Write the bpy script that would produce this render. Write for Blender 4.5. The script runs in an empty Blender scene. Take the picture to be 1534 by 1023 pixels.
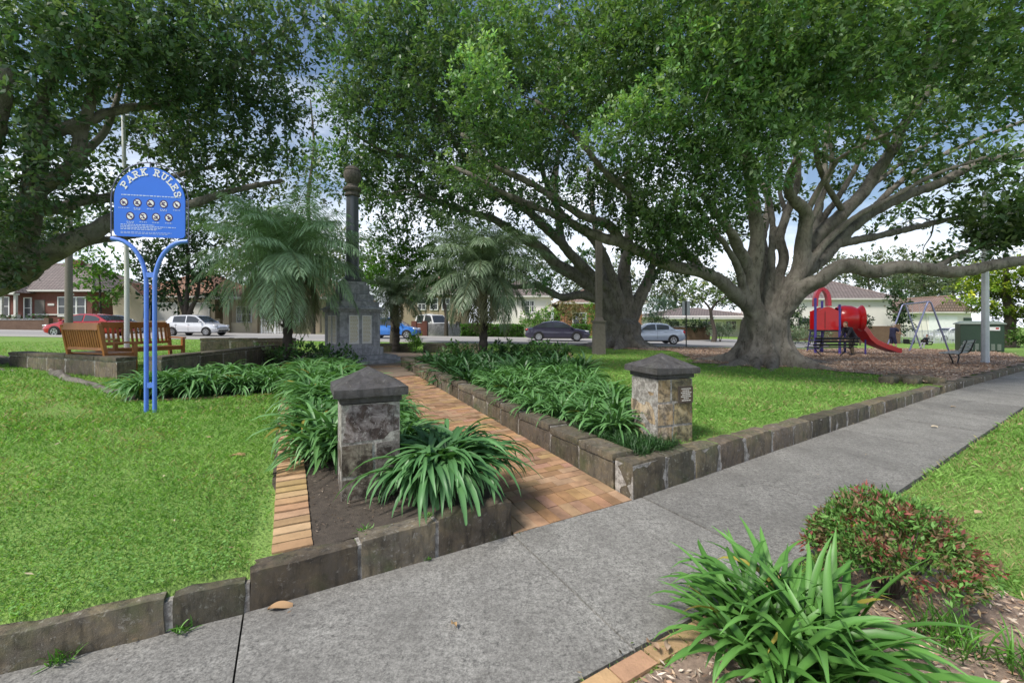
import bpy, bmesh, math, random
import numpy as np
from mathutils import Vector, Matrix, Euler, noise as mnoise

random.seed(7)
RNG = np.random.default_rng(11)
PI = math.pi
SC = bpy.context.scene
COL = SC.collection
W0, H0 = 1534, 1023
F, CX, CY, HC = 650.0, 767.0, 483.0, 1.65      # focal (px), principal point, camera height


def P(px, py, Y):
    """point at depth Y (metres ahead of the camera) seen at photo pixel px,py"""
    return Vector(((px - CX) / F * Y, Y, HC - (py - CY) / F * Y))


def X(px, Y):
    return (px - CX) / F * Y


def R(a):
    return math.radians(a)


# ------------------------------------------------------------------ tagging
def tag(o, label=None, cat=None, group=None, kind=None):
    if label: o['label'] = label
    if cat: o['category'] = cat
    if group: o['group'] = group
    if kind: o['kind'] = kind
    return o


def thing(name, label, cat, loc=(0, 0, 0), rz=0.0, group=None):
    o = bpy.data.objects.new(name, None)
    COL.objects.link(o)
    o.empty_display_size = 0.2
    o.location = loc
    o.rotation_euler = (0, 0, rz)
    return tag(o, label, cat, group)


def copy_tree(o, parent=None):
    c = o.copy()
    COL.objects.link(c)
    if parent is not None:
        c.parent = parent
    for ch in list(o.children):
        copy_tree(ch, c)
    return c


# ------------------------------------------------------------------ mesh builder
class MB:
    def __init__(self):
        self.v, self.f, self.c, self.m = [], [], [], []
        self.col = (1, 1, 1)
        self.mi = 0

    def add(self, vs, fs):
        b = len(self.v)
        self.v += [tuple(q) for q in vs]
        self.c += [self.col] * len(vs)
        for f in fs:
            self.f.append(tuple(b + i for i in f))
            self.m.append(self.mi)
        return self

    def box(self, c, s, rz=0.0, rot=None, taper=1.0):
        x, y, z = s[0] / 2, s[1] / 2, s[2] / 2
        t = taper
        vs = [Vector(q) for q in ((-x, -y, -z), (x, -y, -z), (x, y, -z), (-x, y, -z),
                                  (-x * t, -y * t, z), (x * t, -y * t, z), (x * t, y * t, z), (-x * t, y * t, z))]
        M = rot if rot is not None else Matrix.Rotation(rz, 3, 'Z')
        vs = [M @ q + Vector(c) for q in vs]
        return self.add(vs, [(3, 2, 1, 0), (4, 5, 6, 7), (0, 1, 5, 4), (1, 2, 6, 5), (2, 3, 7, 6), (3, 0, 4, 7)])

    def bar(self, a, b, w, h, up=(0, 0, 1)):
        """rectangular bar from a to b"""
        a, b = Vector(a), Vector(b)
        d = (b - a); L = d.length; d.normalize()
        s = d.cross(Vector(up))
        if s.length < 1e-4: s = d.cross(Vector((1, 0, 0)))
        s.normalize(); u = s.cross(d)
        vs = []
        for p in (a, b):
            for i, j in ((-1, -1), (1, -1), (1, 1), (-1, 1)):
                vs.append(p + s * (w / 2 * i) + u * (h / 2 * j))
        return self.add(vs, [(3, 2, 1, 0), (4, 5, 6, 7), (0, 1, 5, 4), (1, 2, 6, 5), (2, 3, 7, 6), (3, 0, 4, 7)])

    def tube(self, pts, rad, n=8, caps=True, wob=0.0, sq=None):
        pts = [Vector(p) for p in pts]
        if not hasattr(rad, '__len__'): rad = [rad] * len(pts)
        vs, fs = [], []
        prev = None
        for i, p in enumerate(pts):
            d = (pts[min(i + 1, len(pts) - 1)] - pts[max(i - 1, 0)])
            if d.length < 1e-9: d = Vector((0, 0, 1))
            d.normalize()
            if prev is None:
                s = d.cross(Vector((0, 0, 1)))
                if s.length < 1e-3: s = d.cross(Vector((0, 1, 0)))
            else:
                s = prev - d * prev.dot(d)
                if s.length < 1e-4: s = d.cross(Vector((0, 1, 0)))
            s.normalize(); prev = s
            u = d.cross(s)
            for k in range(n):
                a = 2 * PI * k / n
                r = rad[i]
                if wob: r *= 1 + wob * mnoise.noise(p * 0.9 + Vector((math.cos(a), math.sin(a), 0)) * 1.1)
                vs.append(p + s * (math.cos(a) * r) + u * (math.sin(a) * r))
        for i in range(len(pts) - 1):
            for k in range(n):
                a, b = i * n + k, i * n + (k + 1) % n
                fs.append((a, b, b + n, a + n))
        if caps:
            fs.append(tuple(range(n - 1, -1, -1)))
            m = (len(pts) - 1) * n
            fs.append(tuple(range(m, m + n)))
        return self.add(vs, fs)

    def lathe(self, prof, c=(0, 0, 0), n=20, caps=True):
        c = Vector(c); vs, fs = [], []
        for r, z in prof:
            for k in range(n):
                a = 2 * PI * k / n
                vs.append(c + Vector((math.cos(a) * r, math.sin(a) * r, z)))
        for i in range(len(prof) - 1):
            for k in range(n):
                a, b = i * n + k, i * n + (k + 1) % n
                fs.append((a, b, b + n, a + n))
        if caps:
            fs.append(tuple(range(n - 1, -1, -1)))
            m = (len(prof) - 1) * n
            fs.append(tuple(range(m, m + n)))
        return self.add(vs, fs)

    def prism(self, poly, d0, d1, fn):
        """poly: 2D outline; fn(x,y,d) -> 3D ; extruded from d0 to d1"""
        n = len(poly)
        vs = [fn(x, y, d0) for x, y in poly] + [fn(x, y, d1) for x, y in poly]
        fs = [tuple(range(n - 1, -1, -1)), tuple(range(n, 2 * n))]
        for i in range(n):
            j = (i + 1) % n
            fs.append((i, j, j + n, i + n))
        return self.add(vs, fs)

    def stone(self, c, s, rz=0.0, n=3, rnd=0.12, amp=0.012, seed=0.0, freq=5.0):
        """rounded, weathered block: subdivided box with softened edges and noise"""
        hx, hy, hz = s[0] / 2, s[1] / 2, s[2] / 2
        rr = min(hx, hy, hz) * rnd * 2
        M = Matrix.Rotation(rz, 3, 'Z'); c = Vector(c)
        seg = [max(2, min(14, int(q / (0.07 if n > 2 else .2)))) if n > 1 else 1 for q in s]
        idx = {}
        vs, fs = [], []

        def vert(i, j, k):
            key = (i, j, k)
            if key in idx: return idx[key]
            p = Vector((-hx + 2 * hx * i / seg[0], -hy + 2 * hy * j / seg[1], -hz + 2 * hz * k / seg[2]))
            q = Vector((max(-hx + rr, min(hx - rr, p.x)), max(-hy + rr, min(hy - rr, p.y)), max(-hz + rr, min(hz - rr, p.z))))
            d = p - q
            if d.length > rr * 1.01: p = q + d.normalized() * rr
            w = M @ p + c
            if amp:
                nv = mnoise.noise_vector(w * freq + Vector((seed, seed * 1.7, 0)))
                nv2 = mnoise.noise_vector(w * freq * 3 + Vector((seed, 0, 9)))
                w = w + nv * amp + nv2 * amp * .5
            idx[key] = len(vs); vs.append(w)
            return idx[key]
        a, b, e = seg
        for i in range(a):
            for j in range(b):
                fs.append((vert(i, j, 0), vert(i, j + 1, 0), vert(i + 1, j + 1, 0), vert(i + 1, j, 0)))
                fs.append((vert(i, j, e), vert(i + 1, j, e), vert(i + 1, j + 1, e), vert(i, j + 1, e)))
        for i in range(a):
            for k in range(e):
                fs.append((vert(i, 0, k), vert(i + 1, 0, k), vert(i + 1, 0, k + 1), vert(i, 0, k + 1)))
                fs.append((vert(i, b, k), vert(i, b, k + 1), vert(i + 1, b, k + 1), vert(i + 1, b, k)))
        for j in range(b):
            for k in range(e):
                fs.append((vert(0, j, k), vert(0, j, k + 1), vert(0, j + 1, k + 1), vert(0, j + 1, k)))
                fs.append((vert(a, j, k), vert(a, j + 1, k), vert(a, j + 1, k + 1), vert(a, j, k + 1)))
        return self.add(vs, fs)

    def build(self, name, mats, parent=None, smooth=False, loc=None):
        me = bpy.data.meshes.new(name)
        me.from_pydata(self.v, [], self.f)
        if not isinstance(mats, (list, tuple)): mats = [mats]
        for m in mats: me.materials.append(m)
        if len(mats) > 1: me.polygons.foreach_set('material_index', self.m)
        at = me.color_attributes.new('Col', 'FLOAT_COLOR', 'POINT')
        arr = np.ones((len(self.v), 4), np.float32)
        if len(self.v): arr[:, :3] = np.array(self.c, np.float32)
        at.data.foreach_set('color', arr.ravel())
        if smooth:
            me.polygons.foreach_set('use_smooth', [True] * len(me.polygons))
        me.update()
        o = bpy.data.objects.new(name, me)
        COL.objects.link(o)
        if parent is not None: o.parent = parent
        if loc is not None: o.location = loc
        return o


def smooth_by_angle(o, ang=35):
    me = o.data
    me.polygons.foreach_set('use_smooth', [True] * len(me.polygons))
    bm = bmesh.new(); bm.from_mesh(me)
    for e in bm.edges:
        if len(e.link_faces) == 2 and e.calc_face_angle(0) > R(ang): e.smooth = False
    bm.to_mesh(me); bm.free()
    return o


def np_mesh(name, verts, loop_idx, nper, mat, cols=None, parent=None, smooth=False):
    """verts (N,3), loop_idx flat, every face has nper corners"""
    me = bpy.data.meshes.new(name)
    nv = len(verts); nl = len(loop_idx); nf = nl // nper
    me.vertices.add(nv); me.vertices.foreach_set('co', np.ascontiguousarray(verts, np.float32).ravel())
    me.loops.add(nl); me.loops.foreach_set('vertex_index', np.ascontiguousarray(loop_idx, np.int32))
    me.polygons.add(nf)
    me.polygons.foreach_set('loop_start', np.arange(0, nl, nper, dtype=np.int32))
    try: me.polygons.foreach_set('loop_total', np.full(nf, nper, np.int32))
    except Exception: pass
    if smooth: me.polygons.foreach_set('use_smooth', np.ones(nf, bool))
    me.materials.append(mat)
    if cols is not None:
        at = me.color_attributes.new('Col', 'FLOAT_COLOR', 'POINT')
        a = np.ones((nv, 4), np.float32); a[:, :3] = cols
        at.data.foreach_set('color', a.ravel())
    me.update(calc_edges=True); me.validate()
    o = bpy.data.objects.new(name, me); COL.objects.link(o)
    if parent is not None: o.parent = parent
    return o


def unit(a):
    return a / np.maximum(np.linalg.norm(a, axis=-1, keepdims=True), 1e-9)


def leaf_arrays(c, d, nrm, L, Wd, fold=0.25, mid=0.45):
    """rhombic folded leaves: c base (N,3), d direction, nrm normal; returns verts(4N,3), loops"""
    N = len(c)
    s = unit(np.cross(d, nrm)); u = np.cross(s, d)
    L = np.broadcast_to(L, (N,))[:, None]; Wd = np.broadcast_to(Wd, (N,))[:, None]
    v = np.empty((N, 4, 3), np.float32)
    v[:, 0] = c
    m = c + d * L * mid + u * Wd * fold * .6
    v[:, 1] = m + s * Wd * .5
    v[:, 2] = c + d * L - u * Wd * fold * .5
    v[:, 3] = m - s * Wd * .5
    return v.reshape(-1, 3), np.arange(4 * N, dtype=np.int32)


# ------------------------------------------------------------------ materials
def nodes(m):
    m.use_nodes = True
    nt = m.node_tree
    return nt, nt.nodes, nt.links


def mixc(nt, fac, a, b, mode='MIX'):
    n = nt.nodes.new('ShaderNodeMix'); n.data_type = 'RGBA'; n.blend_type = mode
    for sock, val in ((n.inputs[0], fac), (n.inputs[6], a), (n.inputs[7], b)):
        if hasattr(val, 'is_output'): nt.links.new(val, sock)
        else: sock.default_value = val if not isinstance(val, tuple) else (tuple(val) + (1,))[:4]
    return n.outputs[2]


def noise_tex(nt, scale, detail=4, rough=.55, vec=None, dist=0.0):
    n = nt.nodes.new('ShaderNodeTexNoise')
    n.inputs['Scale'].default_value = scale; n.inputs['Detail'].default_value = detail
    n.inputs['Roughness'].default_value = rough; n.inputs['Distortion'].default_value = dist
    if vec is None:
        tc = nt.nodes.new('ShaderNodeTexCoord'); vec = tc.outputs['Object']
    nt.links.new(vec, n.inputs['Vector'])
    return n.outputs['Fac']


def ramp(nt, fac, stops):
    n = nt.nodes.new('ShaderNodeValToRGB')
    e = n.color_ramp.elements
    while len(e) < len(stops): e.new(.5)
    for q, (p, c) in zip(e, stops):
        q.position = p; q.color = (c, c, c, 1) if not hasattr(c, '__len__') else (tuple(c) + (1,))[:4]
    nt.links.new(fac, n.inputs['Fac'])
    return n.outputs['Color']


def bump(nt, h, strength=.3, dist=.02):
    n = nt.nodes.new('ShaderNodeBump')
    n.inputs['Strength'].default_value = strength; n.inputs['Distance'].default_value = dist
    nt.links.new(h, n.inputs['Height'])
    return n.outputs['Normal']


def simple(name, col, rough=.6, metal=0.0, var=.15, scale=6.0, bmp=0.0, vcol=False, spec=.5, dirt=0.0, coat=0.0):
    m = bpy.data.materials.new(name); nt, N, L = nodes(m)
    b = N['Principled BSDF']
    f = noise_tex(nt, scale, 5)
    c = mixc(nt, f, tuple(q * (1 - var) for q in col), tuple(min(1, q * (1 + var)) for q in col))
    if dirt:
        d = ramp(nt, noise_tex(nt, scale * .35, 6, .65), [(.45, 0), (.7, 1)])
        mm = nt.nodes.new('ShaderNodeMath'); mm.operation = 'MULTIPLY'; mm.inputs[1].default_value = dirt
        L.new(d, mm.inputs[0])
        c = mixc(nt, mm.outputs[0], c, tuple(q * .35 for q in col))
    if vcol:
        a = N.new('ShaderNodeVertexColor'); a.layer_name = 'Col'
        c = mixc(nt, 1.0, c, a.outputs['Color'], 'MULTIPLY')
    L.new(c, b.inputs['Base Color'])
    b.inputs['Roughness'].default_value = rough; b.inputs['Metallic'].default_value = metal
    b.inputs['Specular IOR Level'].default_value = spec
    if coat: b.inputs['Coat Weight'].default_value = coat; b.inputs['Coat Roughness'].default_value = .05
    if bmp:
        L.new(bump(nt, noise_tex(nt, scale * 6, 6), bmp, .01), b.inputs['Normal'])
    return m


def leafy(name, tint=(1, 1, 1), rough=.4, trans=.3, spec=.5, tcol=(1.3, 1.5, .5)):
    """leaf material: colour comes from the mesh's own per-leaf colour"""
    m = bpy.data.materials.new(name); nt, N, L = nodes(m)
    b = N['Principled BSDF']; out = N['Material Output']
    a = N.new('ShaderNodeVertexColor'); a.layer_name = 'Col'
    c = mixc(nt, 1.0, a.outputs['Color'], tint, 'MULTIPLY')
    L.new(c, b.inputs['Base Color'])
    b.inputs['Roughness'].default_value = rough
    b.inputs['Specular IOR Level'].default_value = spec
    t = N.new('ShaderNodeBsdfTranslucent')
    L.new(mixc(nt, 1.0, c, tcol, 'MULTIPLY'), t.inputs['Color'])
    mx = N.new('ShaderNodeMixShader'); mx.inputs[0].default_value = trans
    L.new(b.outputs[0], mx.inputs[1]); L.new(t.outputs[0], mx.inputs[2])
    L.new(mx.outputs[0], out.inputs['Surface'])
    return m


def stone_mat(name, c1, c2, c3, moss=.3, lime=.3, scale=3.0, bmp=.6):
    m = bpy.data.materials.new(name); nt, N, L = nodes(m)
    b = N['Principled BSDF']
    f1 = ramp(nt, noise_tex(nt, scale, 8, .68, dist=.4), [(.33, 0), (.62, 1)])
    f2 = ramp(nt, noise_tex(nt, scale * 2.2, 8, .72, dist=.5), [(.43, 0), (.58, 1)])
    c = mixc(nt, f1, c1, c2); c = mixc(nt, f2, c, c3)
    f3 = ramp(nt, noise_tex(nt, scale * .8, 6, .6), [(.5, 0), (.72, moss)])
    c = mixc(nt, f3, c, (.06, .085, .025))
    tc = N.new('ShaderNodeTexCoord'); mp = N.new('ShaderNodeMapping'); mp.inputs['Scale'].default_value = (1, 1, .22)
    L.new(tc.outputs['Object'], mp.inputs['Vector'])
    fs = ramp(nt, noise_tex(nt, scale * 4.2, 7, .7, mp.outputs[0]), [(.48, 0), (.68, .7)])
    c = mixc(nt, fs, c, tuple(q * .38 for q in c1))
    f4 = ramp(nt, noise_tex(nt, scale * 5.5, 7, .75, dist=.5), [(.56, 0), (.70, lime)])
    c = mixc(nt, f4, c, (.40, .39, .35))
    a = N.new('ShaderNodeVertexColor'); a.layer_name = 'Col'
    c = mixc(nt, 1.0, c, a.outputs['Color'], 'MULTIPLY')
    L.new(c, b.inputs['Base Color']); b.inputs['Roughness'].default_value = .9
    h = mixc(nt, .5, noise_tex(nt, scale * 9, 8, .7), noise_tex(nt, scale * 40, 4, .6))
    L.new(bump(nt, h, bmp, .02), b.inputs['Normal'])
    return m


M = {}
M['fig_leaf'] = leafy('fig_leaf', rough=.42, trans=.34, spec=.42)
M['soft_leaf'] = leafy('soft_leaf', rough=.55, trans=.3, spec=.3)
M['strap_leaf'] = leafy('strap_leaf', rough=.44, trans=.2, spec=.45, tcol=(1.2, 1.4, .5))
M['palm_leaf'] = leafy('palm_leaf', rough=.45, trans=.15, spec=.5)
M['grass'] = leafy('grass', rough=.6, trans=.3, spec=.2)
M['chip'] = leafy('chip', rough=.9, trans=.0, spec=.1)
M['kerb_stone'] = stone_mat('kerb_stone', (.052, .044, .033), (.19, .155, .10), (.115, .10, .078), .7, .6, 4.2)
M['dark_stone'] = stone_mat('dark_stone', (.020, .015, .013), (.085, .062, .050), (.23, .21, .19), .2, .85, 4.4)
M['gold_stone'] = stone_mat('gold_stone', (.36, .25, .11), (.44, .38, .28), (.10, .085, .065), .05, .6, 4.2)
M['grey_stone'] = stone_mat('grey_stone', (.30, .30, .315), (.40, .395, .40), (.22, .22, .225), .1, .15, 2.0, .25)
M['mortar'] = stone_mat('mortar', (.40, .38, .34), (.52, .49, .45), (.2, .18, .16), .1, .3, 9.0)
M['granite'] = simple('granite', (.085, .09, .10), .32, var=.5, scale=60)
M['bark'] = None


def bark_mat():
    m = bpy.data.materials.new('fig_bark'); nt, N, L = nodes(m)
    b = N['Principled BSDF']
    f = ramp(nt, noise_tex(nt, 2.2, 8, .65, dist=.6), [(.32, 0), (.68, 1)])
    c = mixc(nt, f, (.11, .098, .082), (.27, .245, .21))
    tc0 = N.new('ShaderNodeTexCoord'); mp0 = N.new('ShaderNodeMapping'); mp0.inputs['Scale'].default_value = (1, 1, .3); L.new(tc0.outputs['Object'], mp0.inputs['Vector'])
    f2 = ramp(nt, noise_tex(nt, 8, 9, .75, mp0.outputs[0], .8), [(.50, 0), (.64, .85)])
    c = mixc(nt, f2, c, (.05, .042, .033))
    f3 = ramp(nt, noise_tex(nt, 1.1, 4, .6), [(.56, 0), (.7, .35)])
    c = mixc(nt, f3, c, (.10, .12, .07))
    a = N.new('ShaderNodeVertexColor'); a.layer_name = 'Col'
    c = mixc(nt, 1.0, c, a.outputs['Color'], 'MULTIPLY')
    L.new(c, b.inputs['Base Color']); b.inputs['Roughness'].default_value = .85
    tc = N.new('ShaderNodeTexCoord'); mp = N.new('ShaderNodeMapping')
    mp.inputs['Scale'].default_value = (1, 1, .25)
    L.new(tc.outputs['Object'], mp.inputs['Vector'])
    h = mixc(nt, .5, noise_tex(nt, 14, 8, .7, mp.outputs[0]), noise_tex(nt, 30, 6, .65))
    L.new(bump(nt, h, 1.0, .07), b.inputs['Normal'])
    return m


M['bark'] = bark_mat()
M['dark_bark'] = simple('dark_bark', (.06, .048, .038), .9, var=.5, scale=9, bmp=.6)
M['soil'] = simple('soil', (.075, .06, .046), .95, var=.55, scale=22, bmp=.8, dirt=.5)
M['sign_blue'] = simple('sign_blue', (.028, .16, .72), .42, var=.08, scale=4)
M['post_blue'] = simple('post_blue', (.12, .25, .76), .32, var=.1, scale=8, dirt=.15)
M['white_paint'] = simple('white_paint', (.78, .78, .77), .5, var=.05, scale=8, dirt=.15)
M['off_white'] = simple('off_white', (.62, .60, .56), .7, var=.08, scale=3, dirt=.25)
M['cream_wall'] = simple('cream_wall', (.46, .39, .28), .85, var=.1, scale=2, dirt=.2)
M['beige_wall'] = simple('beige_wall', (.36, .29, .20), .85, var=.15, scale=2, dirt=.3)
M['render_white'] = simple('render_white', (.74, .70, .65), .85, var=.06, scale=1.5, dirt=.12)
M['arch_tube'] = simple('arch_tube', (.13, .13, .19), .4, .3, var=.2, scale=10)
M['galv'] = simple('galv', (.42, .44, .46), .42, .75, var=.15, scale=12)
M['pole_grey'] = simple('pole_grey', (.50, .52, .55), .5, .2, var=.1, scale=10, dirt=.2)
M['old_timber'] = simple('old_timber', (.17, .15, .13), .9, var=.35, scale=12, bmp=.5)
M['black_iron'] = simple('black_iron', (.012, .012, .013), .45, var=.3, scale=20)
M['slat_grey'] = simple('slat_grey', (.30, .31, .31), .55, var=.2, scale=15)
M['slat_dark'] = simple('slat_dark', (.03, .03, .032), .5, var=.3, scale=15)
M['cab_green'] = simple('cab_green', (.022, .05, .03), .5, var=.2, scale=6, dirt=.2)
M['cab_roof'] = simple('cab_roof', (.22, .26, .22), .5, var=.15, scale=6)
M['play_red'] = simple('play_red', (.52, .008, .012), .32, var=.12, scale=4, coat=.3)
M['play_pink'] = simple('play_pink', (.55, .05, .085), .45, var=.15, scale=4)
M['play_purple'] = simple('play_purple', (.075, .055, .30), .4, var=.1, scale=6)
M['swing_steel'] = simple('swing_steel', (.20, .21, .33), .4, .5, var=.1, scale=8)
M['glass'] = simple('glass', (.03, .036, .042), .06, var=.2, scale=1.5, spec=.8)
M['pane'] = simple('pane', (.05, .055, .06), .1, var=.4, scale=1.2, spec=.7)
M['tyre'] = simple('tyre', (.012, .012, .012), .85, var=.2, scale=20)
M['rim'] = simple('rim', (.45, .46, .48), .3, .8, var=.1, scale=20)
M['black_trim'] = simple('black_trim', (.01, .01, .01), .5, var=.2, scale=10)
M['tail_red'] = simple('tail_red', (.35, .01, .01), .15, var=.1, scale=9)
M['lamp_clear'] = simple('lamp_clear', (.6, .62, .65), .1, .2, var=.1, scale=9)
M['skin'] = simple('skin', (.50, .30, .21), .55, var=.08, scale=15)
M['bronze'] = simple('bronze', (.14, .095, .075), .45, .4, var=.2, scale=15)
M['gold_letters'] = simple('gold_letters', (.42, .33, .13), .5, .2, var=.15, scale=30)
M['terracotta'] = None


def brick_wall_mat(name, c1, c2, mort, scale=4.0, bw=.5, rh=.25):
    m = bpy.data.materials.new(name); nt, N, L = nodes(m)
    b = N['Principled BSDF']
    tc = N.new('ShaderNodeTexCoord'); sx = N.new('ShaderNodeSeparateXYZ'); cb = N.new('ShaderNodeCombineXYZ')
    L.new(tc.outputs['Object'], sx.inputs[0])
    ad = N.new('ShaderNodeMath'); ad.operation = 'ADD'
    L.new(sx.outputs[0], ad.inputs[0]); L.new(sx.outputs[1], ad.inputs[1])
    L.new(ad.outputs[0], cb.inputs[0]); L.new(sx.outputs[2], cb.inputs[1])
    t = N.new('ShaderNodeTexBrick')
    t.inputs['Scale'].default_value = scale; t.inputs['Mortar Size'].default_value = .015
    t.inputs['Brick Width'].default_value = bw; t.inputs['Row Height'].default_value = rh
    t.inputs['Color1'].default_value = c1 + (1,); t.inputs['Color2'].default_value = c2 + (1,)
    t.inputs['Mortar'].default_value = mort + (1,)
    L.new(cb.outputs[0], t.inputs['Vector'])
    f = noise_tex(nt, 1.5, 6, .6)
    c = mixc(nt, f, t.outputs['Color'], tuple(q * .6 for q in c1))
    L.new(c, b.inputs['Base Color']); b.inputs['Roughness'].default_value = .9
    L.new(bump(nt, t.outputs['Fac'], -.3, .01), b.inputs['Normal'])
    return m


M['brick_red'] = brick_wall_mat('brick_red', (.17, .05, .035), (.22, .075, .05), (.25, .2, .17))
M['brick_brown'] = brick_wall_mat('brick_brown', (.15, .085, .055), (.20, .12, .08), (.2, .17, .14))
M['brick_orange'] = brick_wall_mat('brick_orange', (.36, .15, .075), (.42, .2, .11), (.35, .28, .22))


def tile_mat(name, c1, c2, rows=3.2):
    """roof tiles in the roof mesh's own slope coordinates (stored as UV)"""
    m = bpy.data.materials.new(name); nt, N, L = nodes(m)
    b = N['Principled BSDF']
    tc = N.new('ShaderNodeTexCoord')
    t = N.new('ShaderNodeTexBrick')
    t.inputs['Scale'].default_value = 1.0; t.inputs['Mortar Size'].default_value = .045
    t.inputs['Brick Width'].default_value = .33; t.inputs['Row Height'].default_value = .36
    t.inputs['Color1'].default_value = c1 + (1,); t.inputs['Color2'].default_value = c2 + (1,)
    t.inputs['Mortar'].default_value = tuple(q * .25 for q in c1) + (1,)
    t.inputs['Mortar Smooth'].default_value = .4
    L.new(tc.outputs['UV'], t.inputs['Vector'])
    f = ramp(nt, noise_tex(nt, 1.2, 6, .7), [(.35, 0), (.7, 1)])
    c = mixc(nt, f, t.outputs['Color'], mixc(nt, .5, t.outputs['Color'], (.12, .11, .1)))
    L.new(c, b.inputs['Base Color']); b.inputs['Roughness'].default_value = .85
    L.new(bump(nt, t.outputs['Fac'], -.8, .05), b.inputs['Normal'])
    return m


M['tile_grey'] = tile_mat('tile_grey', (.19, .15, .14), (.25, .2, .185))
M['tile_terra'] = tile_mat('tile_terra', (.30, .14, .08), (.38, .2, .12))
M['tile_brown'] = tile_mat('tile_brown', (.26, .165, .13), (.33, .22, .18))


def wood_mat():
    m = bpy.data.materials.new('oiled_timber'); nt, N, L = nodes(m)
    b = N['Principled BSDF']
    f = noise_tex(nt, 7, 6, .6, dist=1.5)
    c = mixc(nt, f, (.24, .085, .022), (.44, .18, .05))
    L.new(c, b.inputs['Base Color']); b.inputs['Roughness'].default_value = .4
    return m


M['timber'] = wood_mat()


def car_paint(name, col, metal=.2):
    return simple(name, col, .25, metal, var=.05, scale=2, coat=.8)
SUN_E = 4.4
SKY_S = 0.15
CLOUD_A = (7.0, 7.6, 8.8)
CLOUD_B = (10., 10.4, 11.)
# ------------------------------------------------------------------ ground coordinates
# w runs along the footpath, t runs from the kerb line into the park (the brick path follows t)
D = np.array([-.46, .888]); Nn = np.array([.888, .46])
KP = np.array([(-170., -80.), (-14., -3.4), (-4.4, 1.05), (-2.4, 2.035), (-1.506, 2.4655), (.0156, 3.383), (1.215, 4.09), (3.99, 5.99), (9.91, 10.02),
               (17.1, 14.6), (60., 43.), (260., 176.)])
KW = KP @ Nn
KH = np.array([.1, .15, .19, .20, .215, .265, .325, .265, .17, .13, .1, .1])
PW0, PW1 = 1.57, 2.85        # brick path edges in w
MON = np.array([-5.04, 13.7])


def K(w):
    w = np.asarray(w, float)
    return np.stack([np.interp(w, KW, KP[:, 0]), np.interp(w, KW, KP[:, 1])], -1)


def wt(x, y):
    x = np.asarray(x, float); y = np.asarray(y, float)
    w = x * Nn[0] + y * Nn[1]
    k = K(w)
    t = (x - k[..., 0]) * D[0] + (y - k[..., 1]) * D[1]
    return w, t


def xy(w, t):
    k = K(w)
    t = np.asarray(t, float)
    return k + t[..., None] * D if k.ndim > 1 or t.ndim else k + t * D


def sstep(a):
    a = np.clip(a, 0, 1)
    return a * a * (3 - 2 * a)


def plane_z(x, y):
    x = np.asarray(x, float); y = np.asarray(y, float)
    xx = np.clip(x, -60, 45)
    z = .33 - .0150 * xx - .004 * np.clip(x - 4, 0, 22)
    z = z + .006 * np.clip(y - 36, 0, 60)
    return z


def zg(x, y):
    w, t = wt(x, y)
    z = plane_z(x, y)
    h = np.interp(w, KW, KH) - np.where(w < -.2, -.005, .02)
    k = sstep(np.abs(t) / np.where(w > 4, 5.0, 3.2))
    zi = h * (1 - k) + z * k
    zo = -.005 - .012 * np.clip(-t - 2.5, 0, 8)        # verge on the street side
    zz = np.where(t > 0, zi, zo)
    return float(zz) if np.ndim(zz) == 0 else zz


def path_z(t):
    return .004 + .045 * np.clip(t, 0, 12)


def GV(x, y, dz=0.0):
    return Vector((x, y, zg(x, y) + dz))


def sheet(name, mat, P0, ws, ts, zf, kind='structure', smooth=True):
    """grid sheet over (w,t) with height function"""
    nw, nt_ = len(ws), len(ts)
    Wg, Tg = np.meshgrid(ws, ts, indexing='ij')
    k = K(Wg)
    Xg = k[..., 0] + Tg * D[0]; Yg = k[..., 1] + Tg * D[1]
    Zg = zf(Wg, Tg, Xg, Yg)
    v = np.stack([Xg, Yg, Zg], -1).reshape(-1, 3)
    i = np.arange(nw - 1)[:, None] * nt_ + np.arange(nt_ - 1)[None, :]
    f = np.stack([i, i + nt_, i + nt_ + 1, i + 1], -1).reshape(-1)
    o = np_mesh(name, v, f, 4, mat, np.ones((len(v), 3)), smooth=smooth)
    if kind: o['kind'] = kind
    return o


def lawn_mat():
    m = bpy.data.materials.new('lawn'); nt, N, L = nodes(m)
    b = N['Principled BSDF']
    f = ramp(nt, noise_tex(nt, .9, 6, .65), [(.35, 0), (.68, 1)])
    c = mixc(nt, f, (.13, .26, .05), (.24, .39, .09))
    f2 = ramp(nt, noise_tex(nt, 3.1, 7, .72), [(.55, 0), (.74, .75)])
    c = mixc(nt, f2, c, (.12, .105, .045))
    f3 = noise_tex(nt, 45, 3, .6)
    c = mixc(nt, .55, c, mixc(nt, ramp(nt, f3, [(.35, 0), (.65, 1)]), (.10, .17, .04), (.32, .46, .13)))
    L.new(c, b.inputs['Base Color']); b.inputs['Roughness'].default_value = .95
    b.inputs['Specular IOR Level'].default_value = .15
    L.new(bump(nt, f3, .8, .04), b.inputs['Normal'])
    return m


M['lawn'] = lawn_mat()


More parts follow.
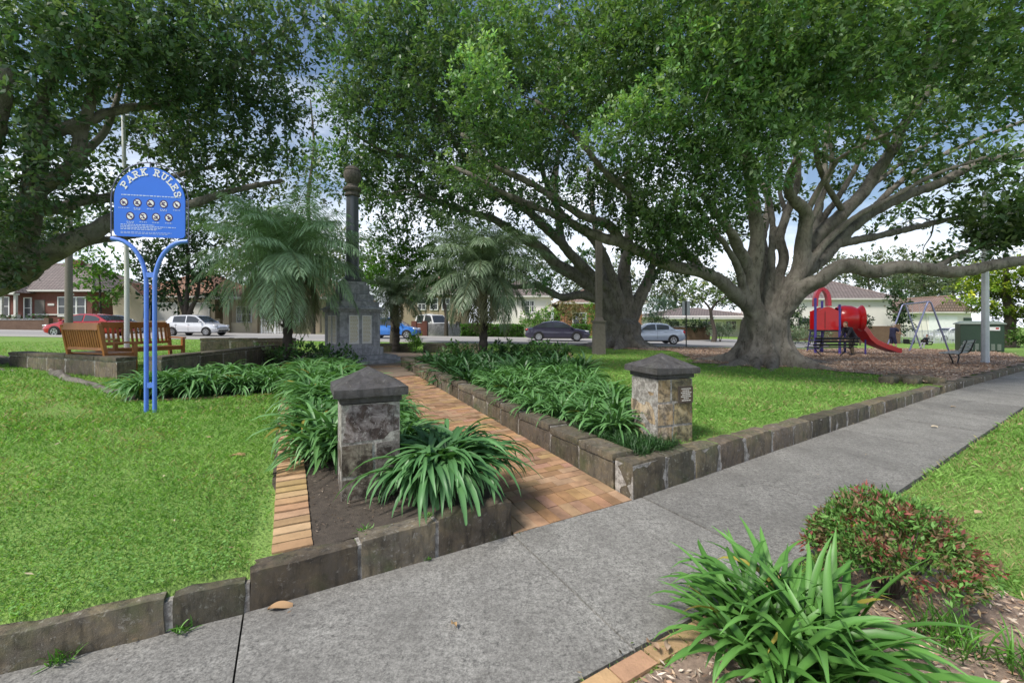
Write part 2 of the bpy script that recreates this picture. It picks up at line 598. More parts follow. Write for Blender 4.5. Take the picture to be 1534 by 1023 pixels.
def concrete_mat():
    m = bpy.data.materials.new('worn_concrete'); nt, N, L = nodes(m)
    b = N['Principled BSDF']
    sp = noise_tex(nt, 62, 5, .85)
    sp2 = noise_tex(nt, 24, 6, .8)
    c = mixc(nt, ramp(nt, mixc(nt, .45, sp, sp2), [(.40, 0), (.60, 1)]), (.07, .068, .065), (.42, .41, .385))
    vo = N.new('ShaderNodeTexVoronoi'); vo.inputs['Scale'].default_value = 70
    tc = N.new('ShaderNodeTexCoord'); L.new(tc.outputs['Object'], vo.inputs['Vector'])
    c = mixc(nt, ramp(nt, vo.outputs['Distance'], [(.0, .55), (.42, 0)]), c, (.50, .48, .45))
    big = ramp(nt, noise_tex(nt, 1.3, 7, .7, dist=.6), [(.36, 0), (.66, 1)])
    c = mixc(nt, big, c, mixc(nt, .66, c, (.12, .115, .108)))
    st = ramp(nt, noise_tex(nt, 3.4, 7, .7, dist=.8), [(.56, 0), (.75, .6)])
    c = mixc(nt, st, c, (.085, .08, .072))
    cr = ramp(nt, noise_tex(nt, 1.9, 3, .5, dist=1.6), [(.492, 0), (.5, .55), (.508, 0)])
    c = mixc(nt, mixc(nt, ramp(nt, noise_tex(nt, .5, 2), [(.5, 0), (.6, 1)]), (0, 0, 0), cr), c, (.04, .038, .034))
    a = N.new('ShaderNodeVertexColor'); a.layer_name = 'Col'
    c = mixc(nt, 1.0, c, a.outputs['Color'], 'MULTIPLY')
    L.new(c, b.inputs['Base Color']); b.inputs['Roughness'].default_value = .88
    L.new(bump(nt, sp, .55, .012), b.inputs['Normal'])
    return m


M['concrete'] = concrete_mat()
M['joint'] = simple('joint', (.035, .033, .028), .95, var=.4, scale=20)
M['asphalt'] = simple('asphalt', (.30, .29, .28), .9, var=.15, scale=30, dirt=.15, bmp=.3)
M['mulch'] = simple('mulch', (.36, .265, .205), .95, var=.6, scale=40, bmp=1.0, dirt=.4)
M['paver'] = simple('paver', (.40, .255, .135), .85, var=.35, scale=9, bmp=.4, vcol=True, dirt=.6)
M['edge_brick'] = simple('edge_brick', (.45, .29, .155), .85, var=.3, scale=12, bmp=.4, vcol=True, dirt=.3)
M['plaza'] = simple('plaza', (.22, .165, .12), .9, var=.25, scale=12, bmp=.3, dirt=.3)


def spread(a, b, n0, g):
    """n0 growing steps from a to b"""
    r = [g ** i for i in range(n0)]
    s = sum(r); o = [a]; acc = 0
    for q in r:
        acc += q; o.append(a + (b - a) * acc / s)
    return o


wl = sorted(set([-150, -110, -80, -60] + list(np.arange(-45, -10, 2.)) + list(np.arange(-10, 1.5, .35)) +
                [1.5, PW0 - .03, PW0, 2.2, PW1 + .08, PW1 + .12, 3.2] + list(np.arange(3.5, 26, .45)) + list(np.arange(26, 62, 2.)) + [70, 85, 110, 150, 220]))
tl = sorted(set([.045, .09] + list(np.arange(.2, 9, .3)) + list(np.arange(9, 24, .6)) + list(np.arange(24, 50, 2.)) + spread(50, 330, 12, 1.25)))


def lawn_z(w, t, x, y):
    z = zg(x, y)
    z = z - np.where((w < -.19) & (t < .06), .075, 0)
    inp = (w > PW0 - .015) & (w < PW1 + .1) & (t < 10.5)
    return np.where(inp, np.minimum(z, path_z(t)) - .12, z)


sheet('lawn', M['lawn'], None, np.array(wl), np.array(tl), lawn_z)
sheet('verge', M['lawn'], None, np.array(wl), np.array([-60, -40, -25, -15, -10, -7, -5, -4, -3.4, -3, -2.6, -2.2, -1.9, -1.6, -1.36]), lambda w, t, x, y: zg(x, y) - .01 * (t > -1.5))
# dark bed under the footpath joints
sheet('path_base', M['joint'], None, np.array(wl), np.array([-1.45, -.7, .05]), lambda w, t, x, y: np.full_like(t, -.035))

# footpath: concrete bays with open joints
fp = MB()
jw = [-60, -40, -25, -16, -12, -9, -7, -5.3, -3.6, -1.95, -.22, 1.56, 2.98, 4.35, 5.9, 7.6, 9.3, 11, 12.8, 14.6, 16.4, 18.2, 20, 22, 24, 27, 30, 34, 38, 44, 52, 60, 75]
for q in range(len(jw) - 1):
    a, b = jw[q] + (.009 if jw[q] == 2.98 else .005), jw[q + 1] - (.009 if jw[q + 1] == 2.98 else .005)
    g = .86 + random.random() * .24
    fp.col = (g, g, g * .98)
    n = max(2, min(8, int((b - a) / .8)))
    pts = []
    tilt = random.uniform(-.004, .004)
    for i in range(n + 1):
        w = a + (b - a) * i / n
        for t in (-1.33, -.9, -.4, .0):
            e = .012 * mnoise.noise(Vector((w * 2.3, t, 0))) if t == -1.33 else 0
            p = xy(w, np.float64(t + e)); pts.append((p[0], p[1], tilt * (i / n - .5) * 2))
    fs = []
    for i in range(n):
        for j in range(3):
            k = i * 4 + j
            fs.append((k, k + 4, k + 5, k + 1))
    base = len(pts)
    # skirts so the bays have thickness
    ring = [i * 4 for i in range(n + 1)] + [n * 4 + 1, n * 4 + 2] + [i * 4 + 3 for i in range(n, -1, -1)] + [2, 1]
    low = [(pts[i][0], pts[i][1], -.06) for i in ring]
    pts += low
    for i in range(len(ring)):
        j = (i + 1) % len(ring)
        fs.append((ring[i], base + i, base + j, ring[j]))
    fp.add(pts, fs)
o = fp.build('footpath', M['concrete']); o['kind'] = 'structure'

# brick path: every paver laid in the mesh
bp = MB()


def brick_at(w0, w1, t0, t1, tint=1.0):
    g = 0.80 + .35 * random.random()
    rr = random.random()
    c = (g, g * (.86 + .18 * random.random()), g * (.80 + .35 * random.random()))
    if rr < .12: c = (g * 1.1, g * 1.12, g * 1.3)
    if rr > .90: c = (g * .72, g * .66, g * .65)
    bp.col = tuple(q * tint for q in c)
    e = .003
    dz = random.uniform(-.0025, .0025)
    q = []
    for (w, t) in ((w0 + e, t0 + e), (w1 - e, t0 + e), (w1 - e, t1 - e), (w0 + e, t1 - e)):
        p = xy(w, np.float64(t)); q.append((p[0], p[1], path_z(t) + dz))
    lo = [(x, y, z - .05) for x, y, z in q]
    bp.add(q + lo, [(0, 1, 2, 3), (0, 4, 5, 1), (1, 5, 6, 2), (2, 6, 7, 3), (3, 7, 4, 0)])


t = .0
for row in range(2):                                   # soldier course at the footpath
    w = PW0
    while w < PW1 - .02:
        brick_at(w, min(w + .116, PW1), t, t + .23); w += .116
    t += .23
row = 0
while t < 9.4:
    w = PW0 - (.115 if row % 2 else 0) + random.uniform(-.01, .01)
    k = .98 if t < 4 else .9
    while w < PW1:
        a, b = max(w, PW0), min(w + .232, PW1)
        if b - a > .03: brick_at(a, b, t, t + .116, k)
        w += .232
    t += .116; row += 1
o = bp.build('brick_path', M['paver']); o['kind'] = 'structure'
sheet('path_bedding', M['joint'], None, np.array([PW0 + .002, 2.2, PW1 - .002]), np.arange(0.002, 9.4, .5), lambda w, t, x, y: path_z(t) - .012)

# plaza around the memorial
pz = MB(); pts = [(MON[0], MON[1], .43)]
NP = 40
for rr in (1.4, 2.7, 4.0):
    for k in range(NP):
        a = 2 * PI * k / NP
        x, y = MON[0] + rr * math.cos(a), MON[1] + rr * math.sin(a)
        q_, t_ = wt(x, y); pts.append((x, y, min(zg(x, y) + .035, float(path_z(t_)) + .012 + (.2 if t_ > 9.3 else 0))))
fs = [(0, 1 + k, 1 + (k + 1) % NP) for k in range(NP)]
for r_ in range(2):
    for k in range(NP):
        a = 1 + r_ * NP + k; b = 1 + r_ * NP + (k + 1) % NP
        fs.append((a, a + NP, b + NP, b))
pz.add(pts, fs)
o = pz.build('paving', M['plaza'], smooth=True); o['kind'] = 'structure'

# road across the back; it bends away behind the big fig
def strip(name, mat, ctr, offs, lift):
    ctr = [np.array(q, float) for q in ctr]; v = []; n = len(offs)
    for i, c in enumerate(ctr):
        d = ctr[min(i + 1, len(ctr) - 1)] - ctr[max(i - 1, 0)]; d /= np.linalg.norm(d); nn_ = np.array([-d[1], d[0]])
        for o_ in offs:
            p = c + nn_ * o_; v.append((p[0], p[1], zg(p[0], p[1]) + lift))
    f = []
    for i in range(len(ctr) - 1):
        for k in range(n - 1): f.append((i * n + k, (i + 1) * n + k, (i + 1) * n + k + 1, i * n + k + 1))
    mb = MB(); mb.add(v, f); o = mb.build(name, mat, smooth=True); o['kind'] = 'structure'
    return o, v


_rc = [(x, 30.6) for x in range(-90, 13, 3)] + [(13.5, 30.7), (15.5, 31.1), (17.3, 32.0), (19, 33.3), (20.4, 35), (21.6, 37), (22.8, 39.5), (24, 42)]
strip('road', M['asphalt'], _rc, (4.0, 2.0, 0, -2.0, -4.0), .02)
for _o in (4.13, -4.13):
    ctr = [np.array(q, float) for q in _rc]; kp = []
    for i, c in enumerate(ctr):
        d = ctr[min(i + 1, len(ctr) - 1)] - ctr[max(i - 1, 0)]; d /= np.linalg.norm(d); p = c + np.array([-d[1], d[0]]) * _o
        kp.append((p[0], p[1], zg(p[0], p[1]) + .02))
    kb = MB(); kb.tube(kp, .12, 4); o = kb.build('road_kerb', M['asphalt']); o['kind'] = 'structure'
strip('far_footpath', M['concrete'], [(x, 36.7) for x in range(-90, 16, 3)], (.7, -.7), .03)


# planter soil and playground mulch lie just over the lawn
def soil(name, mat, w0, w1, t0, t1, lift=.02, nw=14, nt_=30, wob=0.0):
    ws = np.linspace(w0, w1, nw); ts = np.linspace(t0, t1, nt_)
    return sheet(name, mat, None, ws, ts, lambda w, t, x, y: zg(x, y) + lift + wob * np.sin(x * 5.1) * np.sin(y * 4.3))


soil('planter_soil', M['soil'], -.115, PW0, .12, 9.0, .012)
soil('planter_soil', M['soil'], -2.3, -.1, 5.8, 8.6, .014)
soil('planter_soil', M['soil'], PW1 + .15, 3.55, .2, 3.2, .012)


def poly_sheet(name, mat, poly, lift, step=.6):
    """irregular polygon laid over the lawn, filled with rings so that it follows the ground"""
    c = np.mean(poly, axis=0); n = len(poly); rings = 14
    v = [(c[0], c[1], zg(c[0], c[1]) + lift)]
    for r_ in range(1, rings + 1):
        for q in poly:
            p = c + (np.array(q) - c) * r_ / rings
            v.append((p[0], p[1], zg(p[0], p[1]) + lift))
    f = [(0, 1 + k, 1 + (k + 1) % n) for k in range(n)]
    for r_ in range(rings - 1):
        for k in range(n):
            a = 1 + r_ * n + k; b = 1 + r_ * n + (k + 1) % n
            f.append((a, a + n, b + n, b))
    mb = MB(); mb.add(v, f); o = mb.build(name, mat, smooth=True); o['kind'] = 'structure'
    return o


def densify(poly, step=.5, jit=.12):
    out = []
    n = len(poly)
    for i in range(n):
        a, b = np.array(poly[i]), np.array(poly[(i + 1) % n])
        m = max(1, int(np.linalg.norm(b - a) / step))
        for k in range(m):
            p = a + (b - a) * k / m
            out.append(tuple(p + RNG.normal(0, jit, 2)))
    return out


def ground_hit(px, py):
    Y = 8.0
    for _ in range(60):
        x = X(px, Y); z = zg(x, Y)
        Yn = (HC - z) * F / max(1, py - CY)
        Y = .5 * Y + .5 * min(Yn, 60)
    return (X(px, Y), Y)


mulch_poly = [ground_hit(*q) for q in ((1190, 551), (1300, 561), (1380, 575), (1408, 574))] + \
             [tuple(xy(w, np.float64(.25))) for w in (14.2, 16, 19, 23, 27)] + \
             [(30, 27.5), (27.5, 29.8), (22.5, 28.6), (18, 26.0), (14, 25.5), (10, 25.4), (4.5, 25.6), (4.2, 24.0), (8, 21.5), (7.0, 17.2), (6.4, 15.2), (8, 13.8)]
mulch_poly = [tuple(map(float, q)) for q in mulch_poly]
MULCH = densify(mulch_poly)
poly_sheet('mulch_ground', M['mulch'], MULCH, .03)
vp = [tuple(xy(w, np.float64(t))) for w, t in ((-.3, -1.47), (1.2, -1.47), (2.4, -1.47), (3.3, -1.5), (3.75, -1.75), (3.9, -2.3), (3.6, -3.0), (2.5, -3.6), (.5, -3.8), (-1., -3.5))]
VMULCH = densify(vp, .25, .03)
poly_sheet('bed_mulch', M['mulch'], VMULCH, .012)


def in_poly(px, py, poly):
    poly = np.array(poly); n = len(poly)
    ins = np.zeros(len(px), bool); j = n - 1
    for i in range(n):
        xi, yi = poly[i]; xj, yj = poly[j]
        c = ((yi > py) != (yj > py)) & (px < (xj - xi) * (py - yi) / (yj - yi + 1e-12) + xi)
        ins ^= c; j = i
    return ins
# ------------------------------------------------------------------ kerbs and garden walls
def stone_wall(name, label, pts, hts, thick, bl, zf, cap=None, group=None, bot=.12, mort=.014, mat='kerb_stone', amp=.01, rnd=.1, cat='wall', cap_over=.03):
    """blocks laid along a polyline pts [(x,y)], side offset inwards; hts top height above zf"""
    root = thing(name, label, cat, (pts[0][0], pts[0][1], zf(*pts[0])), 0, group)
    inv = root.matrix_basis.copy()
    org = Vector(root.location)
    sb, mbm, cp = MB(), MB(), MB()
    seg = [np.array(p, float) for p in pts]
    L = [0]
    for i in range(len(seg) - 1): L.append(L[-1] + np.linalg.norm(seg[i + 1] - seg[i]))
    def at(s):
        return np.array([np.interp(s, L, [p[0] for p in seg]), np.interp(s, L, [p[1] for p in seg])])
    s = 0.0; k = 0
    while s < L[-1] - .05:
        b = bl * random.uniform(.75, 1.3)
        if L[-1] - s - b < bl * .45: b = L[-1] - s
        e = min(L[-1], s + b)
        p0, p1 = at(s), at(e)
        d = p1 - p0; ln = np.linalg.norm(d); d /= ln
        nrm = np.array([-d[1], d[0]])
        m = (p0 + p1) / 2 + nrm * thick / 2
        top = np.interp((s + e) / 2, np.linspace(0, L[-1], len(hts)), hts)
        z0 = zf(*((p0 + p1) / 2)) - bot
        z1 = zf(*((p0 + p1) / 2)) + top + random.uniform(-.006, .006)
        g = random.uniform(.6, 1.4)
        sb.col = (g * random.uniform(.95, 1.08), g, g * random.uniform(.88, 1.02))
        ang = math.atan2(d[1], d[0])
        capz = cap or 0
        sb.stone((m[0] - org.x, m[1] - org.y, (z0 + z1 - capz) / 2 - org.z), (ln - mort, thick, z1 - z0 - capz), ang, rnd=rnd, amp=amp, seed=random.random() * 50)
        if cap:
            g = random.uniform(.75, 1.2); cp.col = (g, g * .98, g * .95)
            cp.stone((m[0] - org.x, m[1] - org.y, z1 - cap / 2 - org.z), (ln - mort * .6, thick + cap_over, cap), ang, rnd=.25, amp=amp * .6, seed=random.random() * 50)
        s = e; k += 1
        # mortar core
        ea = .02 if k == 1 else -.01; eb = (-.012 if 'rough' in label else .02) if e >= L[-1] - 1e-6 else -.01
        mm = m + d * (ea - eb) / 2
        mbm.box((mm[0] - org.x, mm[1] - org.y, (z0 + z1) / 2 - .012 - org.z), (ln - ea - eb, thick - .022, z1 - z0 - .03), ang)
    smooth_by_angle(sb.build('stone_blocks', M[mat], root), 50)
    if cap: smooth_by_angle(cp.build('coping', M[mat], root), 50)
    mbm.build('mortar', M['mortar'], root)
    return root


zero = lambda x, y: 0.0
kl = [tuple(KP[1]), tuple(KP[2]), tuple(KP[3]), tuple(KP[4]), (.0156, 3.383)]
kh = [KH[1], KH[2], KH[3]]
wpts = np.array([-14, -10, -7, -4.5, -2.5, -1.2, -.2])
pl = [tuple(K(w)) for w in (-9.5, -6.5, -3.42, -1.195, -.203)]
stone_wall('stone_kerb', 'low rough mossy stone kerb holding the left lawn beside the concrete path', pl, [.145, .16, .168, .18, .195], .15, .8, zero, amp=.013, rnd=.14, cat='kerb')
pl = [tuple(K(w)) for w in (-.203, .6, 1.1, 1.565)]
stone_wall('stone_kerb', 'squared stone kerb in front of the planter with the dark pillar', pl, [.215, .24, .26, .275], .16, .52, zero, amp=.006, rnd=.08, mort=.022, cat='kerb')
pl = [tuple(K(w)) for w in (2.85, 4.2, 5.6, 7.5, 9.5, 11.5, 13.35)]
stone_wall('stone_kerb', 'stone kerb running right from the brick path corner below the right lawn', pl, [.34, .29, .26, .245, .22, .19, .18], .24, .62, zero, amp=.015, rnd=.13, mort=.028, cat='kerb')
pl = [tuple(K(w)) for w in (13.75, 16, 19, 23, 27)]
stone_wall('stone_kerb', 'low stone kerb edging the playground mulch along the far path', pl, [.19, .16, .15, .14, .13], .24, .9, zero, amp=.02, rnd=.15, cat='kerb')

# retaining wall on the right side of the brick path (thickness goes to +w)
pa = [tuple(xy(2.85, np.float64(t))) for t in (9.3, 7.0, 4.5, 2.2, .26)]
stone_wall('garden_wall', 'dark capped stone wall along the right side of the brick path', pa, [.27, .28, .29, .315, .335], .26, .66,
           lambda x, y: float(path_z(wt(x, y)[1])), cap=.085, mort=.012, amp=.006, bot=.1)
pa = [tuple(xy(w, np.float64(9.3))) for w in (6.3, 4.4, 3.13)]
stone_wall('garden_wall', 'dark stone wall closing the far end of the right planter', pa, [.2, .24, .26], .24, .7, lambda x, y: float(path_z(9.3)), cap=.08, amp=.006)
wA = [(-13.0, 11.2), (-10.6, 10.1), (-8.29, 9.1)]
stone_wall('garden_wall', 'low grey stone wall behind the left lawn in front of the timber benches', wA, [.36, .42, .46], .36, 1.0, zg, cap=.09, amp=.008)
wB = [(-6.75, 7.95), (-7.0, 10.4), (-7.3, 13.0)]
stone_wall('garden_wall', 'long low dark stone wall behind the left agapanthus and blue sign posts', wB[::-1], [.55, .57, .6], .3, .9, zg, cap=.07, amp=.006)
wC = [(-10.8, 15.0), (-9.3, 15.3), (-7.9, 15.8)]
stone_wall('garden_wall', 'short dark stone seat wall in front of the white hatchback', wC, [.62, .62, .62], .4, .8, zg, cap=.08, amp=.006)
wD = [(-5.6, 18.1), (-4.75, 18.2), (-4.2, 18.3)]
stone_wall('garden_wall', 'short dark stone wall behind the memorial below the blue car', wD, [.36, .36], .35, .8, zg, cap=.07, amp=.006)
wE = [(-3.75, 18.2), (-2.6, 18.0), (-1.2, 17.6)]
stone_wall('garden_wall', 'long dark stone wall at the back of the paved circle right of the memorial', wE, [.38, .4, .4], .35, .8, zg, cap=.07, amp=.006)

# broken stones in the gap at the end of the lawn kerb
for (w, t, s, lab) in ((13.55, .55, (.62, .28, .2), 'pale loose stone block lying at the end of the lawn kerb'),
                       (13.1, .9, (.5, .3, .22), 'mossy loose stone behind the end of the lawn kerb'),
                       (14.0, .62, (1.1, .26, .2), 'dark leaning stone slab at the corner of the mulch')):
    p = xy(w, np.float64(t)); mb = MB(); mb.col = (1, 1, .95)
    mb.stone((0, 0, s[2] / 2 - .03), s, .6 if w < 13.9 else 2.2, amp=.03, rnd=.25, seed=w)
    o = mb.build('loose_stone', M['kerb_stone'], None, True, (p[0], p[1], zg(p[0], p[1])))
    tag(o, lab, 'stone')


# brick edging strips
def edging(label, pts, width, nb, loc_z, lift=.03):
    mb = MB()
    seg = [np.array(p, float) for p in pts]
    L = [0]
    for i in range(len(seg) - 1): L.append(L[-1] + np.linalg.norm(seg[i + 1] - seg[i]))
    at = lambda s: np.array([np.interp(s, L, [p[0] for p in seg]), np.interp(s, L, [p[1] for p in seg])])
    s = 0.0
    while s < L[-1] - .02:
        e = min(s + nb, L[-1])
        a, b = at(s + .004), at(e - .004); d = b - a; ln = np.linalg.norm(d); d /= max(ln, 1e-6)
        n_ = np.array([-d[1], d[0]])
        m = (a + b) / 2
        g = random.uniform(.78, 1.2); mb.col = (g, g * random.uniform(.9, 1.1), g * random.uniform(.85, 1.15))
        z = loc_z(m[0], m[1]) + lift + random.uniform(-.004, .006)
        mb.stone((m[0], m[1], z - .05), (ln, width, .1), math.atan2(d[1], d[0]) + random.uniform(-.02, .02), n=2, rnd=.07, amp=.003, seed=s)
        s = e
    o = mb.build('brick_edging', M['edge_brick'])
    smooth_by_angle(o, 40)
    return tag(o, label, 'edging')


edging('tan brick edging between the left lawn and the planter bed', [tuple(xy(.03, np.float64(t))) for t in (.16, 2, 4, 5.7)], .235, .116, zg)
edging('brown brick edging along the far side of the left lawn below the agapanthus', [tuple(xy(w, np.float64(t))) for w, t in ((.0, 5.75), (-1.0, 5.72), (-2.2, 5.75))], .12, .232, zg, .02)
edging('terracotta brick edging between the concrete path and the front bed', [tuple(xy(w, np.float64(-1.42))) for w in (-1.2, .2, 1.6, 2.9)], .105, .232, lambda x, y: 0.0, .022)
edging('sandy brick edging on the far right side of the right planter', [ground_hit(*q) for q in ((870, 565), (862, 545), (852, 528))], .12, .232, zg, .04)


# ------------------------------------------------------------------ gate pillars
def gate_pillar(label, x, y, z, ang, wd, mat, courses, cap_mat, group):
    r = thing('stone_pillar', label, 'pillar', (x, y, z), ang, group)
    sh = MB(); mo = MB(); zz = -.06; k = 0
    for h, split, wk in courses:
        w_ = wd * wk
        cuts = [0, split, 1] if split else [0, 1]
        for i in range(len(cuts) - 1):
            a, b = cuts[i], cuts[i + 1]
            g = random.uniform(.75, 1.25)
            sh.col = (g * random.uniform(.95, 1.1), g, g * random.uniform(.8, 1.1))
            sh.stone((-w_ / 2 + w_ * (a + b) / 2, 0, zz + h / 2), (w_ * (b - a) - .018, w_, h - .018), 0, rnd=.06, amp=.008, seed=k * 3.1 + x, freq=7)
            k += 1
        zz += h
    mo.box((0, 0, (zz - .06) / 2), (wd * .955, wd * .955, zz + .04))
    smooth_by_angle(sh.build('shaft', M[mat], r), 50)
    mo.build('mortar', M['mortar'], r)
    c = MB(); c.col = (.9, .9, .92)
    c.stone((0, 0, zz + .025), (wd * 1.02, wd * 1.02, .05), rnd=.1, amp=.004)
    c.stone((0, 0, zz + .085), (wd * 1.22, wd * 1.22, .07), rnd=.16, amp=.005)
    n = 8; q = wd * .60; vs = []; fs = []
    for i in range(n + 1):
        s = q * (1 - i / n)
        zq = zz + .118 + .155 * (i / n) ** 1.05
        m_ = 6
        ring = []
        for e in range(4):
            for j in range(m_):
                u = -1 + 2 * j / m_
                p = [(u, -1), (1, u), (-u, 1), (-1, -u)][e]
                v = Vector((p[0] * s, p[1] * s, zq)); v += mnoise.noise_vector(v * 6 + Vector((x, y, 0))) * .006
                ring.append(v)
        vs += ring
    N_ = 24
    for i in range(n):
        for j in range(N_):
            fs.append((i * N_ + j, i * N_ + (j + 1) % N_, (i + 1) * N_ + (j + 1) % N_, (i + 1) * N_ + j))
    c.add(vs, fs)
    smooth_by_angle(c.build('cap', M[cap_mat], r), 30)
    return r


M['pillar_cap'] = stone_mat('pillar_cap', (.045, .043, .045), (.11, .105, .105), (.07, .065, .06), .2, .3, 4.0)
zl = zg(-1.22, 3.52)
gate_pillar('dark blackened stone gate pillar with pyramid cap left of the brick path', -1.235, 3.72, zl, R(25), .475, 'dark_stone',
            [(.24, 0, 1.0), (.27, .55, 1.0), (.32, 0, .98)], 'pillar_cap', 'gate pillars at the park entrance')
zr_ = zg(1.70, 5.0)
rp = gate_pillar('golden sandstone gate pillar with bronze plaque right of the brick path', 1.76, 5.12, zr_, R(20), .50, 'gold_stone',
                 [(.26, .42, 1.0), (.26, .45, 1.0), (.27, .38, .98)], 'pillar_cap', 'gate pillars at the park entrance')
pq = MB(); pq.box((.12, -.262, .545), (.17, .016, .17)); pqo = pq.build('plaque', M['bronze'], rp)
fr = MB()
for dx, dz, sx_, sz_ in ((0, .088, .19, .012), (0, -.088, .19, .012), (.092, 0, .012, .164), (-.092, 0, .012, .164)):
    fr.box((.12 + dx, -.266, .545 + dz), (sx_, .02, sz_))
fr.build('plaque_frame', M['dark_bark'], pqo)
tx = MB(); rr = random.Random(3)
for i in range(7):
    zt = .545 + .066 - i * .022
    half = (.06, .045, .065, .05, .066, .03, .055)[i]
    xx = -half
    while xx < half:
        ln = rr.uniform(.012, .03); tx.box((.12 + xx + ln / 2, -.272, zt), (ln, .003, .009)); xx += ln + .007
tx.build('raised_lettering', M['off_white'], pqo)

# ------------------------------------------------------------------ war memorial
mr = thing('war_memorial', 'tall grey granite war memorial column with urn on a stepped pedestal', 'memorial', (MON[0], MON[1], .44), R(42))
st = MB()
for s, z0, z1 in ((2.75, -.1, .13), (2.05, .13, .27)):
    for i in range(2):
        for j in range(2):
            st.stone(((i - .5) * s / 2, (j - .5) * s / 2, (z0 + z1) / 2), (s / 2 - .006, s / 2 - .006, z1 - z0), rnd=.06, amp=.003, seed=s + i + j)
smooth_by_angle(st.build('steps', M['grey_stone'], mr), 40)
pd = MB(); s = 1.22
pd.stone((0, 0, .47), (1.42, 1.42, .40), rnd=.05, amp=.002)
pd.box((0, 0, 1.16), (s, s, 1.0))
for i in (-1, 1):
    for j in (-1, 1): pd.box((i * (s / 2 - .09), j * (s / 2 - .09), 1.16), (.22, .22, .985))
pd.box((0, 0, 1.70), (1.36, 1.36, .10)); pd.box((0, 0, 1.775), (1.5, 1.5, .07)); pd.box((0, 0, 1.84), (1.38, 1.38, .08), taper=.93)
for sz, z0, z1 in ((1.22, 1.87, 2.05), (.98, 2.05, 2.30), (.80, 2.30, 2.62), (.66, 2.62, 2.72)):
    pd.stone((0, 0, (z0 + z1) / 2), (sz, sz, z1 - z0 - .004), rnd=.06, amp=.002, seed=sz)
smooth_by_angle(pd.build('pedestal', M['grey_stone'], mr), 40)
for face in range(4):
    A = Matrix.Rotation(face * PI / 2, 3, 'Z')
    for dx in (-.2, .2):
        t_ = MB(); c = A @ Vector((dx, -s / 2 - .012, 1.16)); t_.box(c, (.30, .03, .78), face * PI / 2)
        po = t_.build('name_panel', M['off_white'], mr)
        po['label'] = 'pale inscription panel with gold names'
        g = MB(); rr = random.Random(face * 5 + int(dx * 10)); g.mi = 1; g.box(A @ Vector((dx, -s / 2 - .0275, 1.16)), (.27, .002, .75), face * PI / 2); g.mi = 0
        for i in range(19):
            zt = 1.50 - i * .037; xx = -.12
            while xx < .11:
                ln = rr.uniform(.02, .06)
                if xx + ln > .13: break
                g.box(A @ Vector((dx + xx + ln / 2, -s / 2 - .029, zt)), (ln, .004, .016), face * PI / 2); xx += ln + .012
        g.build('gold_names', [M['gold_letters'], M['off_white']], po)
co = MB()
co.lathe([(.27, 2.72), (.29, 2.76), (.29, 2.82), (.235, 2.87), (.21, 2.92), (.20, 3.4), (.185, 5.18), (.18, 5.25)], n=28)
smooth_by_angle(co.build('column', M['granite'], mr), 35)
M['urn_stone'] = stone_mat('urn_stone', (.12, .10, .085), (.19, .165, .14), (.09, .08, .07), .15, .1, 6)
cpm = MB(); cpm.lathe([(.19, 5.25), (.235, 5.28), (.24, 5.33), (.2, 5.36), (.2, 5.42), (.26, 5.46), (.275, 5.52), (.25, 5.56), (.17, 5.60), (.16, 5.66)], n=28)
smooth_by_angle(cpm.build('capital', M['urn_stone'], mr), 30)
ur = MB(); ur.lathe([(.12, 5.66), (.15, 5.70), (.21, 5.78), (.255, 5.9), (.265, 6.02), (.25, 6.10), (.235, 6.13), (.25, 6.15), (.2, 6.24), (.12, 6.3), (.05, 6.33)], n=28)
smooth_by_angle(ur.build('urn', M['urn_stone'], mr), 30)

# true heights of the memorial's stages
for _o in mr.children_recursive:
    for _v in _o.data.vertices:
        _v.co.z = float(np.interp(_v.co.z, [-.2, 0, .27, .67, 1.66, 1.88, 2.72, 5.25, 5.66, 6.33], [-.2, 0, .2, .45, 1.55, 1.70, 2.48, 5.16, 5.54, 6.15]))

# ------------------------------------------------------------------ park rules sign
SY = 6.0
sx0, sz0 = X(225.5, SY), zg(X(225.5, SY), SY)
SRZ = R(13)                      # board turned a little so its right side comes nearer
sg = thing('park_sign', 'blue arched PARK RULES sign on two curved blue posts in the left lawn', 'sign', (sx0, SY, sz0), SRZ)
u = SY / F                        # metres per photo pixel at the sign
for sdx in (-1, 1):
    t_ = MB()
    pts = [(sdx * 6.3 * u, 0, -.1), (sdx * 6.3 * u, 0, 1.0), (sdx * 6.3 * u, 0, 1.78)]
    for k in range(1, 11):
        a = k / 10 * PI / 2
        pts.append((sdx * (6.3 * u + .44 * (1 - math.cos(a))), 0, 1.78 + .60 * math.sin(a)))
    pts.append((sdx * 57.5 * u, 0, 2.385))
    t_.tube(pts, .030, 12)
    smooth_by_angle(t_.build('post', M['post_blue'], sg), 50)
for zc in (.38, 1.90):
    t_ = MB(); t_.bar((-6.3 * u, 0, zc), (6.3 * u, 0, zc), .045, .07); t_.build('crossbar', M['post_blue'], sg)
BW, ZB, ZA, = .49, 2.42, 2.93       # half width, bottom, springing of the arch
fr = MB(); pts = [(-.535, 0, 2.385), (-.535, 0, ZA)]
for k in range(1, 24):
    a = PI - k / 24 * PI
    pts.append((.535 * math.cos(a), 0, ZA + .52 * math.sin(a)))
pts += [(.535, 0, ZA), (.535, 0, 2.33)]
fr.tube(pts, .009, 8)
for xx, zz in ((-.5, 2.5), (.5, 2.5), (-.5, 2.85), (.5, 2.85)): fr.bar((xx - .04, 0, zz), (xx + .04, 0, zz), .012, .02)
fr.bar((0, 0, ZA + .44), (0, 0, ZA + .53), .025, .012, (1, 0, 0))
smooth_by_angle(fr.build('arch_frame', M['arch_tube'], sg), 50)
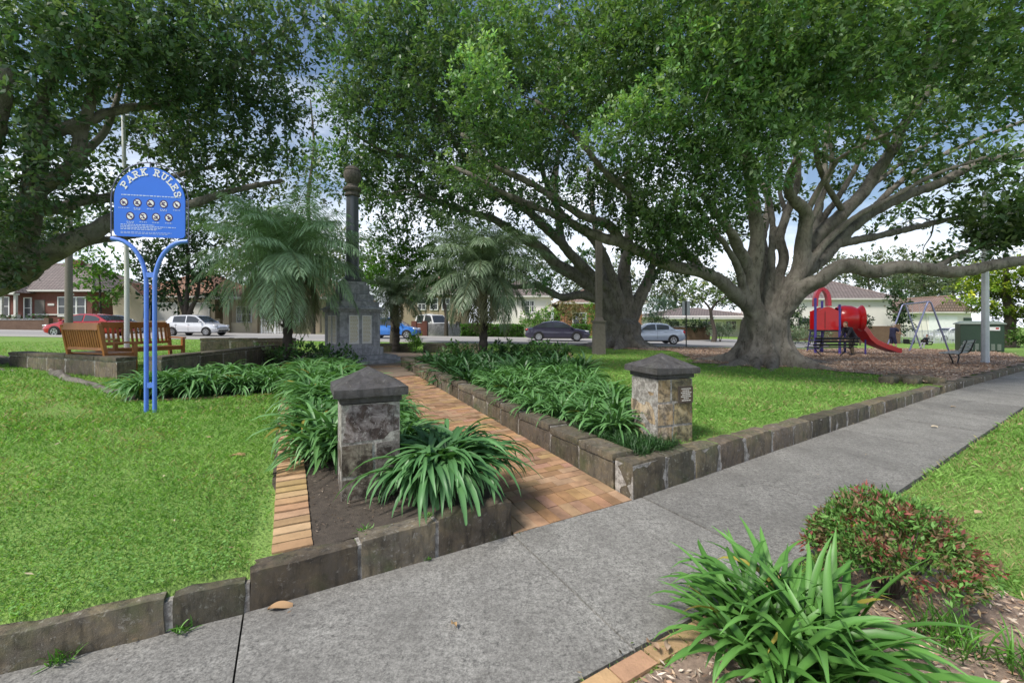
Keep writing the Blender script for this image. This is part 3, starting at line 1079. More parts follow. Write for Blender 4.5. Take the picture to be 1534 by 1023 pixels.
out = [(-BW + .05, ZB), (BW - .05, ZB), (BW - .015, ZB + .015), (BW, ZB + .05), (BW, ZA)]
for k in range(1, 28):
    a = k / 28 * PI
    out.append((BW * math.cos(a), ZA + .455 * math.sin(a)))
out += [(-BW, ZA), (-BW, ZB + .05), (-BW + .015, ZB + .015)]
bd = MB(); bd.prism(out, -.012, .012, lambda x, y, d: Vector((x, d, y)))
board = bd.build('sign_board', M['sign_blue'], sg)

# slab serif capitals drawn as strokes on a unit cell (0..1 wide, 0..1 high)
GL = {
    'P': [[(.2, 0), (.2, 1)], [(.2, 1), (.65, 1), (.85, .88), (.85, .66), (.65, .5), (.2, .5)], [(0, 0), (.42, 0)], [(.02, 1), (.3, 1)]],
    'A': [[(.1, 0), (.46, 1), (.54, 1), (.9, 0)], [(.25, .36), (.75, .36)], [(-.06, 0), (.3, 0)], [(.7, 0), (1.06, 0)]],
    'R': [[(.2, 0), (.2, 1)], [(.2, 1), (.62, 1), (.82, .88), (.82, .68), (.62, .54), (.2, .54)], [(.5, .54), (.88, 0), (1.05, 0)], [(0, 0), (.42, 0)], [(.02, 1), (.3, 1)]],
    'K': [[(.2, 0), (.2, 1)], [(.85, 1), (.22, .42)], [(.42, .58), (.88, 0)], [(0, 0), (.4, 0)], [(0, 1), (.4, 1)], [(.66, 1), (1.04, 1)], [(.7, 0), (1.08, 0)]],
    'U': [[(.16, 1), (.16, .28), (.34, .02), (.64, .02), (.82, .28), (.82, 1)], [(-.04, 1), (.36, 1)], [(.64, 1), (1.02, 1)]],
    'L': [[(.22, 1), (.22, 0)], [(.02, 0), (.9, 0), (.9, .28)], [(.02, 1), (.44, 1)]],
    'E': [[(.2, 0), (.2, 1)], [(.02, 1), (.86, 1), (.86, .78)], [(.2, .52), (.62, .52)], [(.02, 0), (.9, 0), (.9, .24)], [(.62, .4), (.62, .64)]],
    'S': [[(.82, .7), (.8, .92), (.6, 1.02), (.36, 1.02), (.16, .88), (.18, .66), (.4, .55), (.64, .47), (.84, .32), (.82, .1), (.6, -.02), (.34, -.02), (.16, .1), (.14, .3)]],
}
RAD = .362; words = [MB(), MB()]
letters = [('P', 149), ('A', 133), ('R', 118), ('K', 102), ('R', 76), ('U', 60), ('L', 45), ('E', 31), ('S', 16)]
for li_, (ch, deg) in enumerate(letters):
    lt = words[0 if li_ < 4 else 1]
    a = R(deg); base = Vector((RAD * math.cos(a), 0, ZA - .01 + (RAD - .005) * math.sin(a)))
    upv = Vector((math.cos(a), 0, math.sin(a))); rt = Vector((math.sin(a), 0, -math.cos(a)))
    hh, ww, th = .082, .078, .017
    kq = 0
    for stc in GL[ch]:
        for p, q in zip(stc[:-1], stc[1:]):
            A_ = base + rt * ((p[0] - .5) * ww) + upv * (p[1] * hh); B_ = base + rt * ((q[0] - .5) * ww) + upv * (q[1] * hh)
            dd = (B_ - A_).normalized() * th * .4
            oy = Vector((0, -.0138 - kq * .00035, 0)); kq += 1
            lt.bar(A_ - dd + oy, B_ + dd + oy, th, .004, (0, 1, 0))
for lt in words: lt.build('lettering', M['white_paint'], board)

M['sign_dark'] = simple('sign_dark', (.055, .022, .10), .5, var=.1)
M['sign_pale'] = simple('sign_pale', (.45, .56, .85), .5, var=.05)


def disc(mb, cx, cz, r, y, n=20):
    vs = [Vector((cx + r * math.cos(2 * PI * k / n), y, cz + r * math.sin(2 * PI * k / n))) for k in range(n)]
    mb.add(vs, [tuple(range(n))])


sym = []
for i in range(5): sym.append((-.355 + i * .182, 2.885))
for i in range(4): sym.append((-.27 + i * .177, 2.70))
rr = random.Random(9)
for i, (cx, cz) in enumerate(sym):
    d0 = MB(); disc(d0, cx, cz, .058, -.0138); so = d0.build('prohibition_symbol', M['sign_dark'], board)
    d1 = MB(); disc(d1, cx, cz, .043, -.0150); d1.build('symbol_face', M['white_paint'], board)
    d2 = MB()
    # small pictogram blocks and the slash
    for k in range(5):
        d2.box((cx + rr.uniform(-.022, .022), -.0160 - k * .0002, cz + rr.uniform(-.022, .022)), (rr.uniform(.012, .03), .0008, rr.uniform(.008, .02)))
    d2.bar((cx - .032, -.0178, cz + .032), (cx + .032, -.0178, cz - .032), .011, .001, (0, 1, 0))
    d2.build('pictogram', M['sign_dark'], board)
tx = MB()


def text_row(x0, x1, z, h, seed, a=.012, b=.05):
    r_ = random.Random(seed); x = x0; tx = MB()
    while x < x1:
        ln = min(r_.uniform(a, b), x1 - x)
        tx.box((x + ln / 2, -.0140, z), (ln, .001, h)); x += ln + .010
    tx.build('line_of_print', M['sign_pale'], board)


text_row(-.39, .43, 2.987, .015, 1)
for i, (cx, cz) in enumerate(sym):
    text_row(cx - (.075 if i == 0 else .05), cx + (.075 if i == 0 else .05), cz - .077, .010, i + 4, .01, .03)
    if i in (1, 3, 5): text_row(cx - .045, cx + .045, cz - .094, .008, i + 14, .01, .03)
for i, (x1, z) in enumerate(((.06, 2.583), (.36, 2.562), (.17, 2.541), (.10, 2.52), (.30, 2.482), (.25, 2.464))):
    text_row(-.40, x1, z, .011 if i < 4 else .007, 30 + i)
for _o in sg.children_recursive:
    for _v in _o.data.vertices: _v.co.x *= .86

# ------------------------------------------------------------------ poles
fpx, fpy = X(190, 11.6), 11.6
p = thing('flagpole', 'thin white flagpole standing between the timber benches', 'flagpole', (fpx, fpy, .45))
mb = MB(); mb.tube([(0, 0, -.2), (0, 0, 2.5), (-.1, 0, 6.75)], [.062, .055, .042], 12); smooth_by_angle(mb.build('pole', M['white_paint'], p), 50)
mb = MB(); mb.lathe([(.05, 6.72), (.065, 6.75), (.05, 6.80), (.02, 6.82)], (-.1, 0, 0), 12); mb.bar((-.1, 0, 6.74), (.06, 0, 6.74), .02, .03); mb.build('truck_cap', M['galv'], p)

tpx, tpy = X(103, 25.2), 25.2
mb = MB(); mb.tube([(0, 0, -.3), (0, 0, 4), (.05, 0, 8.2)], [.19, .17, .14], 14)
o = smooth_by_angle(mb.build('power_pole', M['old_timber'], None, loc=(tpx, tpy, zg(tpx, tpy))), 50)
tag(o, 'weathered brown timber power pole beside the red sedan', 'power pole')

# square timber post with boxed base on the middle lawn
lx, ly = ground_hit(897, 531)
p = thing('timber_post', 'tall square grey timber post with boxed base on the lawn before the second fig', 'post', (lx, ly, zg(lx, ly)), R(8))
mb = MB(); mb.box((0, 0, 2.9), (.24, .24, 4.9)); mb.build('shaft', M['old_timber'], p)
mb = MB(); mb.box((0, 0, .68), (.46, .46, 1.44), taper=.92); mb.box((0, 0, 1.42), (.5, .5, .06)); mb.box((0, 0, 1.52), (.34, .34, .14), taper=.75); mb.build('boxed_base', M['old_timber'], p)

# steel street light pole in the playground
sxp, syp = X(1476, 16.4), 16.4
p = thing('light_pole', 'tall pale steel light pole standing in the mulch beside the green cabinet', 'light pole', (sxp, syp, zg(sxp, syp)))
mb = MB(); mb.lathe([(.12, -.2), (.115, .3), (.105, 3.0), (.09, 6.5)], n=8); mb.build('shaft', M['pole_grey'], p)
mb = MB(); mb.lathe([(.15, .0), (.15, .05), (.13, .09)], n=8); mb.build('base_plate', M['galv'], p)
mb = MB(); mb.tube([(0, 0, 6.4), (.1, -.2, 6.9), (.4, -.8, 7.1)], .05, 8); mb.box((.5, -1.05, 7.12), (.22, .6, .12), R(-25)); mb.build('lamp_arm', M['galv'], p)

# plates on a pole at the road
qx, qy = X(1028, 26.0), 26.0
p = thing('street_sign', 'slim metal post with two grey sign plates seen from behind near the road', 'sign', (qx, qy, zg(qx, qy)))
mb = MB(); mb.tube([(0, 0, -.2), (0, 0, 2.75)], .035, 8); mb.build('post', M['slat_dark'], p)
for dx in (-.12, .13):
    mb = MB(); mb.box((dx, .04, 2.35), (.22, .006, .85)); mb.build('sign_plate', M['galv'], p)

# green electrical cabinet
cx_, cy_ = X(1474, 25.5), 25.8
p = thing('utility_cabinet', 'dark green electrical kiosk cabinet with pale sloped roof beside the playground', 'cabinet', (cx_, cy_, zg(cx_, cy_) - .02), R(-38))
mb = MB(); mb.box((0, 0, .86), (1.75, 1.7, 1.62)); cb = mb.build('cabinet_body', M['cab_green'], p)
mb = MB(); mb.box((0, 0, 1.70), (1.92, 1.86, .06)); mb.box((0, 0, 1.80), (1.9, 1.84, .14), taper=.72); mb.build('roof', M['cab_roof'], p)
mb = MB(); mb.box((0, 0, .025), (1.85, 1.8, .1)); mb.build('plinth', M['asphalt'], p)
for sx_ in (-.44, .44):
    mb = MB(); mb.box((sx_, -.862, .88), (.82, .02, 1.45)); d_ = mb.build('door', M['cab_green'], p)
    for k in range(3):
        v_ = MB()
        for j in range(6): v_.box((sx_ - .24 + k * .24, -.876, .22 + j * .06), (.15, .012, .035))
        v_.build('vent', M['cab_roof'], d_)
    mb = MB(); mb.box((.878 if sx_ > 0 else .878, sx_, .88), (.02, .76, 1.45)); mb.build('side_panel', M['cab_green'], p)
mb = MB(); mb.box((.5, -.886, 1.42), (.42, .008, .2)); wl_ = mb.build('warning_label', M['white_paint'], p)
mb = MB(); mb.box((.6, -.892, 1.44), (.13, .004, .1)); mb.build('red_mark', M['tail_red'], wl_)
# ------------------------------------------------------------------ timber benches
def timber_bench(label, x, y, z, rz, L=1.7):
    """front faces local -y"""
    r = thing('timber_bench', label, 'bench', (x, y, z), rz, 'timber benches by the memorial')
    mt = M['timber']
    for sx in (-1, 1):
        mb = MB(); xx = sx * (L / 2 - .04)
        mb.bar((xx, .26, 0), (xx, .29, .46), .075, .075, (0, 1, 0)); mb.bar((xx, .29, .44), (xx, .40, 1.10), .075, .07, (0, 1, 0))
        mb.build('leg', mt, r)
        mb = MB(); mb.bar((xx, -.26, 0), (xx, -.26, .66), .075, .075, (0, 1, 0)); mb.build('leg', mt, r)
        mb = MB(); mb.bar((xx, -.33, .685), (xx, .34, .70), .095, .04); mb.build('armrest', mt, r)
        mb = MB(); mb.bar((xx, -.24, .16), (xx, .25, .16), .04, .06); mb.bar((xx, -.24, .39), (xx, .26, .39), .04, .09); mb.build('side_rail', mt, r)
    mb = MB()
    for k in range(5): mb.box((0, -.25 + k * .115, .445), (L - .02, .098, .03))
    mb.build('seat', mt, r)
    mb = MB(); mb.box((0, -.255, .39), (L - .12, .03, .09)); mb.build('front_rail', mt, r)
    mb = MB(); mb.bar((-L / 2 + .07, .40, 1.06), (L / 2 - .07, .40, 1.06), .035, .16, (0, -.16, 1)); mb.bar((-L / 2 + .07, .315, .56), (L / 2 - .07, .315, .56), .035, .07, (0, -.16, 1)); bk = mb.build('backrest', mt, r)
    mb = MB(); n = 15
    for k in range(n):
        xx = -L / 2 + .12 + (L - .24) * k / (n - 1)
        mb.bar((xx, .318, .57), (xx, .39, 1.0), .052, .018, (0, -1, 0))
    mb.build('back_slats', mt, bk)
    return r


def face_to(nx, ny):
    return math.atan2(nx, -ny)     # rotation that turns local -y to (nx,ny)


timber_bench('oiled brown timber bench seen from behind over the low left wall', -9.55, 10.12, .50, face_to(.37, .93), 1.55)
timber_bench('oiled brown timber bench facing the memorial behind the flagpole', -10.15, 12.0, .52, face_to(.95, -.32), 1.75)


# ------------------------------------------------------------------ park benches in the playground
def park_bench(label, x, y, z, rz, L, slat, leg):
    r = thing('park_bench', label, 'bench', (x, y, z), rz, 'slatted park benches in the playground')
    mb = MB()
    for k in range(4): mb.box((0, -.22 + k * .13, .43), (L, .10, .032))
    mb.build('seat', M[slat], r)
    mb = MB()
    for k in range(3): mb.bar((-L / 2, .25 + k * .055, .55 + k * .14), (L / 2, .25 + k * .055, .55 + k * .14), .028, .10, (0, .35, 1))
    mb.build('backrest', M[slat], r)
    for sx in (-1, 1):
        mb = MB(); xx = sx * L * .36
        mb.tube([(xx, -.28, .405), (xx, .2, .40), (xx, .27, .46), (xx, .40, .90)], .022, 6)
        mb.tube([(xx, -.05, .40), (xx + .10 * -sx, 0, .22), (xx + .30 * -sx, 0, .05), (xx + .42 * -sx, 0, -.05)], .024, 6)
        mb.build('leg', M[leg], r)
    return r


b1x, b1y = X(1245, 19.6), 19.6
park_bench('black slatted park bench with its back to us in front of the slide', b1x, b1y, zg(b1x, b1y) + .03, R(184), 2.1, 'slat_dark', 'black_iron')
b2x, b2y = 16.25, 15.9
park_bench('grey slatted park bench seen end on in the mulch near the path kerb', b2x, b2y, zg(b2x, b2y) + .03, R(214), 1.75, 'slat_grey', 'black_iron')

# ------------------------------------------------------------------ play tower with slide
TY = 22.4
tx_, tz_ = X(1234, TY), zg(X(1234, TY), TY) + .03
pt = thing('play_tower', 'red play tower with tunnel, pink arch roof and curved red slide', 'playground', (tx_, TY, tz_), R(-20))
uu = TY / F


def tq(px, py):           # tower-local x,z from photo pixel offsets
    return ((px - 1234) * uu, HC - (py - CY) * uu - tz_)


for (px, y, top) in ((1219.5, -.5, 447), (1249.5, -.5, 457), (1237, .62, 450), (1266, .62, 460)):
    xx, zz = tq(px, top); mb = MB(); mb.tube([(xx, y, -.1), (xx, y, zz)], .06, 10); smooth_by_angle(mb.build('post', M['play_purple'], pt), 50)
mb = MB(); xx0, zf_ = tq(1219, 494); mb.box(((-.5 + .92) / 2 - .0, .06, zf_ - .03), (1.55, 1.15, .08)); mb.build('platform', M['black_iron'], pt)
# front panel with a wavy top
xa, za = tq(1221, 494); xb, zb = tq(1248.5, 466); xm, zm = tq(1233, 460)
out = [(xa, za), (xb, za), (xb, zb)]
for k in range(1, 16):
    q = k / 16; xx = xb + (xa - xb) * q
    out.append((xx, zb + (zm - zb) * math.sin(q * PI) ** 1.6))
out.append((xa, zb))
mb = MB(); mb.prism(out, -.53, -.47, lambda x, y, d: Vector((x, d, y))); fp_ = mb.build('front_panel', M['play_red'], pt)
mb = MB(); mb.box(((xa + xb) / 2 - .12, -.536, (za + zb) / 2), (.02, .012, zb - za - .1)); mb.build('panel_groove', M['black_iron'], fp_)
mb = MB(); mb.prism(out, .60, .66, lambda x, y, d: Vector((x, d, y))); mb.build('rear_panel', M['play_red'], pt)
# pink arch roof (inverted U)
ar = []; x0, z0 = tq(1221, 459); x1, z1 = tq(1237, 459); xm, zt = tq(1229, 434)
for k in range(15):
    a = PI - k / 14 * PI
    ar.append((xm + (x1 - x0) * .5 * math.cos(a) * 1.05, z0 + (zt - z0) * abs(math.sin(a)) ** .75))
mb = MB()
for (p, q) in zip(ar[:-1], ar[1:]):
    mb.bar((p[0], -.30, p[1]), (q[0], -.30, q[1]), .42, .16, (0, 0, 1) if abs(q[0] - p[0]) > abs(q[1] - p[1]) else (1, 0, 0))
mb.build('arch_roof', M['play_pink'], pt)
# tunnel barrel with flared mouth
xc, zc = tq(1262, 477)
mb = MB(); vs, fs = [], []
prof = [(1250, .56), (1252, .62), (1260, .66), (1268, .64), (1273, .57), (1276, .50), (1279, .62), (1281, .66), (1281, .60), (1277, .46), (1262, .46)]
n = 28
for px, r_ in prof:
    xx = (px - 1234) * uu
    for k in range(n):
        a = 2 * PI * k / n; vs.append(Vector((xx, .05 + r_ * math.cos(a), zc + r_ * math.sin(a))))
for i in range(len(prof) - 1):
    for k in range(n):
        a, b = i * n + k, i * n + (k + 1) % n; fs.append((a, b, b + n, a + n))
mb.add(vs, fs); smooth_by_angle(mb.build('tunnel', M['play_red'], pt), 40)
# slide: swept U channel
pix = [(1270, 491), (1276, 490), (1283, 496), (1291, 507), (1300, 514), (1312, 519), (1325, 523), (1336, 527), (1341, 527)]
ctr = []
for i, (px, py) in enumerate(pix):
    xx, zz = tq(px, py); ctr.append(Vector((1.2 + (xx - 1.2) * .90, .0 + .46 * (xx - 1.2), max(zz, .07))))
sec = [(-.32, .19), (-.32, -.03), (.32, -.03), (.32, .19), (.27, .19), (.27, .03), (-.27, .03), (-.27, .19)]
vs, fs = [], []
for i, c in enumerate(ctr):
    d = ctr[min(i + 1, len(ctr) - 1)] - ctr[max(i - 1, 0)]; d.normalize(); s = Vector((-d.y, d.x, 0)).normalized(); up = s.cross(d) * -1
    if up.z < 0: up = -up
    for (a, b) in sec: vs.append(c + s * a + up * b)
for i in range(len(ctr) - 1):
    for k in range(8):
        a, b = i * 8 + k, i * 8 + (k + 1) % 8; fs.append((a, b, b + 8, a + 8))
fs += [tuple(range(8)), tuple(range(len(ctr) * 8 - 1, len(ctr) * 8 - 9, -1))]
mb = MB(); mb.add(vs, fs); smooth_by_angle(mb.build('slide', M['play_red'], pt), 40)
for k_ in (2, 6):
    pass
mb = MB()
for e in (-.295, .295):
    pts = []
    for i, c in enumerate(ctr):
        d = ctr[min(i + 1, len(ctr) - 1)] - ctr[max(i - 1, 0)]; d.normalize(); s = Vector((-d.y, d.x, 0)).normalized(); up = s.cross(d) * -1
        if up.z < 0: up = -up
        pts.append(c + s * e + up * .196)
    mb.tube(pts, .022, 6)
mb.build('slide_rim', M['play_pink'], pt)
mb = MB(); c = ctr[3]; mb.tube([(c.x, c.y, -.1), (c.x, c.y, c.z - .05)], .04, 8); mb.build('slide_support', M['play_purple'], pt)
mb = MB()
for k in range(5): mb.box((xa + .35, .75 + k * .11, za - .1 - k * .24), (.6, .14, .04))
for e in (.05, .65): mb.bar((xa + e, .66, za), (xa + e, 1.3, .0), .04, .1)
mb.build('ladder', M['play_purple'], pt)

# ------------------------------------------------------------------ swing set
A1 = P(1392, 452, 26.0); A2 = P(1354, 456, 29.0)
sw = thing('swing_set', 'blue grey steel swing frame with two A shaped ends in the playground', 'swing', (A1.x, A1.y, zg(A1.x, A1.y) + .03))
o_ = Vector(sw.location)
mb = MB(); mb.tube([A1 - o_, A2 - o_], .05, 10); smooth_by_angle(mb.build('top_bar', M['swing_steel'], sw), 50)
for A_, dd in ((A1, 1.22), (A2, 1.2)):
    for sx in (-1, 1):
        bx = A_.x + sx * dd; g = Vector((bx, A_.y, zg(bx, A_.y) - .05))
        mb = MB(); mb.tube([A_ - o_, A_ + Vector((sx * .10, 0, -.06)) - o_, A_ + Vector((sx * .2, 0, -.3)) - o_, g - o_], .045, 8); smooth_by_angle(mb.build('leg', M['swing_steel'], sw), 50)
S0 = A1.lerp(A2, .45)
S1 = P(1381, 509, S0.y - .2)
for k, lab in ((0, 'swing_seat'), (1, 'swing_seat')):
    top = A1.lerp(A2, .30 if k == 0 else .72)
    bot = Vector((top.x + (.35 if k == 0 else -.1), top.y, zg(top.x, top.y) + .52))
    if k == 0: SEAT = bot.copy()
    mb = MB(); mb.tube([(-.16, -.19, .06), (-.14, -.2, -.06), (0, -.2, -.09), (.14, -.2, -.05), (.17, -.2, .04)], .03, 6)
    mb.tube([(-.16, .19, .06), (-.14, .2, -.06), (0, .2, -.09), (.14, .2, -.05), (.17, .2, .04)], .03, 6)
    mb.box((0, 0, -.1), (.3, .42, .04)); mb.box((-.17, 0, .06), (.03, .42, .26)); mb.box((.19, 0, .07), (.03, .42, .06))
    se = mb.build(lab, M['black_trim'], sw, loc=bot - o_)
    mb = MB()
    for e in (-.2, .2): mb.tube([(0, e, .06), Vector((top.x - bot.x, e * .8, top.z - bot.z - .04))], .009, 5)
    mb.build('chain', M['galv'], se)


# ------------------------------------------------------------------ people
def swept(name, chains, mat, parent, vox, it=3):
    """round limbs swept along joint chains, fused into ONE continuous surface"""
    mb = MB()
    for ch in chains:
        for i, (p, r) in enumerate(ch):
            mb.lathe([(r * math.sin(PI * k / 8) + 1e-4, -r * math.cos(PI * k / 8)) for k in range(9)], p, 12)
            if i:
                q, rq = ch[i - 1]
                if (Vector(p) - Vector(q)).length > 1e-4: mb.tube([q, p], [rq, r], 12)
    o = mb.build(name, mat, parent)
    m = o.modifiers.new('Remesh', 'REMESH'); m.mode = 'VOXEL'; m.voxel_size = vox; m.use_smooth_shade = True
    s = o.modifiers.new('Smooth', 'SMOOTH'); s.factor = .5; s.iterations = it
    nm = bpy.data.meshes.new_from_object(o.evaluated_get(bpy.context.evaluated_depsgraph_get())); o.modifiers.clear(); o.data = nm
    nm.materials.clear(); nm.materials.append(mat); nm.polygons.foreach_set('use_smooth', [True] * len(nm.polygons))
    return o


def person(label, loc, rz, J, mats, cloth_top, cloth_low, hair, group=None, h=1.65, shoe=None):
    """J: joint dict in metres, figure faces local +x"""
    r = thing('person', label, 'person', loc, rz, group)
    V = {k: Vector(v) for k, v in J.items()}
    s = h / 1.65
    Y_ = Vector((0, 1, 0))
    mid = lambda a, b, t: V[a].lerp(V[b], t)
    fw = V['face'].normalized(); hc = V['head1']; upv = (V['head3'] - V['head0']).normalized()
    ear = fw.cross(upv).normalized()
    def torso(g):
        c = [[(V['waist'] - Y_ * .05 * s, (.095 + g) * s), (V['waist'] + Y_ * .05 * s, (.095 + g) * s)], [(V['pelvis'] - Y_ * .07 * s, (.105 + g) * s), (V['pelvis'] + Y_ * .07 * s, (.105 + g) * s)],
             [(V['chest'] - Y_ * .06 * s, (.105 + g) * s), (V['chest'] + Y_ * .06 * s, (.105 + g) * s)], [(V['shL'], (.055 + g) * s), (V['chest'].lerp(V['neckb'], .45), (.075 + g) * s), (V['shR'], (.055 + g) * s)]]
        for e in (-1, 1):
            c.append([(V['pelvis'] + Y_ * e * .06 * s, (.105 + g) * s), (V['waist'] + Y_ * e * .05 * s, (.095 + g) * s), (V['chest'] + Y_ * e * .06 * s, (.105 + g) * s), (V['sh' + ('L' if e > 0 else 'R')], (.055 + g) * s)])
        return c
    ch = torso(0)
    ch.append([(V['chest'].lerp(V['neckb'], .5), .08 * s), (V['neckb'], .056 * s), (V['head0'], .052 * s), (hc, .075 * s)])
    ch.append([(hc - upv * .035 * s + fw * .022 * s, .058 * s), (hc, .078 * s), (V['head2'], .085 * s)])
    ch.append([(hc + fw * .07 * s + upv * .02 * s, .014 * s), (hc + fw * .094 * s - upv * .012 * s, .015 * s)])          # nose
    ch.append([(hc + fw * .066 * s - upv * .048 * s - ear * .015 * s, .014 * s), (hc + fw * .066 * s - upv * .048 * s + ear * .015 * s, .014 * s)])   # lips
    for e in (-1, 1): ch.append([(hc + ear * e * .082 * s + upv * .015 * s, .018 * s), (hc + ear * e * .080 * s - upv * .02 * s, .014 * s)])
    for sd in ('L', 'R'):
        ch.append([(V['sh' + sd], .055 * s), (mid('sh' + sd, 'el' + sd, .5), .046 * s), (V['el' + sd], .038 * s), (mid('el' + sd, 'wr' + sd, .4), .036 * s), (V['wr' + sd], .025 * s)])
        ch.append([(V['pelvis'].lerp(V['hip' + sd], .8), .10 * s), (V['hip' + sd], .092 * s), (mid('hip' + sd, 'kn' + sd, .5), .074 * s), (V['kn' + sd], .054 * s), (mid('kn' + sd, 'an' + sd, .35), .054 * s), (V['an' + sd], .036 * s)])
        ch.append([(V['an' + sd] + Vector((0, 0, -.03 * s)), .034 * s), (V['to' + sd], .03 * s)])
        ha, wr = V['ha' + sd], V['wr' + sd]; fd = (ha - wr).normalized(); sv = fd.cross(Vector((0, 0, 1)))
        if sv.length < .1: sv = fd.cross(Vector((1, 0, 0)))
        sv.normalize(); dn = fd.cross(sv)
        if dn.z > 0: dn = -dn
        for k, (off, ln) in enumerate(((-.027, .07), (-.009, .085), (.009, .08), (.026, .06))):       # palm rays and four fingers
            b = ha + sv * off * s + fd * .02 * s; m_ = b + fd * ln * .55 * s + dn * .008 * s; e = m_ + fd * ln * .4 * s + dn * .022 * s
            ch.append([(wr, .020 * s), (b, .013 * s), (m_, .0095 * s), (e, .008 * s)])
        b = wr.lerp(ha, .5) - sv * .035 * s
        ch.append([(wr, .018 * s), (b, .013 * s), (b + fd * .045 * s - sv * .02 * s, .0095 * s)])       # thumb from the side of the palm
    body = swept('body', ch, M['skin'], r, .0075 * s, 2)
    eb = MB()
    for e in (-1, 1): eb.lathe([(.009 * s * math.sin(PI * k / 6) + 1e-4, -.009 * s * math.cos(PI * k / 6)) for k in range(7)], hc + fw * .073 * s + ear * e * .032 * s + upv * .028 * s, 10)
    eb.build('eyes', M['black_iron'], r)
    k = .020
    top = torso(k) + [[(V['chest'].lerp(V['neckb'], .35), .098 * s), (V['neckb'] - Vector((0, 0, .02 * s)), .066 * s)]]
    if cloth_top.get('hem'):
        for e in (-1, 1): top.append([(V['pelvis'] + Y_ * e * .06 * s, .128 * s), (V['pelvis'] + Y_ * e * .08 * s + Vector(cloth_top['hem']), .122 * s)])
    for sd in ('L', 'R'):
        c_ = [(V['sh' + sd], .076 * s), (mid('sh' + sd, 'el' + sd, .6), .066 * s)]
        if cloth_top['sleeve'] > .6: c_ += [(V['el' + sd], .057 * s), (mid('el' + sd, 'wr' + sd, .92), .043 * s)]
        top.append(c_)
    swept('shirt' if cloth_top['sleeve'] < .6 else 'jacket', top, mats[0], r, .013 * s)
    low = [[(V['pelvis'] - Y_ * .07 * s, .118 * s), (V['pelvis'] + Y_ * .07 * s, .118 * s)]]
    for sd in ('L', 'R'):
        c_ = [(V['pelvis'].lerp(V['hip' + sd], .6), .115 * s), (V['hip' + sd], .108 * s), (mid('hip' + sd, 'kn' + sd, .5), .094 * s), (mid('hip' + sd, 'kn' + sd, .95), .082 * s)]
        if cloth_low > .6: c_ += [(mid('kn' + sd, 'an' + sd, .4), .073 * s), (mid('kn' + sd, 'an' + sd, .95), .058 * s)]
        low.append(c_)
    swept('trousers' if cloth_low > .6 else 'shorts', low, mats[1], r, .013 * s)
    hd = V['head2']
    swept('hair', [[(hd - fw * .028 * s + upv * .020 * s, .092 * s)], [(hd - fw * .03 * s, .090 * s), (hc - fw * .045 * s - upv * .03 * s, .066 * s)]], hair, r, .008 * s, 2)
    for sd in ('L', 'R'):
        an, to = V['an' + sd], V['to' + sd]; d = (to - an); d.z = 0
        if d.length < .01: d = Vector((1, 0, 0))
        d.normalize()
        swept('shoe', [[(an - d * .045 * s + Vector((0, 0, -.035 * s)), .043 * s), (an + d * .06 * s + Vector((0, 0, -.035 * s)), .045 * s), (to + d * .02 * s, .036 * s)]], shoe or mats[1], r, .01 * s, 2)
    return r


cl = lambda n, c: simple(n, c, .85, var=.2, scale=20)
M['navy_cloth'] = cl('navy_cloth', (.022, .022, .055)); M['dark_jacket'] = cl('dark_jacket', (.012, .013, .022)); M['tan_cloth'] = cl('tan_cloth', (.11, .085, .055))
M['brown_hair'] = cl('brown_hair', (.13, .065, .04)); M['grey_hair'] = cl('grey_hair', (.48, .45, .42)); M['pale_cloth'] = cl('pale_cloth', (.45, .45, .48)); M['white_shoe'] = cl('white_shoe', (.6, .6, .6))
# adult standing at the swing, arms out to the right
J = dict(pelvis=(0, 0, .88), waist=(.0, 0, 1.03), chest=(.04, 0, 1.24), neckb=(.07, 0, 1.40), head0=(.085, 0, 1.46), head1=(.105, 0, 1.53), head2=(.10, 0, 1.58), head3=(.095, 0, 1.635), face=(1, 0, -.12),
         shL=(.06, .17, 1.33), elL=(.27, .2, 1.17), wrL=(.50, .17, 1.08), haL=(.58, .16, 1.05), shR=(.06, -.17, 1.33), elR=(.24, -.22, 1.13), wrR=(.44, -.2, .98), haR=(.52, -.19, .94),
         hipL=(0, .09, .82), knL=(.04, .10, .46), anL=(-.03, .11, .08), toL=(.11, .12, .035), hipR=(0, -.09, .82), knR=(.10, -.10, .46), anR=(.13, -.11, .08), toR=(.27, -.12, .035))
wx = X(1337, 26.4); person('grey haired adult in dark top and shorts reaching toward the swing', (wx, 26.4, zg(wx, 26.4) + .03), R(2), J, (M['navy_cloth'], M['navy_cloth']), dict(sleeve=.5), .5, M['grey_hair'], h=1.6, shoe=M['white_shoe'])
# bending figure at the slide, leaning to the left
J = dict(pelvis=(-.16, 0, .86), waist=(-.06, 0, 1.02), chest=(.10, 0, 1.22), neckb=(.20, 0, 1.36), head0=(.25, 0, 1.41), head1=(.30, 0, 1.465), head2=(.295, 0, 1.52), head3=(.29, 0, 1.575), face=(.85, 0, -.5),
         shL=(.16, .18, 1.28), elL=(.32, .2, 1.04), wrL=(.44, .17, .82), haL=(.48, .16, .74), shR=(.16, -.18, 1.28), elR=(.20, -.22, 1.0), wrR=(.38, -.2, .82), haR=(.45, -.19, .77),
         hipL=(-.15, .09, .80), knL=(.06, .11, .47), anL=(-.03, .12, .08), toL=(.11, .13, .035), hipR=(-.15, -.09, .80), knR=(-.12, -.10, .45), anR=(-.26, -.12, .08), toR=(-.12, -.13, .035))
wx = X(1274, 21.0); person('person in dark jacket and tan trousers bending beside the red slide', (wx, 21.0, zg(wx, 21.0) + .03), R(190), J, (M['dark_jacket'], M['tan_cloth']), dict(sleeve=1, hem=(-.02, 0, -.08)), 1.0, M['brown_hair'], h=1.68, shoe=M['dark_jacket'])
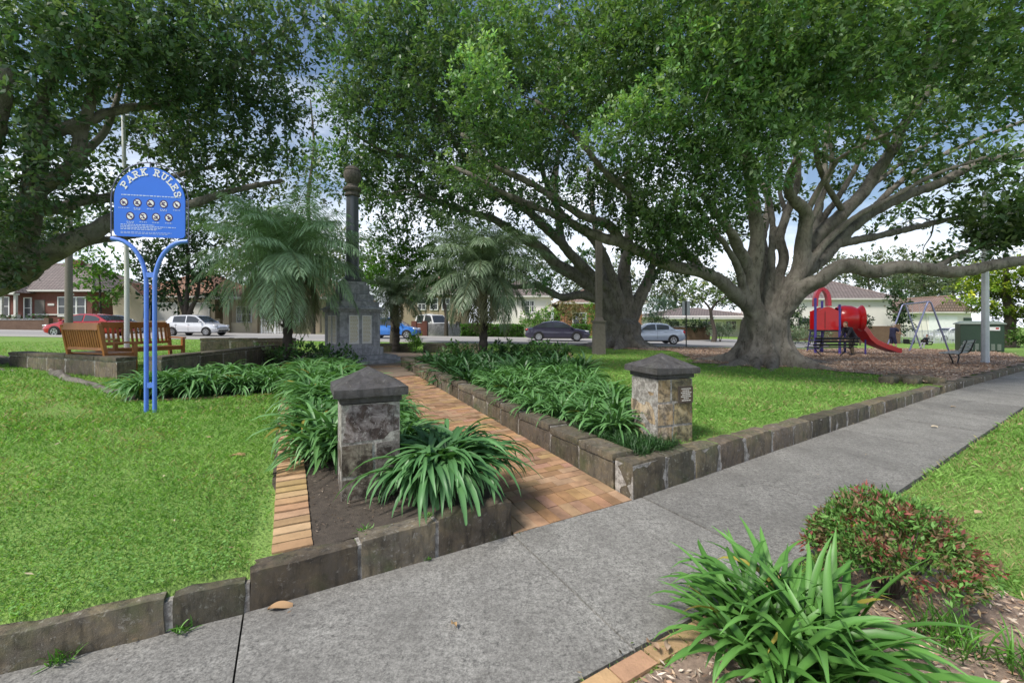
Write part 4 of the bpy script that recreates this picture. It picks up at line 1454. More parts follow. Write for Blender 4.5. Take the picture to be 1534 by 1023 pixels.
# toddler in the bucket swing
J = dict(pelvis=(0, 0, .0), waist=(-.01, 0, .09), chest=(-.02, 0, .21), neckb=(-.01, 0, .31), head0=(0, 0, .34), head1=(.02, 0, .41), head2=(.015, 0, .45), head3=(.01, 0, .50), face=(-1, 0, -.1),
         shL=(-.01, .12, .27), elL=(-.10, .15, .16), wrL=(-.2, .15, .13), haL=(-.25, .15, .14), shR=(-.01, -.12, .27), elR=(-.10, -.15, .16), wrR=(-.2, -.15, .13), haR=(-.25, -.15, .14),
         hipL=(-.03, .07, -.02), knL=(-.24, .09, -.04), anL=(-.27, .1, -.26), toL=(-.36, .1, -.29), hipR=(-.03, -.07, -.02), knR=(-.24, -.09, -.04), anR=(-.27, -.1, -.26), toR=(-.36, -.1, -.29))
person('toddler in dark top and pale trousers sitting in the bucket swing', (SEAT.x, SEAT.y, SEAT.z + .02), 0, J, (M['dark_jacket'], M['pale_cloth']), dict(sleeve=1), 1.0, M['brown_hair'], h=.95, shoe=M['white_shoe'])
# ------------------------------------------------------------------ cars (front faces local +x, ground at z=0)
def interp_poly(pts, x):
    return float(np.interp(x, [p[0] for p in pts], [p[1] for p in pts]))


def make_car(label, cat, x, y, z, rz, L, Wd, belt, roof, wheels, wr, paint, tail_h=(.75, .92), head_h=(.62, .78), group='cars parked along the road', spokes=5, rear_glass=True, two_windows=((.0, 1.0),), pillars=()):
    """belt: [(x,z)] lower body top line; roof: [(x,z)] greenhouse outline from rear base over the roof to windscreen base"""
    r = thing('parked_car', label, cat, (x, y, z), rz, group)
    hw = Wd / 2; x0, x1 = belt[0][0], belt[-1][0]
    n = 34
    ringn = None; vs, fs = [], []
    for i in range(n + 1):
        q = i / n; xx = x0 + (x1 - x0) * q
        e = min(q, 1 - q) * (x1 - x0)
        nar = 1 - .20 * max(0, 1 - e / .55) ** 2.2
        zt = interp_poly(belt, xx); zb = .20 + .14 * max(0, 1 - e / .5) ** 2
        w = hw * nar
        for wx in wheels:
            pass
        ring = [(0, zt + .012), (w * .55, zt + .010), (w * .86, zt - .012), (w * .955, zt - .06), (w * 1.0, zt - (zt - zb) * .35), (w * .99, zb + .22), (w * .955, zb + .06), (w * .85, zb), (0, zb)]
        full = ring + [(-a, b) for a, b in ring[-2:0:-1]]
        ringn = len(full)
        vs += [Vector((xx, a, b)) for a, b in full]
    for i in range(n):
        for k in range(ringn):
            a, b = i * ringn + k, i * ringn + (k + 1) % ringn
            fs.append((a, b, b + ringn, a + ringn))
    fs += [tuple(range(ringn)), tuple(range((n + 1) * ringn - 1, n * ringn - 1, -1))]
    mb = MB(); mb.add(vs, fs); body = smooth_by_angle(mb.build('body', paint, r), 40)
    # greenhouse: shell of paint, glazing set proud
    rx0, rx1 = roof[0][0], roof[-1][0]
    zmax = max(p[1] for p in roof)
    def half(z, xx):
        zb = interp_poly(belt, xx)
        k = max(0, min(1, (z - zb) / max(.05, zmax - zb)))
        return hw * (.93 - .20 * k ** 1.2)
    vs, fs = [], []; m = 24
    xs = sorted(set([rx0 + (rx1 - rx0) * i / m for i in range(m + 1)] + [p[0] for p in roof]))
    for xx in xs:
        zt = interp_poly(roof, xx); zb = interp_poly(belt, xx) - .03
        zt = max(zt, zb + .01)
        hb, ht = half(zb, xx), half(zt, xx)
        zm = zb + (zt - zb) * .93
        ring = [(hb, zb), (half(zm, xx), zm), (ht * .90, zt - .004), (ht * .5, zt + .016), (0, zt + .022)]
        full = ring + [(-a, b) for a, b in ring[-2::-1]]
        vs += [Vector((xx, a, b)) for a, b in full]
    k_ = 9
    for i in range(len(xs) - 1):
        for k in range(k_ - 1):
            a = i * k_ + k; fs.append((a, a + k_, a + k_ + 1, a + 1))
    mb = MB(); mb.add(vs, fs); cab = smooth_by_angle(mb.build('cabin', paint, r), 35)
    # side glass
    xa, xb = rx0, rx1
    for sd in (-1, 1):
        for (q0, q1) in two_windows:
            wx0 = xa + (xb - xa) * q0; wx1 = xa + (xb - xa) * q1
            lo, hi = [], []
            for i in range(13):
                xx = wx0 + (wx1 - wx0) * i / 12
                zb = interp_poly(belt, xx) + .03; zt = interp_poly(roof, xx) - .075
                if zt > zb + .01: lo.append((xx, zb)); hi.append((xx, zt))
            if len(lo) < 3: continue
            pv = [Vector((a, sd * (half(b, a) + .007), b)) for a, b in lo] + [Vector((a, sd * (half(b, a) + .007), b)) for a, b in hi[::-1]]
            nn = len(lo); f_ = []
            for i in range(nn - 1): f_.append((i, i + 1, 2 * nn - 2 - i, 2 * nn - 1 - i))
            if sd > 0: f_ = [q[::-1] for q in f_]
            mb = MB(); mb.add(pv, f_); mb.build('side_window', M['glass'], r, True)
    # windscreen and rear window
    def screen(pa, pb, name):
        (xa_, za_), (xb_, zb_) = pa, pb
        t0, t1 = .10, .93
        A_ = (xa_ + (xb_ - xa_) * t0, za_ + (zb_ - za_) * t0); B_ = (xa_ + (xb_ - xa_) * t1, za_ + (zb_ - za_) * t1)
        nx, nz = -(zb_ - za_), (xb_ - xa_); l = math.hypot(nx, nz); nx, nz = nx / l, nz / l
        if nz < 0: nx, nz = -nx, -nz
        h0, h1 = half(A_[1], A_[0]) * .93, half(B_[1], B_[0]) * .86
        o = .026
        v = []
        for (px_, pz_), h_ in ((A_, h0), (B_, h1)):
            for j in range(7):
                yy = -h_ + 2 * h_ * j / 6; v.append(Vector((px_ + nx * (o - .018 * abs(yy / h_) ** 2), yy, pz_ + nz * (o - .018 * abs(yy / h_) ** 2))))
        mb = MB(); mb.add(v, [(j, j + 1, j + 8, j + 7) for j in range(6)]); mb.build(name, M['glass'], r, True)
    screen(roof[-1], roof[-2], 'windscreen')
    if rear_glass: screen(roof[0], roof[1], 'rear_window')
    # wheels
    for wx in wheels:
        for sd in (-1, 1):
            aw = MB(); pts = []
            N_ = 22
            for k in range(N_):
                a = 2 * PI * k / N_; pts.append(Vector((wx + (wr + .055) * math.cos(a), sd * (hw + .004), max(.17, wr + (wr + .055) * math.sin(a)))))
            aw.add(pts, [tuple(range(N_)) if sd < 0 else tuple(range(N_ - 1, -1, -1))]); aw.build('wheel_arch', M['black_trim'], r)
            wh = MB(); vs, fs = [], []
            prof = [(wr * .62, .0), (wr * .66, .022), (wr * .95, .022), (wr, .0), (wr, -.17), (wr * .6, -.19)]
            N_ = 24
            for rr_, dy in prof:
                for k in range(N_):
                    a = 2 * PI * k / N_; vs.append(Vector((rr_ * math.cos(a), sd * dy, rr_ * math.sin(a))))
            for i in range(len(prof) - 1):
                for k in range(N_):
                    a, b = i * N_ + k, i * N_ + (k + 1) % N_; fs.append((a, b, b + N_, a + N_))
            wh.add(vs, fs)
            wo = smooth_by_angle(wh.build('wheel', M['tyre'], r, loc=(wx, sd * (hw + .006), wr)), 40)
            rm = MB()
            rm.tube([(0, sd * -.02, 0), (0, sd * .02, 0)], wr * .18, 12)
            for k in range(spokes):
                a = 2 * PI * k / spokes + .3
                rm.bar((wr * .12 * math.cos(a), sd * .004, wr * .12 * math.sin(a)), (wr * .63 * math.cos(a), sd * .012, wr * .63 * math.sin(a)), .018, wr * .2, (-math.sin(a), 0, math.cos(a)))
            ringv = []
            for rr_ in (wr * .54, wr * .66):
                for k in range(N_):
                    a = 2 * PI * k / N_; ringv.append(Vector((rr_ * math.cos(a), sd * .024, rr_ * math.sin(a))))
            rm.add(ringv, [(k, (k + 1) % N_, (k + 1) % N_ + N_, k + N_) for k in range(N_)])
            rm.build('rim', M['rim'], wo)
            dk = MB(); disc2 = [Vector((wr * .62 * math.cos(2 * PI * k / N_), sd * -.03, wr * .62 * math.sin(2 * PI * k / N_))) for k in range(N_)]
            dk.add(disc2, [tuple(range(N_))]); dk.build('brake_disc', M['black_trim'], wo)
    # lights, mirrors, handles, bumpers, plates
    for sd in (-1, 1):
        mb = MB(); zc = sum(head_h) / 2; hh = (head_h[1] - head_h[0])
        mb.stone((x1 - .21, sd * hw * .74, zc), (.34, .24, hh * .9), 0, n=2, rnd=.35, amp=0); mb.build('headlight', M['lamp_clear'], r, True)
        mb = MB(); zc = sum(tail_h) / 2; hh = (tail_h[1] - tail_h[0])
        mb.stone((x0 + .17, sd * hw * .76, zc), (.30, .25, hh * .9), 0, n=2, rnd=.3, amp=0); mb.build('tail_light', M['tail_red'], r, True)
        xm = roof[-1][0] - .28
        mb = MB(); mb.stone((xm, sd * (hw + .06), interp_poly(belt, xm) + .10), (.11, .17, .12), n=2, rnd=.35, amp=0); mb.build('mirror', paint, r, True)
        for q in ((roof[0][0] + roof[-1][0]) * .5 - .62, (roof[0][0] + roof[-1][0]) * .5 + .30):
            mb = MB(); mb.box((q, sd * (hw * .99), interp_poly(belt, q) - .13), (.17, .03, .03)); mb.build('door_handle', paint, r)
        mb = MB()
        for q in pillars: mb.box((q, sd * (hw + .001), interp_poly(belt, q) * .5 + .16), (.010, .006, interp_poly(belt, q) - .42))
        mb.box(((wheels[0] + wheels[1]) / 2, sd * hw * .985, .25), (wheels[1] - wheels[0] - 2 * wr - .15, .03, .07))
        mb.build('door_seams', M['black_trim'], r)
    mb = MB(); mb.box((x1 - .03, 0, .36), (.06, Wd * .62, .13)); mb.box((x1 - .05, 0, .6), (.06, Wd * .4, .07)); mb.build('grille', M['black_trim'], r)
    mb = MB(); mb.box((x0 - .005, 0, .62), (.02, .37, .12)); mb.build('number_plate', M['white_paint'], r)
    return r


HATCH_B = [(-1.92, .62), (-1.86, .88), (-1.3, .95), (0, .93), (.75, .92), (1.35, .86), (1.75, .74), (1.92, .58)]
HATCH_R = [(-1.80, .93), (-1.42, 1.42), (-.9, 1.49), (-.1, 1.50), (.35, 1.44), (1.12, .90)]
SED_B = [(-2.3, .58), (-2.24, .92), (-1.7, .99), (-.6, .95), (.9, .94), (1.5, .88), (2.1, .74), (2.32, .55)]
SED_R = [(-1.78, .98), (-1.0, 1.36), (-.45, 1.44), (.05, 1.44), (.45, 1.36), (1.25, .92)]
SED2_B = [(-2.1, .60), (-2.04, .96), (-1.35, 1.0), (0, .94), (.8, .93), (1.4, .87), (1.95, .74), (2.12, .55)]
SED2_R = [(-1.38, .99), (-.95, 1.33), (-.55, 1.40), (.1, 1.41), (.42, 1.36), (1.15, .91)]
WAG_B = [(-2.15, .6), (-2.12, .95), (-1.3, .98), (0, .95), (.9, .93), (1.5, .86), (2.0, .74), (2.15, .55)]
WAG_R = [(-2.05, .96), (-1.75, 1.42), (-1.2, 1.47), (0, 1.47), (.42, 1.40), (1.2, .91)]
VAN_B = [(-2.2, .7), (-2.18, 1.12), (-1, 1.14), (.5, 1.14), (1.4, 1.12), (1.8, 1.0), (2.15, .85), (2.22, .6)]
VAN_R = [(-2.16, 1.14), (-2.05, 1.86), (-1.6, 1.92), (0, 1.93), (.9, 1.86), (1.72, 1.08)]
W2 = ((.16, .475), (.505, .92))


def car_at(px, py, Y, rz, *a, **k):
    x = X(px, Y); return (x, Y, zg(x, Y) + .02, rz)


def put(label, cat, px, Y, rz, L, Wd, b, rf, wh, wr, paint, **k):
    x = X(px, Y); z = zg(x, Y) + (.02 if 26.4 < Y < 34.8 else 0)
    return make_car(label, cat, x, Y, z, rz, L, Wd, b, rf, wh, wr, paint, **k)


put('white hatchback parked across the road left of the palm', 'car', 296, 31.6, R(-1), 3.9, 1.7, HATCH_B, HATCH_R, (-1.22, 1.23), .30, car_paint('paint_white', (.72, .73, .76)), two_windows=((.2, .50), (.53, .92)), pillars=(-.05, .95, -.95), spokes=7)
put('red sedan parked on the near side of the road behind the timber benches', 'car', 136, 27.6, R(180), 4.6, 1.8, SED_B, SED_R, (-1.32, 1.38), .32, car_paint('paint_red', (.42, .012, .02)), two_windows=W2, pillars=(-.2, .95))
put('silver grey sedan standing across the road beyond the red sedan', 'car', 172, 33.6, R(55), 4.3, 1.75, SED2_B, SED2_R, (-1.25, 1.3), .31, car_paint('paint_silver', (.42, .46, .48), .4), two_windows=W2)
put('bright blue hatchback parked across the road behind the memorial', 'car', 589, 32.0, R(-2), 4.2, 1.7, HATCH_B, HATCH_R, (-1.22, 1.23), .30, car_paint('paint_blue', (.045, .20, .62), .2), two_windows=((.2, .50), (.53, .92)), pillars=(-.05, .95))
put('white van standing in a driveway beyond the blue hatchback', 'van', 648, 40.5, R(-52), 4.4, 1.75, VAN_B, VAN_R, (-1.35, 1.4), .33, car_paint('paint_van', (.66, .66, .66), .0), two_windows=((.1, .45), (.52, .9)))
put('dark purple grey sedan parked across the road before the green hedge', 'car', 834, 31.8, R(-3), 4.6, 1.8, SED_B, SED_R, (-1.32, 1.38), .33, car_paint('paint_purple', (.055, .052, .085), .4), two_windows=W2, pillars=(-.2, .95), spokes=10)
put('silver blue sedan partly hidden behind the second fig trunk', 'car', 975, 29.6, R(178), 4.25, 1.7, SED2_B, SED2_R, (-1.25, 1.3), .30, car_paint('paint_pale', (.36, .42, .52), .3), two_windows=W2, pillars=(-.2, .9), tail_h=(.66, .94))
put('white station wagon parked far right beside the white garage', 'car', 1422, 46.0, R(180), 4.4, 1.75, WAG_B, WAG_R, (-1.3, 1.35), .31, car_paint('paint_wagon', (.68, .69, .70), .0), two_windows=((.05, .3), (.33, .6), (.63, .92)))
# ------------------------------------------------------------------ houses
def roof_faces(mb_pts, uvs, me_name, mat, parent, polys):
    me = bpy.data.meshes.new(me_name); me.from_pydata([tuple(p) for p in mb_pts], [], polys); me.materials.append(mat)
    uv = me.uv_layers.new(name='UVMap')
    for poly in me.polygons:
        n = poly.normal
        # slope coordinates: along the eave and up the slope
        e = Vector((0, 0, 1)).cross(n)
        if e.length < 1e-4: e = Vector((1, 0, 0))
        e.normalize(); s = n.cross(e)
        for li in poly.loop_indices:
            v = me.vertices[me.loops[li].vertex_index].co
            uv.data[li].uv = (v.dot(e), v.dot(s))
    o = bpy.data.objects.new(me_name, me); COL.objects.link(o); o.parent = parent
    return o


def hip_roof(parent, x0, x1, y0, y1, z0, h, mat, over=.5, gable=False):
    x0 -= over; x1 += over; y0 -= over; y1 += over
    w, d = x1 - x0, y1 - y0
    t = .18
    if w >= d:
        i = 0 if gable else d / 2
        r0, r1 = (x0 + i, (y0 + y1) / 2, z0 + h), (x1 - i, (y0 + y1) / 2, z0 + h)
        v = [(x0, y0, z0), (x1, y0, z0), (x1, y1, z0), (x0, y1, z0), r0, r1]
        f = [(0, 1, 5, 4), (1, 2, 5), (2, 3, 4, 5), (3, 0, 4)]
        rdg = [(r0, r1)] + ([] if gable else [(v[0], r0), (v[3], r0), (v[1], r1), (v[2], r1)])
    else:
        i = 0 if gable else w / 2
        r0, r1 = ((x0 + x1) / 2, y0 + i, z0 + h), ((x0 + x1) / 2, y1 - i, z0 + h)
        v = [(x0, y0, z0), (x1, y0, z0), (x1, y1, z0), (x0, y1, z0), r0, r1]
        f = [(0, 1, 4), (1, 2, 5, 4), (2, 3, 5), (3, 0, 4, 5)]
        rdg = [(r0, r1)] + ([] if gable else [(v[0], r0), (v[1], r0), (v[2], r1), (v[3], r1)])
    ro = roof_faces([Vector(q) for q in v], None, 'roof', mat, parent, f)
    rc = MB()
    for a, b in rdg: rc.tube([Vector(a), Vector(b)], .12, 6)
    rc.build('ridge_capping', mat_plain(mat), ro)
    fb = MB()
    for a, b in ((0, 1), (1, 2), (2, 3), (3, 0)):
        A_, B_ = Vector(v[a]), Vector(v[b]); fb.bar(A_ + Vector((0, 0, -.08)), B_ + Vector((0, 0, -.08)), .10, .16)
    fb.add([Vector((q[0], q[1], z0 - .12)) for q in v[:4]], [(3, 2, 1, 0)])
    fb.build('gutter_and_eaves', M['off_white'], ro)
    return ro


_pl = {}


def mat_plain(mat):
    if mat.name not in _pl:
        c = {'tile_grey': (.2, .16, .15), 'tile_terra': (.3, .15, .09), 'tile_brown': (.27, .18, .14)}[mat.name]
        _pl[mat.name] = simple(mat.name + '_ridge', c, .85, var=.2)
    return _pl[mat.name]


def window(parent, x, y, z, w, h, fm='white_paint', bars=1, deep=.06, ny=-1):
    f = MB(); t = .09
    f.box((x - w / 2 - t / 2, y + ny * .03, z), (t, deep, h + 2 * t)); f.box((x + w / 2 + t / 2, y + ny * .03, z), (t, deep, h + 2 * t))
    f.box((x, y + ny * .03, z + h / 2 + t / 2), (w, deep, t)); f.box((x, y + ny * .05, z - h / 2 - t / 2), (w, deep + .06, t))
    for k in range(1, bars + 1): f.box((x - w / 2 + w * k / (bars + 1), y + ny * .035, z), (.05, .05, h))
    f.box((x, y + ny * .034, z + .02), (w, .04, .05))
    fo = f.build('window', M[fm], parent)
    p = MB(); p.box((x, y + ny * .008, z), (w, .012, h)); p.build('pane', M['pane'], fo)
    return fo


def house(label, px0, px1, Y, depth, hw, hr, wall, rmat, base=0.0, gable=False, over=.5, name='house'):
    x0, x1 = X(px0, Y), X(px1, Y); xc = (x0 + x1) / 2
    r = thing(name, label, 'house', (xc, Y, zg(xc, Y) + base - .2))
    w = x1 - x0
    mb = MB(); mb.box((0, depth / 2, (hw + .2 - base - .3) / 2), (w, depth, hw + .5 + base)); mb.build('wall', M[wall], r)
    hip_roof(r, -w / 2, w / 2, 0, depth, hw + .24, hr, M[rmat], over, gable)
    return r, w, hw + .2


# left red brick bungalow
r, w, h = house('red brick bungalow with grey tiled roof and white framed windows on the far left', -70, 138, 42, 9, 3.1, 3.1, 'brick_red', 'tile_grey', .55)
u42 = 42 / F
lx_ = lambda px: X(px, 42) - r.location.x
for px, ww in ((94, .75), (108, .75), (122, .75), (8, .7)):
    window(r, lx_(px), 0, 1.75, ww, 1.75, bars=0)
window(r, lx_(42), 0, 1.6, .6, 1.9, bars=0)
mb = MB(); mb.box((lx_(60), -.02, 1.3), (.95, .06, 2.2)); d_ = mb.build('front_door', M['old_timber'], r); mb = MB(); mb.box((lx_(60) + .35, -.06, 1.2), (.06, .06, .12)); mb.build('handle', M['bronze'], d_)
mb = MB(); mb.box((lx_(77), -.03, 1.95), (.62, .04, .2)); mb.build('house_number_plate', M['off_white'], r)
mb = MB(); mb.box((lx_(85), -.05, .98), (5.4, .1, .12)); mb.build('sill_band', M['off_white'], r)
for px in (14, 31, 51, 130):
    mb = MB(); mb.box((lx_(px), -1.55, 1.6), (.2, .2, 2.6)); mb.box((lx_(px), -1.55, .5), (.42, .42, .9)); mb.box((lx_(px), -1.55, 2.85), (.34, .34, .18)); mb.build('porch_column', M['off_white'], r)
mb = MB(); mb.box((lx_(30), -.9, .25), (5.6, 1.8, .35)); mb.build('porch_floor', M['asphalt'], r)
pg = MB(); gx0, gx1 = lx_(12), lx_(54)
v = [(gx0, -1.9, 3.0), (gx1, -1.9, 3.0), ((gx0 + gx1) / 2, -1.9, 4.25), (gx0, 2.2, 3.0), (gx1, 2.2, 3.0), ((gx0 + gx1) / 2, 2.2, 4.25)]
po = roof_faces([Vector(q) for q in v], None, 'porch_roof', M['tile_grey'], r, [(1, 4, 5, 2), (3, 0, 2, 5)])
mb = MB(); mb.add([Vector((q[0], -1.82, q[2])) for q in v[:3]], [(0, 1, 2)]); mb.bar((gx0 - .1, -1.92, 2.95), ((gx0 + gx1) / 2, -1.92, 4.25), .08, .22, (0, 0, 1)); mb.bar((gx1 + .1, -1.92, 2.95), ((gx0 + gx1) / 2, -1.92, 4.25), .08, .22, (0, 0, 1)); mb.box(((gx0 + gx1) / 2, -1.85, 2.9), (gx1 - gx0, .1, .2)); mb.build('gable_boards', M['off_white'], po)
mb = MB(); mb.box((lx_(55), 4, 6.1), (.7, .7, 1.4)); mb.build('chimney', M['brick_red'], r)

# cream cottage with gable beside the flagpole
r, w, h = house('cream rendered cottage with white roller shutters behind the white hatchback', 196, 322, 39, 9, 2.9, 2.6, 'cream_wall', 'tile_terra', .25)
for px, ww in ((246, 2.3), (226, .8), (300, 1.6)):
    xx = X(px, 39) - r.location.x
    mb = MB(); mb.box((xx, -.04, 1.75), (ww, .08, 1.45)); so = mb.build('roller_shutter', M['off_white'], r)
    mb = MB()
    for e in (-1, 1): mb.box((xx + e * (ww / 2 + .05), -.05, 1.75), (.09, .11, 1.6))
    mb.box((xx, -.05, 2.52), (ww + .2, .12, .1)); mb.box((xx, -.06, .98), (ww + .2, .14, .08)); mb.build('shutter_frame', M['white_paint'], so)
gx = X(205, 39) - r.location.x
v = [(gx - 1.3, -1.2, 2.9), (gx + 1.5, -1.2, 2.9), (gx + .1, -1.2, 4.3), (gx - 1.3, 3, 2.9), (gx + 1.5, 3, 2.9), (gx + .1, 3, 4.3)]
po = roof_faces([Vector(q) for q in v], None, 'gable_roof', M['tile_terra'], r, [(1, 4, 5, 2), (3, 0, 2, 5)])
mb = MB(); mb.add([Vector((q[0], -1.0, q[2])) for q in v[:3]] + [Vector((gx - 1.1, -1.0, .1)), Vector((gx + 1.3, -1.0, .1))], [(0, 3, 4, 1), (0, 1, 2)]); mb.bar((gx - 1.4, -1.22, 2.85), (gx + .1, -1.22, 4.3), .1, .2); mb.bar((gx + 1.6, -1.22, 2.85), (gx + .1, -1.22, 4.3), .1, .2); mb.build('gable_front', M['cream_wall'], r)

# second cream house with terracotta roof behind the left palm
r, w, h = house('cream house with terracotta tiled roof and columned verandah behind the left palm', 334, 505, 38.5, 9, 2.9, 2.9, 'cream_wall', 'tile_terra', .3)
for px in (346, 388, 420, 480):
    mb = MB(); mb.box((X(px, 37.6) - r.location.x, -1.3, 1.45), (.42, .42, 2.9)); mb.build('verandah_column', M['beige_wall'], r)
mb = MB(); mb.box((0, -.75, 2.98), (w + .4, 1.6, .18)); mb.build('verandah_roof', M['off_white'], r)
for px, ww in ((366, 1.2), (404, 1.3), (445, 1.4)): window(r, X(px, 38.5) - r.location.x, 0, 1.6, ww, 1.3, bars=2)
# pale two storey house beyond the driveway
r, w, h = house('narrow brown and white house glimpsed between the palms beyond the van', 600, 690, 50, 9, 4.2, 2.4, 'beige_wall', 'tile_brown', .2)
for px, z in ((632, 3.2), (650, 3.2), (668, 3.2), (642, 1.4)): window(r, X(px, 50) - r.location.x, 0, z, .8, 1.2, bars=1)
r, w, h = house('white weatherboard house with grey roof right of the right palm', 738, 826, 47, 9, 3.9, 2.0, 'render_white', 'tile_grey', .2)
for px in (790, 797): window(r, X(px, 47) - r.location.x, 0, 3.0, .35, 1.1, bars=0)
mb = MB()
for k in range(5): mb.box((X(786 + k * 3.5, 47) - r.location.x, -.06, 2.1), (.05, .06, 3.4))
mb.build('wall_battens', M['white_paint'], r)
mb = MB(); mb.box((X(800, 47) - r.location.x, -1.0, 1.7), (3.2, 1.8, .12)); mb.build('awning', M['off_white'], r)
r, w, h = house('orange brick house behind the purple grey sedan and second fig', 842, 962, 46, 9, 3.4, 2.2, 'brick_orange', 'tile_brown', .1)
for px in (868, 930): window(r, X(px, 46) - r.location.x, 0, 1.9, 1.3, 1.2, bars=1)
r, w, h = house('long low white roofed house behind the brick wall and small street tree', 985, 1125, 52, 9, 2.3, 1.0, 'render_white', 'tile_grey', .1)
mb = MB(); mb.box((0, -1.2, 2.2), (w * .9, 2.6, .10)); mb.build('carport_roof', M['white_paint'], r)
for px in (1010, 1060, 1095): window(r, X(px, 52) - r.location.x, 0, 1.4, 1.2, 1.0, bars=1)
# white house behind the play tower
r, w, h = house('white rendered house with brown tiled hip roof behind the red play tower', 1189, 1337, 43, 10, 3.25, 2.7, 'render_white', 'tile_grey', .95, over=.35)
window(r, X(1204, 43) - r.location.x, 0, 1.15, .9, .55, fm='slat_dark', bars=1)
window(r, X(1279, 43) - r.location.x, 0, 1.5, .5, .6, bars=0)
mb = MB(); mb.box((0, 5, -.22), (w + .12, 10.2, 1.75)); mb.build('brick_base', M['brick_brown'], r)
mb = MB()
for px in (1257, 1290, 1302, 1325): mb.box((X(px, 43) - r.location.x, -.03, 2.75), (.16, .05, .12))
mb.build('wall_vents', M['beige_wall'], r)
# far right garage house
r, w, h = house('white garage house with brown gabled roof at the far right', 1389, 1455, 55, 9, 2.9, 2.0, 'render_white', 'tile_brown', .35, gable=True)
mb = MB(); mb.box((X(1412, 55) - r.location.x, -.05, 1.4), (3.6, .08, 2.3)); mb.build('garage_door', M['white_paint'], r)
mb = MB(); mb.box((X(1449, 55) - r.location.x, -.06, 1.3), (1.0, .08, 2.2)); mb.build('side_door', M['cab_green'], r)


# ------------------------------------------------------------------ fences and street walls
def long_wall(label, px0, px1, Y, h, mat, th=.25, cap=None, name='brick_wall', cat='wall'):
    x0, x1 = X(px0, Y), X(px1, Y); xc = (x0 + x1) / 2
    r = thing(name, label, cat, (xc, Y, zg(xc, Y) - .15))
    mb = MB(); mb.box((0, 0, (h + .15) / 2), (x1 - x0, th, h + .15)); mb.build('wall_face', M[mat], r)
    if cap:
        mb = MB(); n = max(2, int((x1 - x0) / .5))
        for k in range(n): mb.stone((x0 - xc + (k + .5) * (x1 - x0) / n, 0, h + .19), ((x1 - x0) / n - .01, th + .08, .09), n=2, rnd=.15, amp=.004)
        mb.build('coping', M[cap], r)
    for e in (x0 - xc + .2, x1 - xc - .2):
        mb = MB(); mb.box((e, 0, (h + .3) / 2), (.42, th + .12, h + .34)); mb.build('pier', M[mat], r)
    return r


long_wall('low dark brick front wall with rough top before the red brick bungalow', -90, 76, 37.6, .85, 'brick_brown', cap='grey_stone')
long_wall('low beige front wall behind the white hatchback', 214, 332, 37.6, 1.05, 'beige_wall')
long_wall('beige front fence wall with panels behind the left palm', 336, 420, 37.4, .95, 'cream_wall')
long_wall('weathered grey stone fence wall left of the clipped hedge', 634, 690, 38.0, 1.1, 'grey_stone')
long_wall('red brown timber panel fence end beside the white van', 617, 640, 36.6, 1.15, 'brick_red', name='fence', cat='fence')
long_wall('brown brick boundary wall right of the second fig', 968, 1062, 38.6, 1.15, 'brick_brown', cap='grey_stone')
long_wall('brown brick boundary wall behind the slide and white house', 1262, 1346, 39.0, 1.55, 'brick_brown', cap=None)
# white steel fence right
def picket(label, px0, px1, Y, h, gap, mat, cat='fence'):
    x0, x1 = X(px0, Y), X(px1, Y); xc = (x0 + x1) / 2
    r = thing('fence', label, cat, (xc, Y, zg(xc, Y)))
    mb = MB()
    for z in (.2, h - .12): mb.box((0, 0, z), (x1 - x0, .04, .05))
    mb.build('rail', M[mat], r)
    mb = MB(); n = int((x1 - x0) / gap)
    for k in range(n + 1): mb.box((x0 - xc + k * (x1 - x0) / n, -.03, h / 2), (gap * .42, .02, h))
    mb.build('pickets', M[mat], r)
    for e in (x0 - xc, 0, x1 - xc):
        mb = MB(); mb.box((e, 0, h / 2), (.09, .09, h + .1)); mb.build('post', M[mat], r)
    return r


picket('white steel picket gate fence behind the left palm trunk', 392, 432, 36.9, 1.35, .13, 'white_paint')
picket('pale wire picket fence beyond the swing set', 1348, 1452, 41.0, 1.25, .14, 'pole_grey')
# ------------------------------------------------------------------ trees
def fieldn(p, f, seed):
    """cheap smooth pseudo-noise in [-1,1] for (N,3) points"""
    r = np.random.default_rng(seed); o = np.zeros(len(p))
    for k in range(5):
        d = unit(r.normal(size=3)) * f * (1 + .5 * k); o += np.sin(p @ d + r.uniform(0, 6.28)) / (1 + .35 * k)
    return o / 2.3


LEAF_TOTAL = [0]


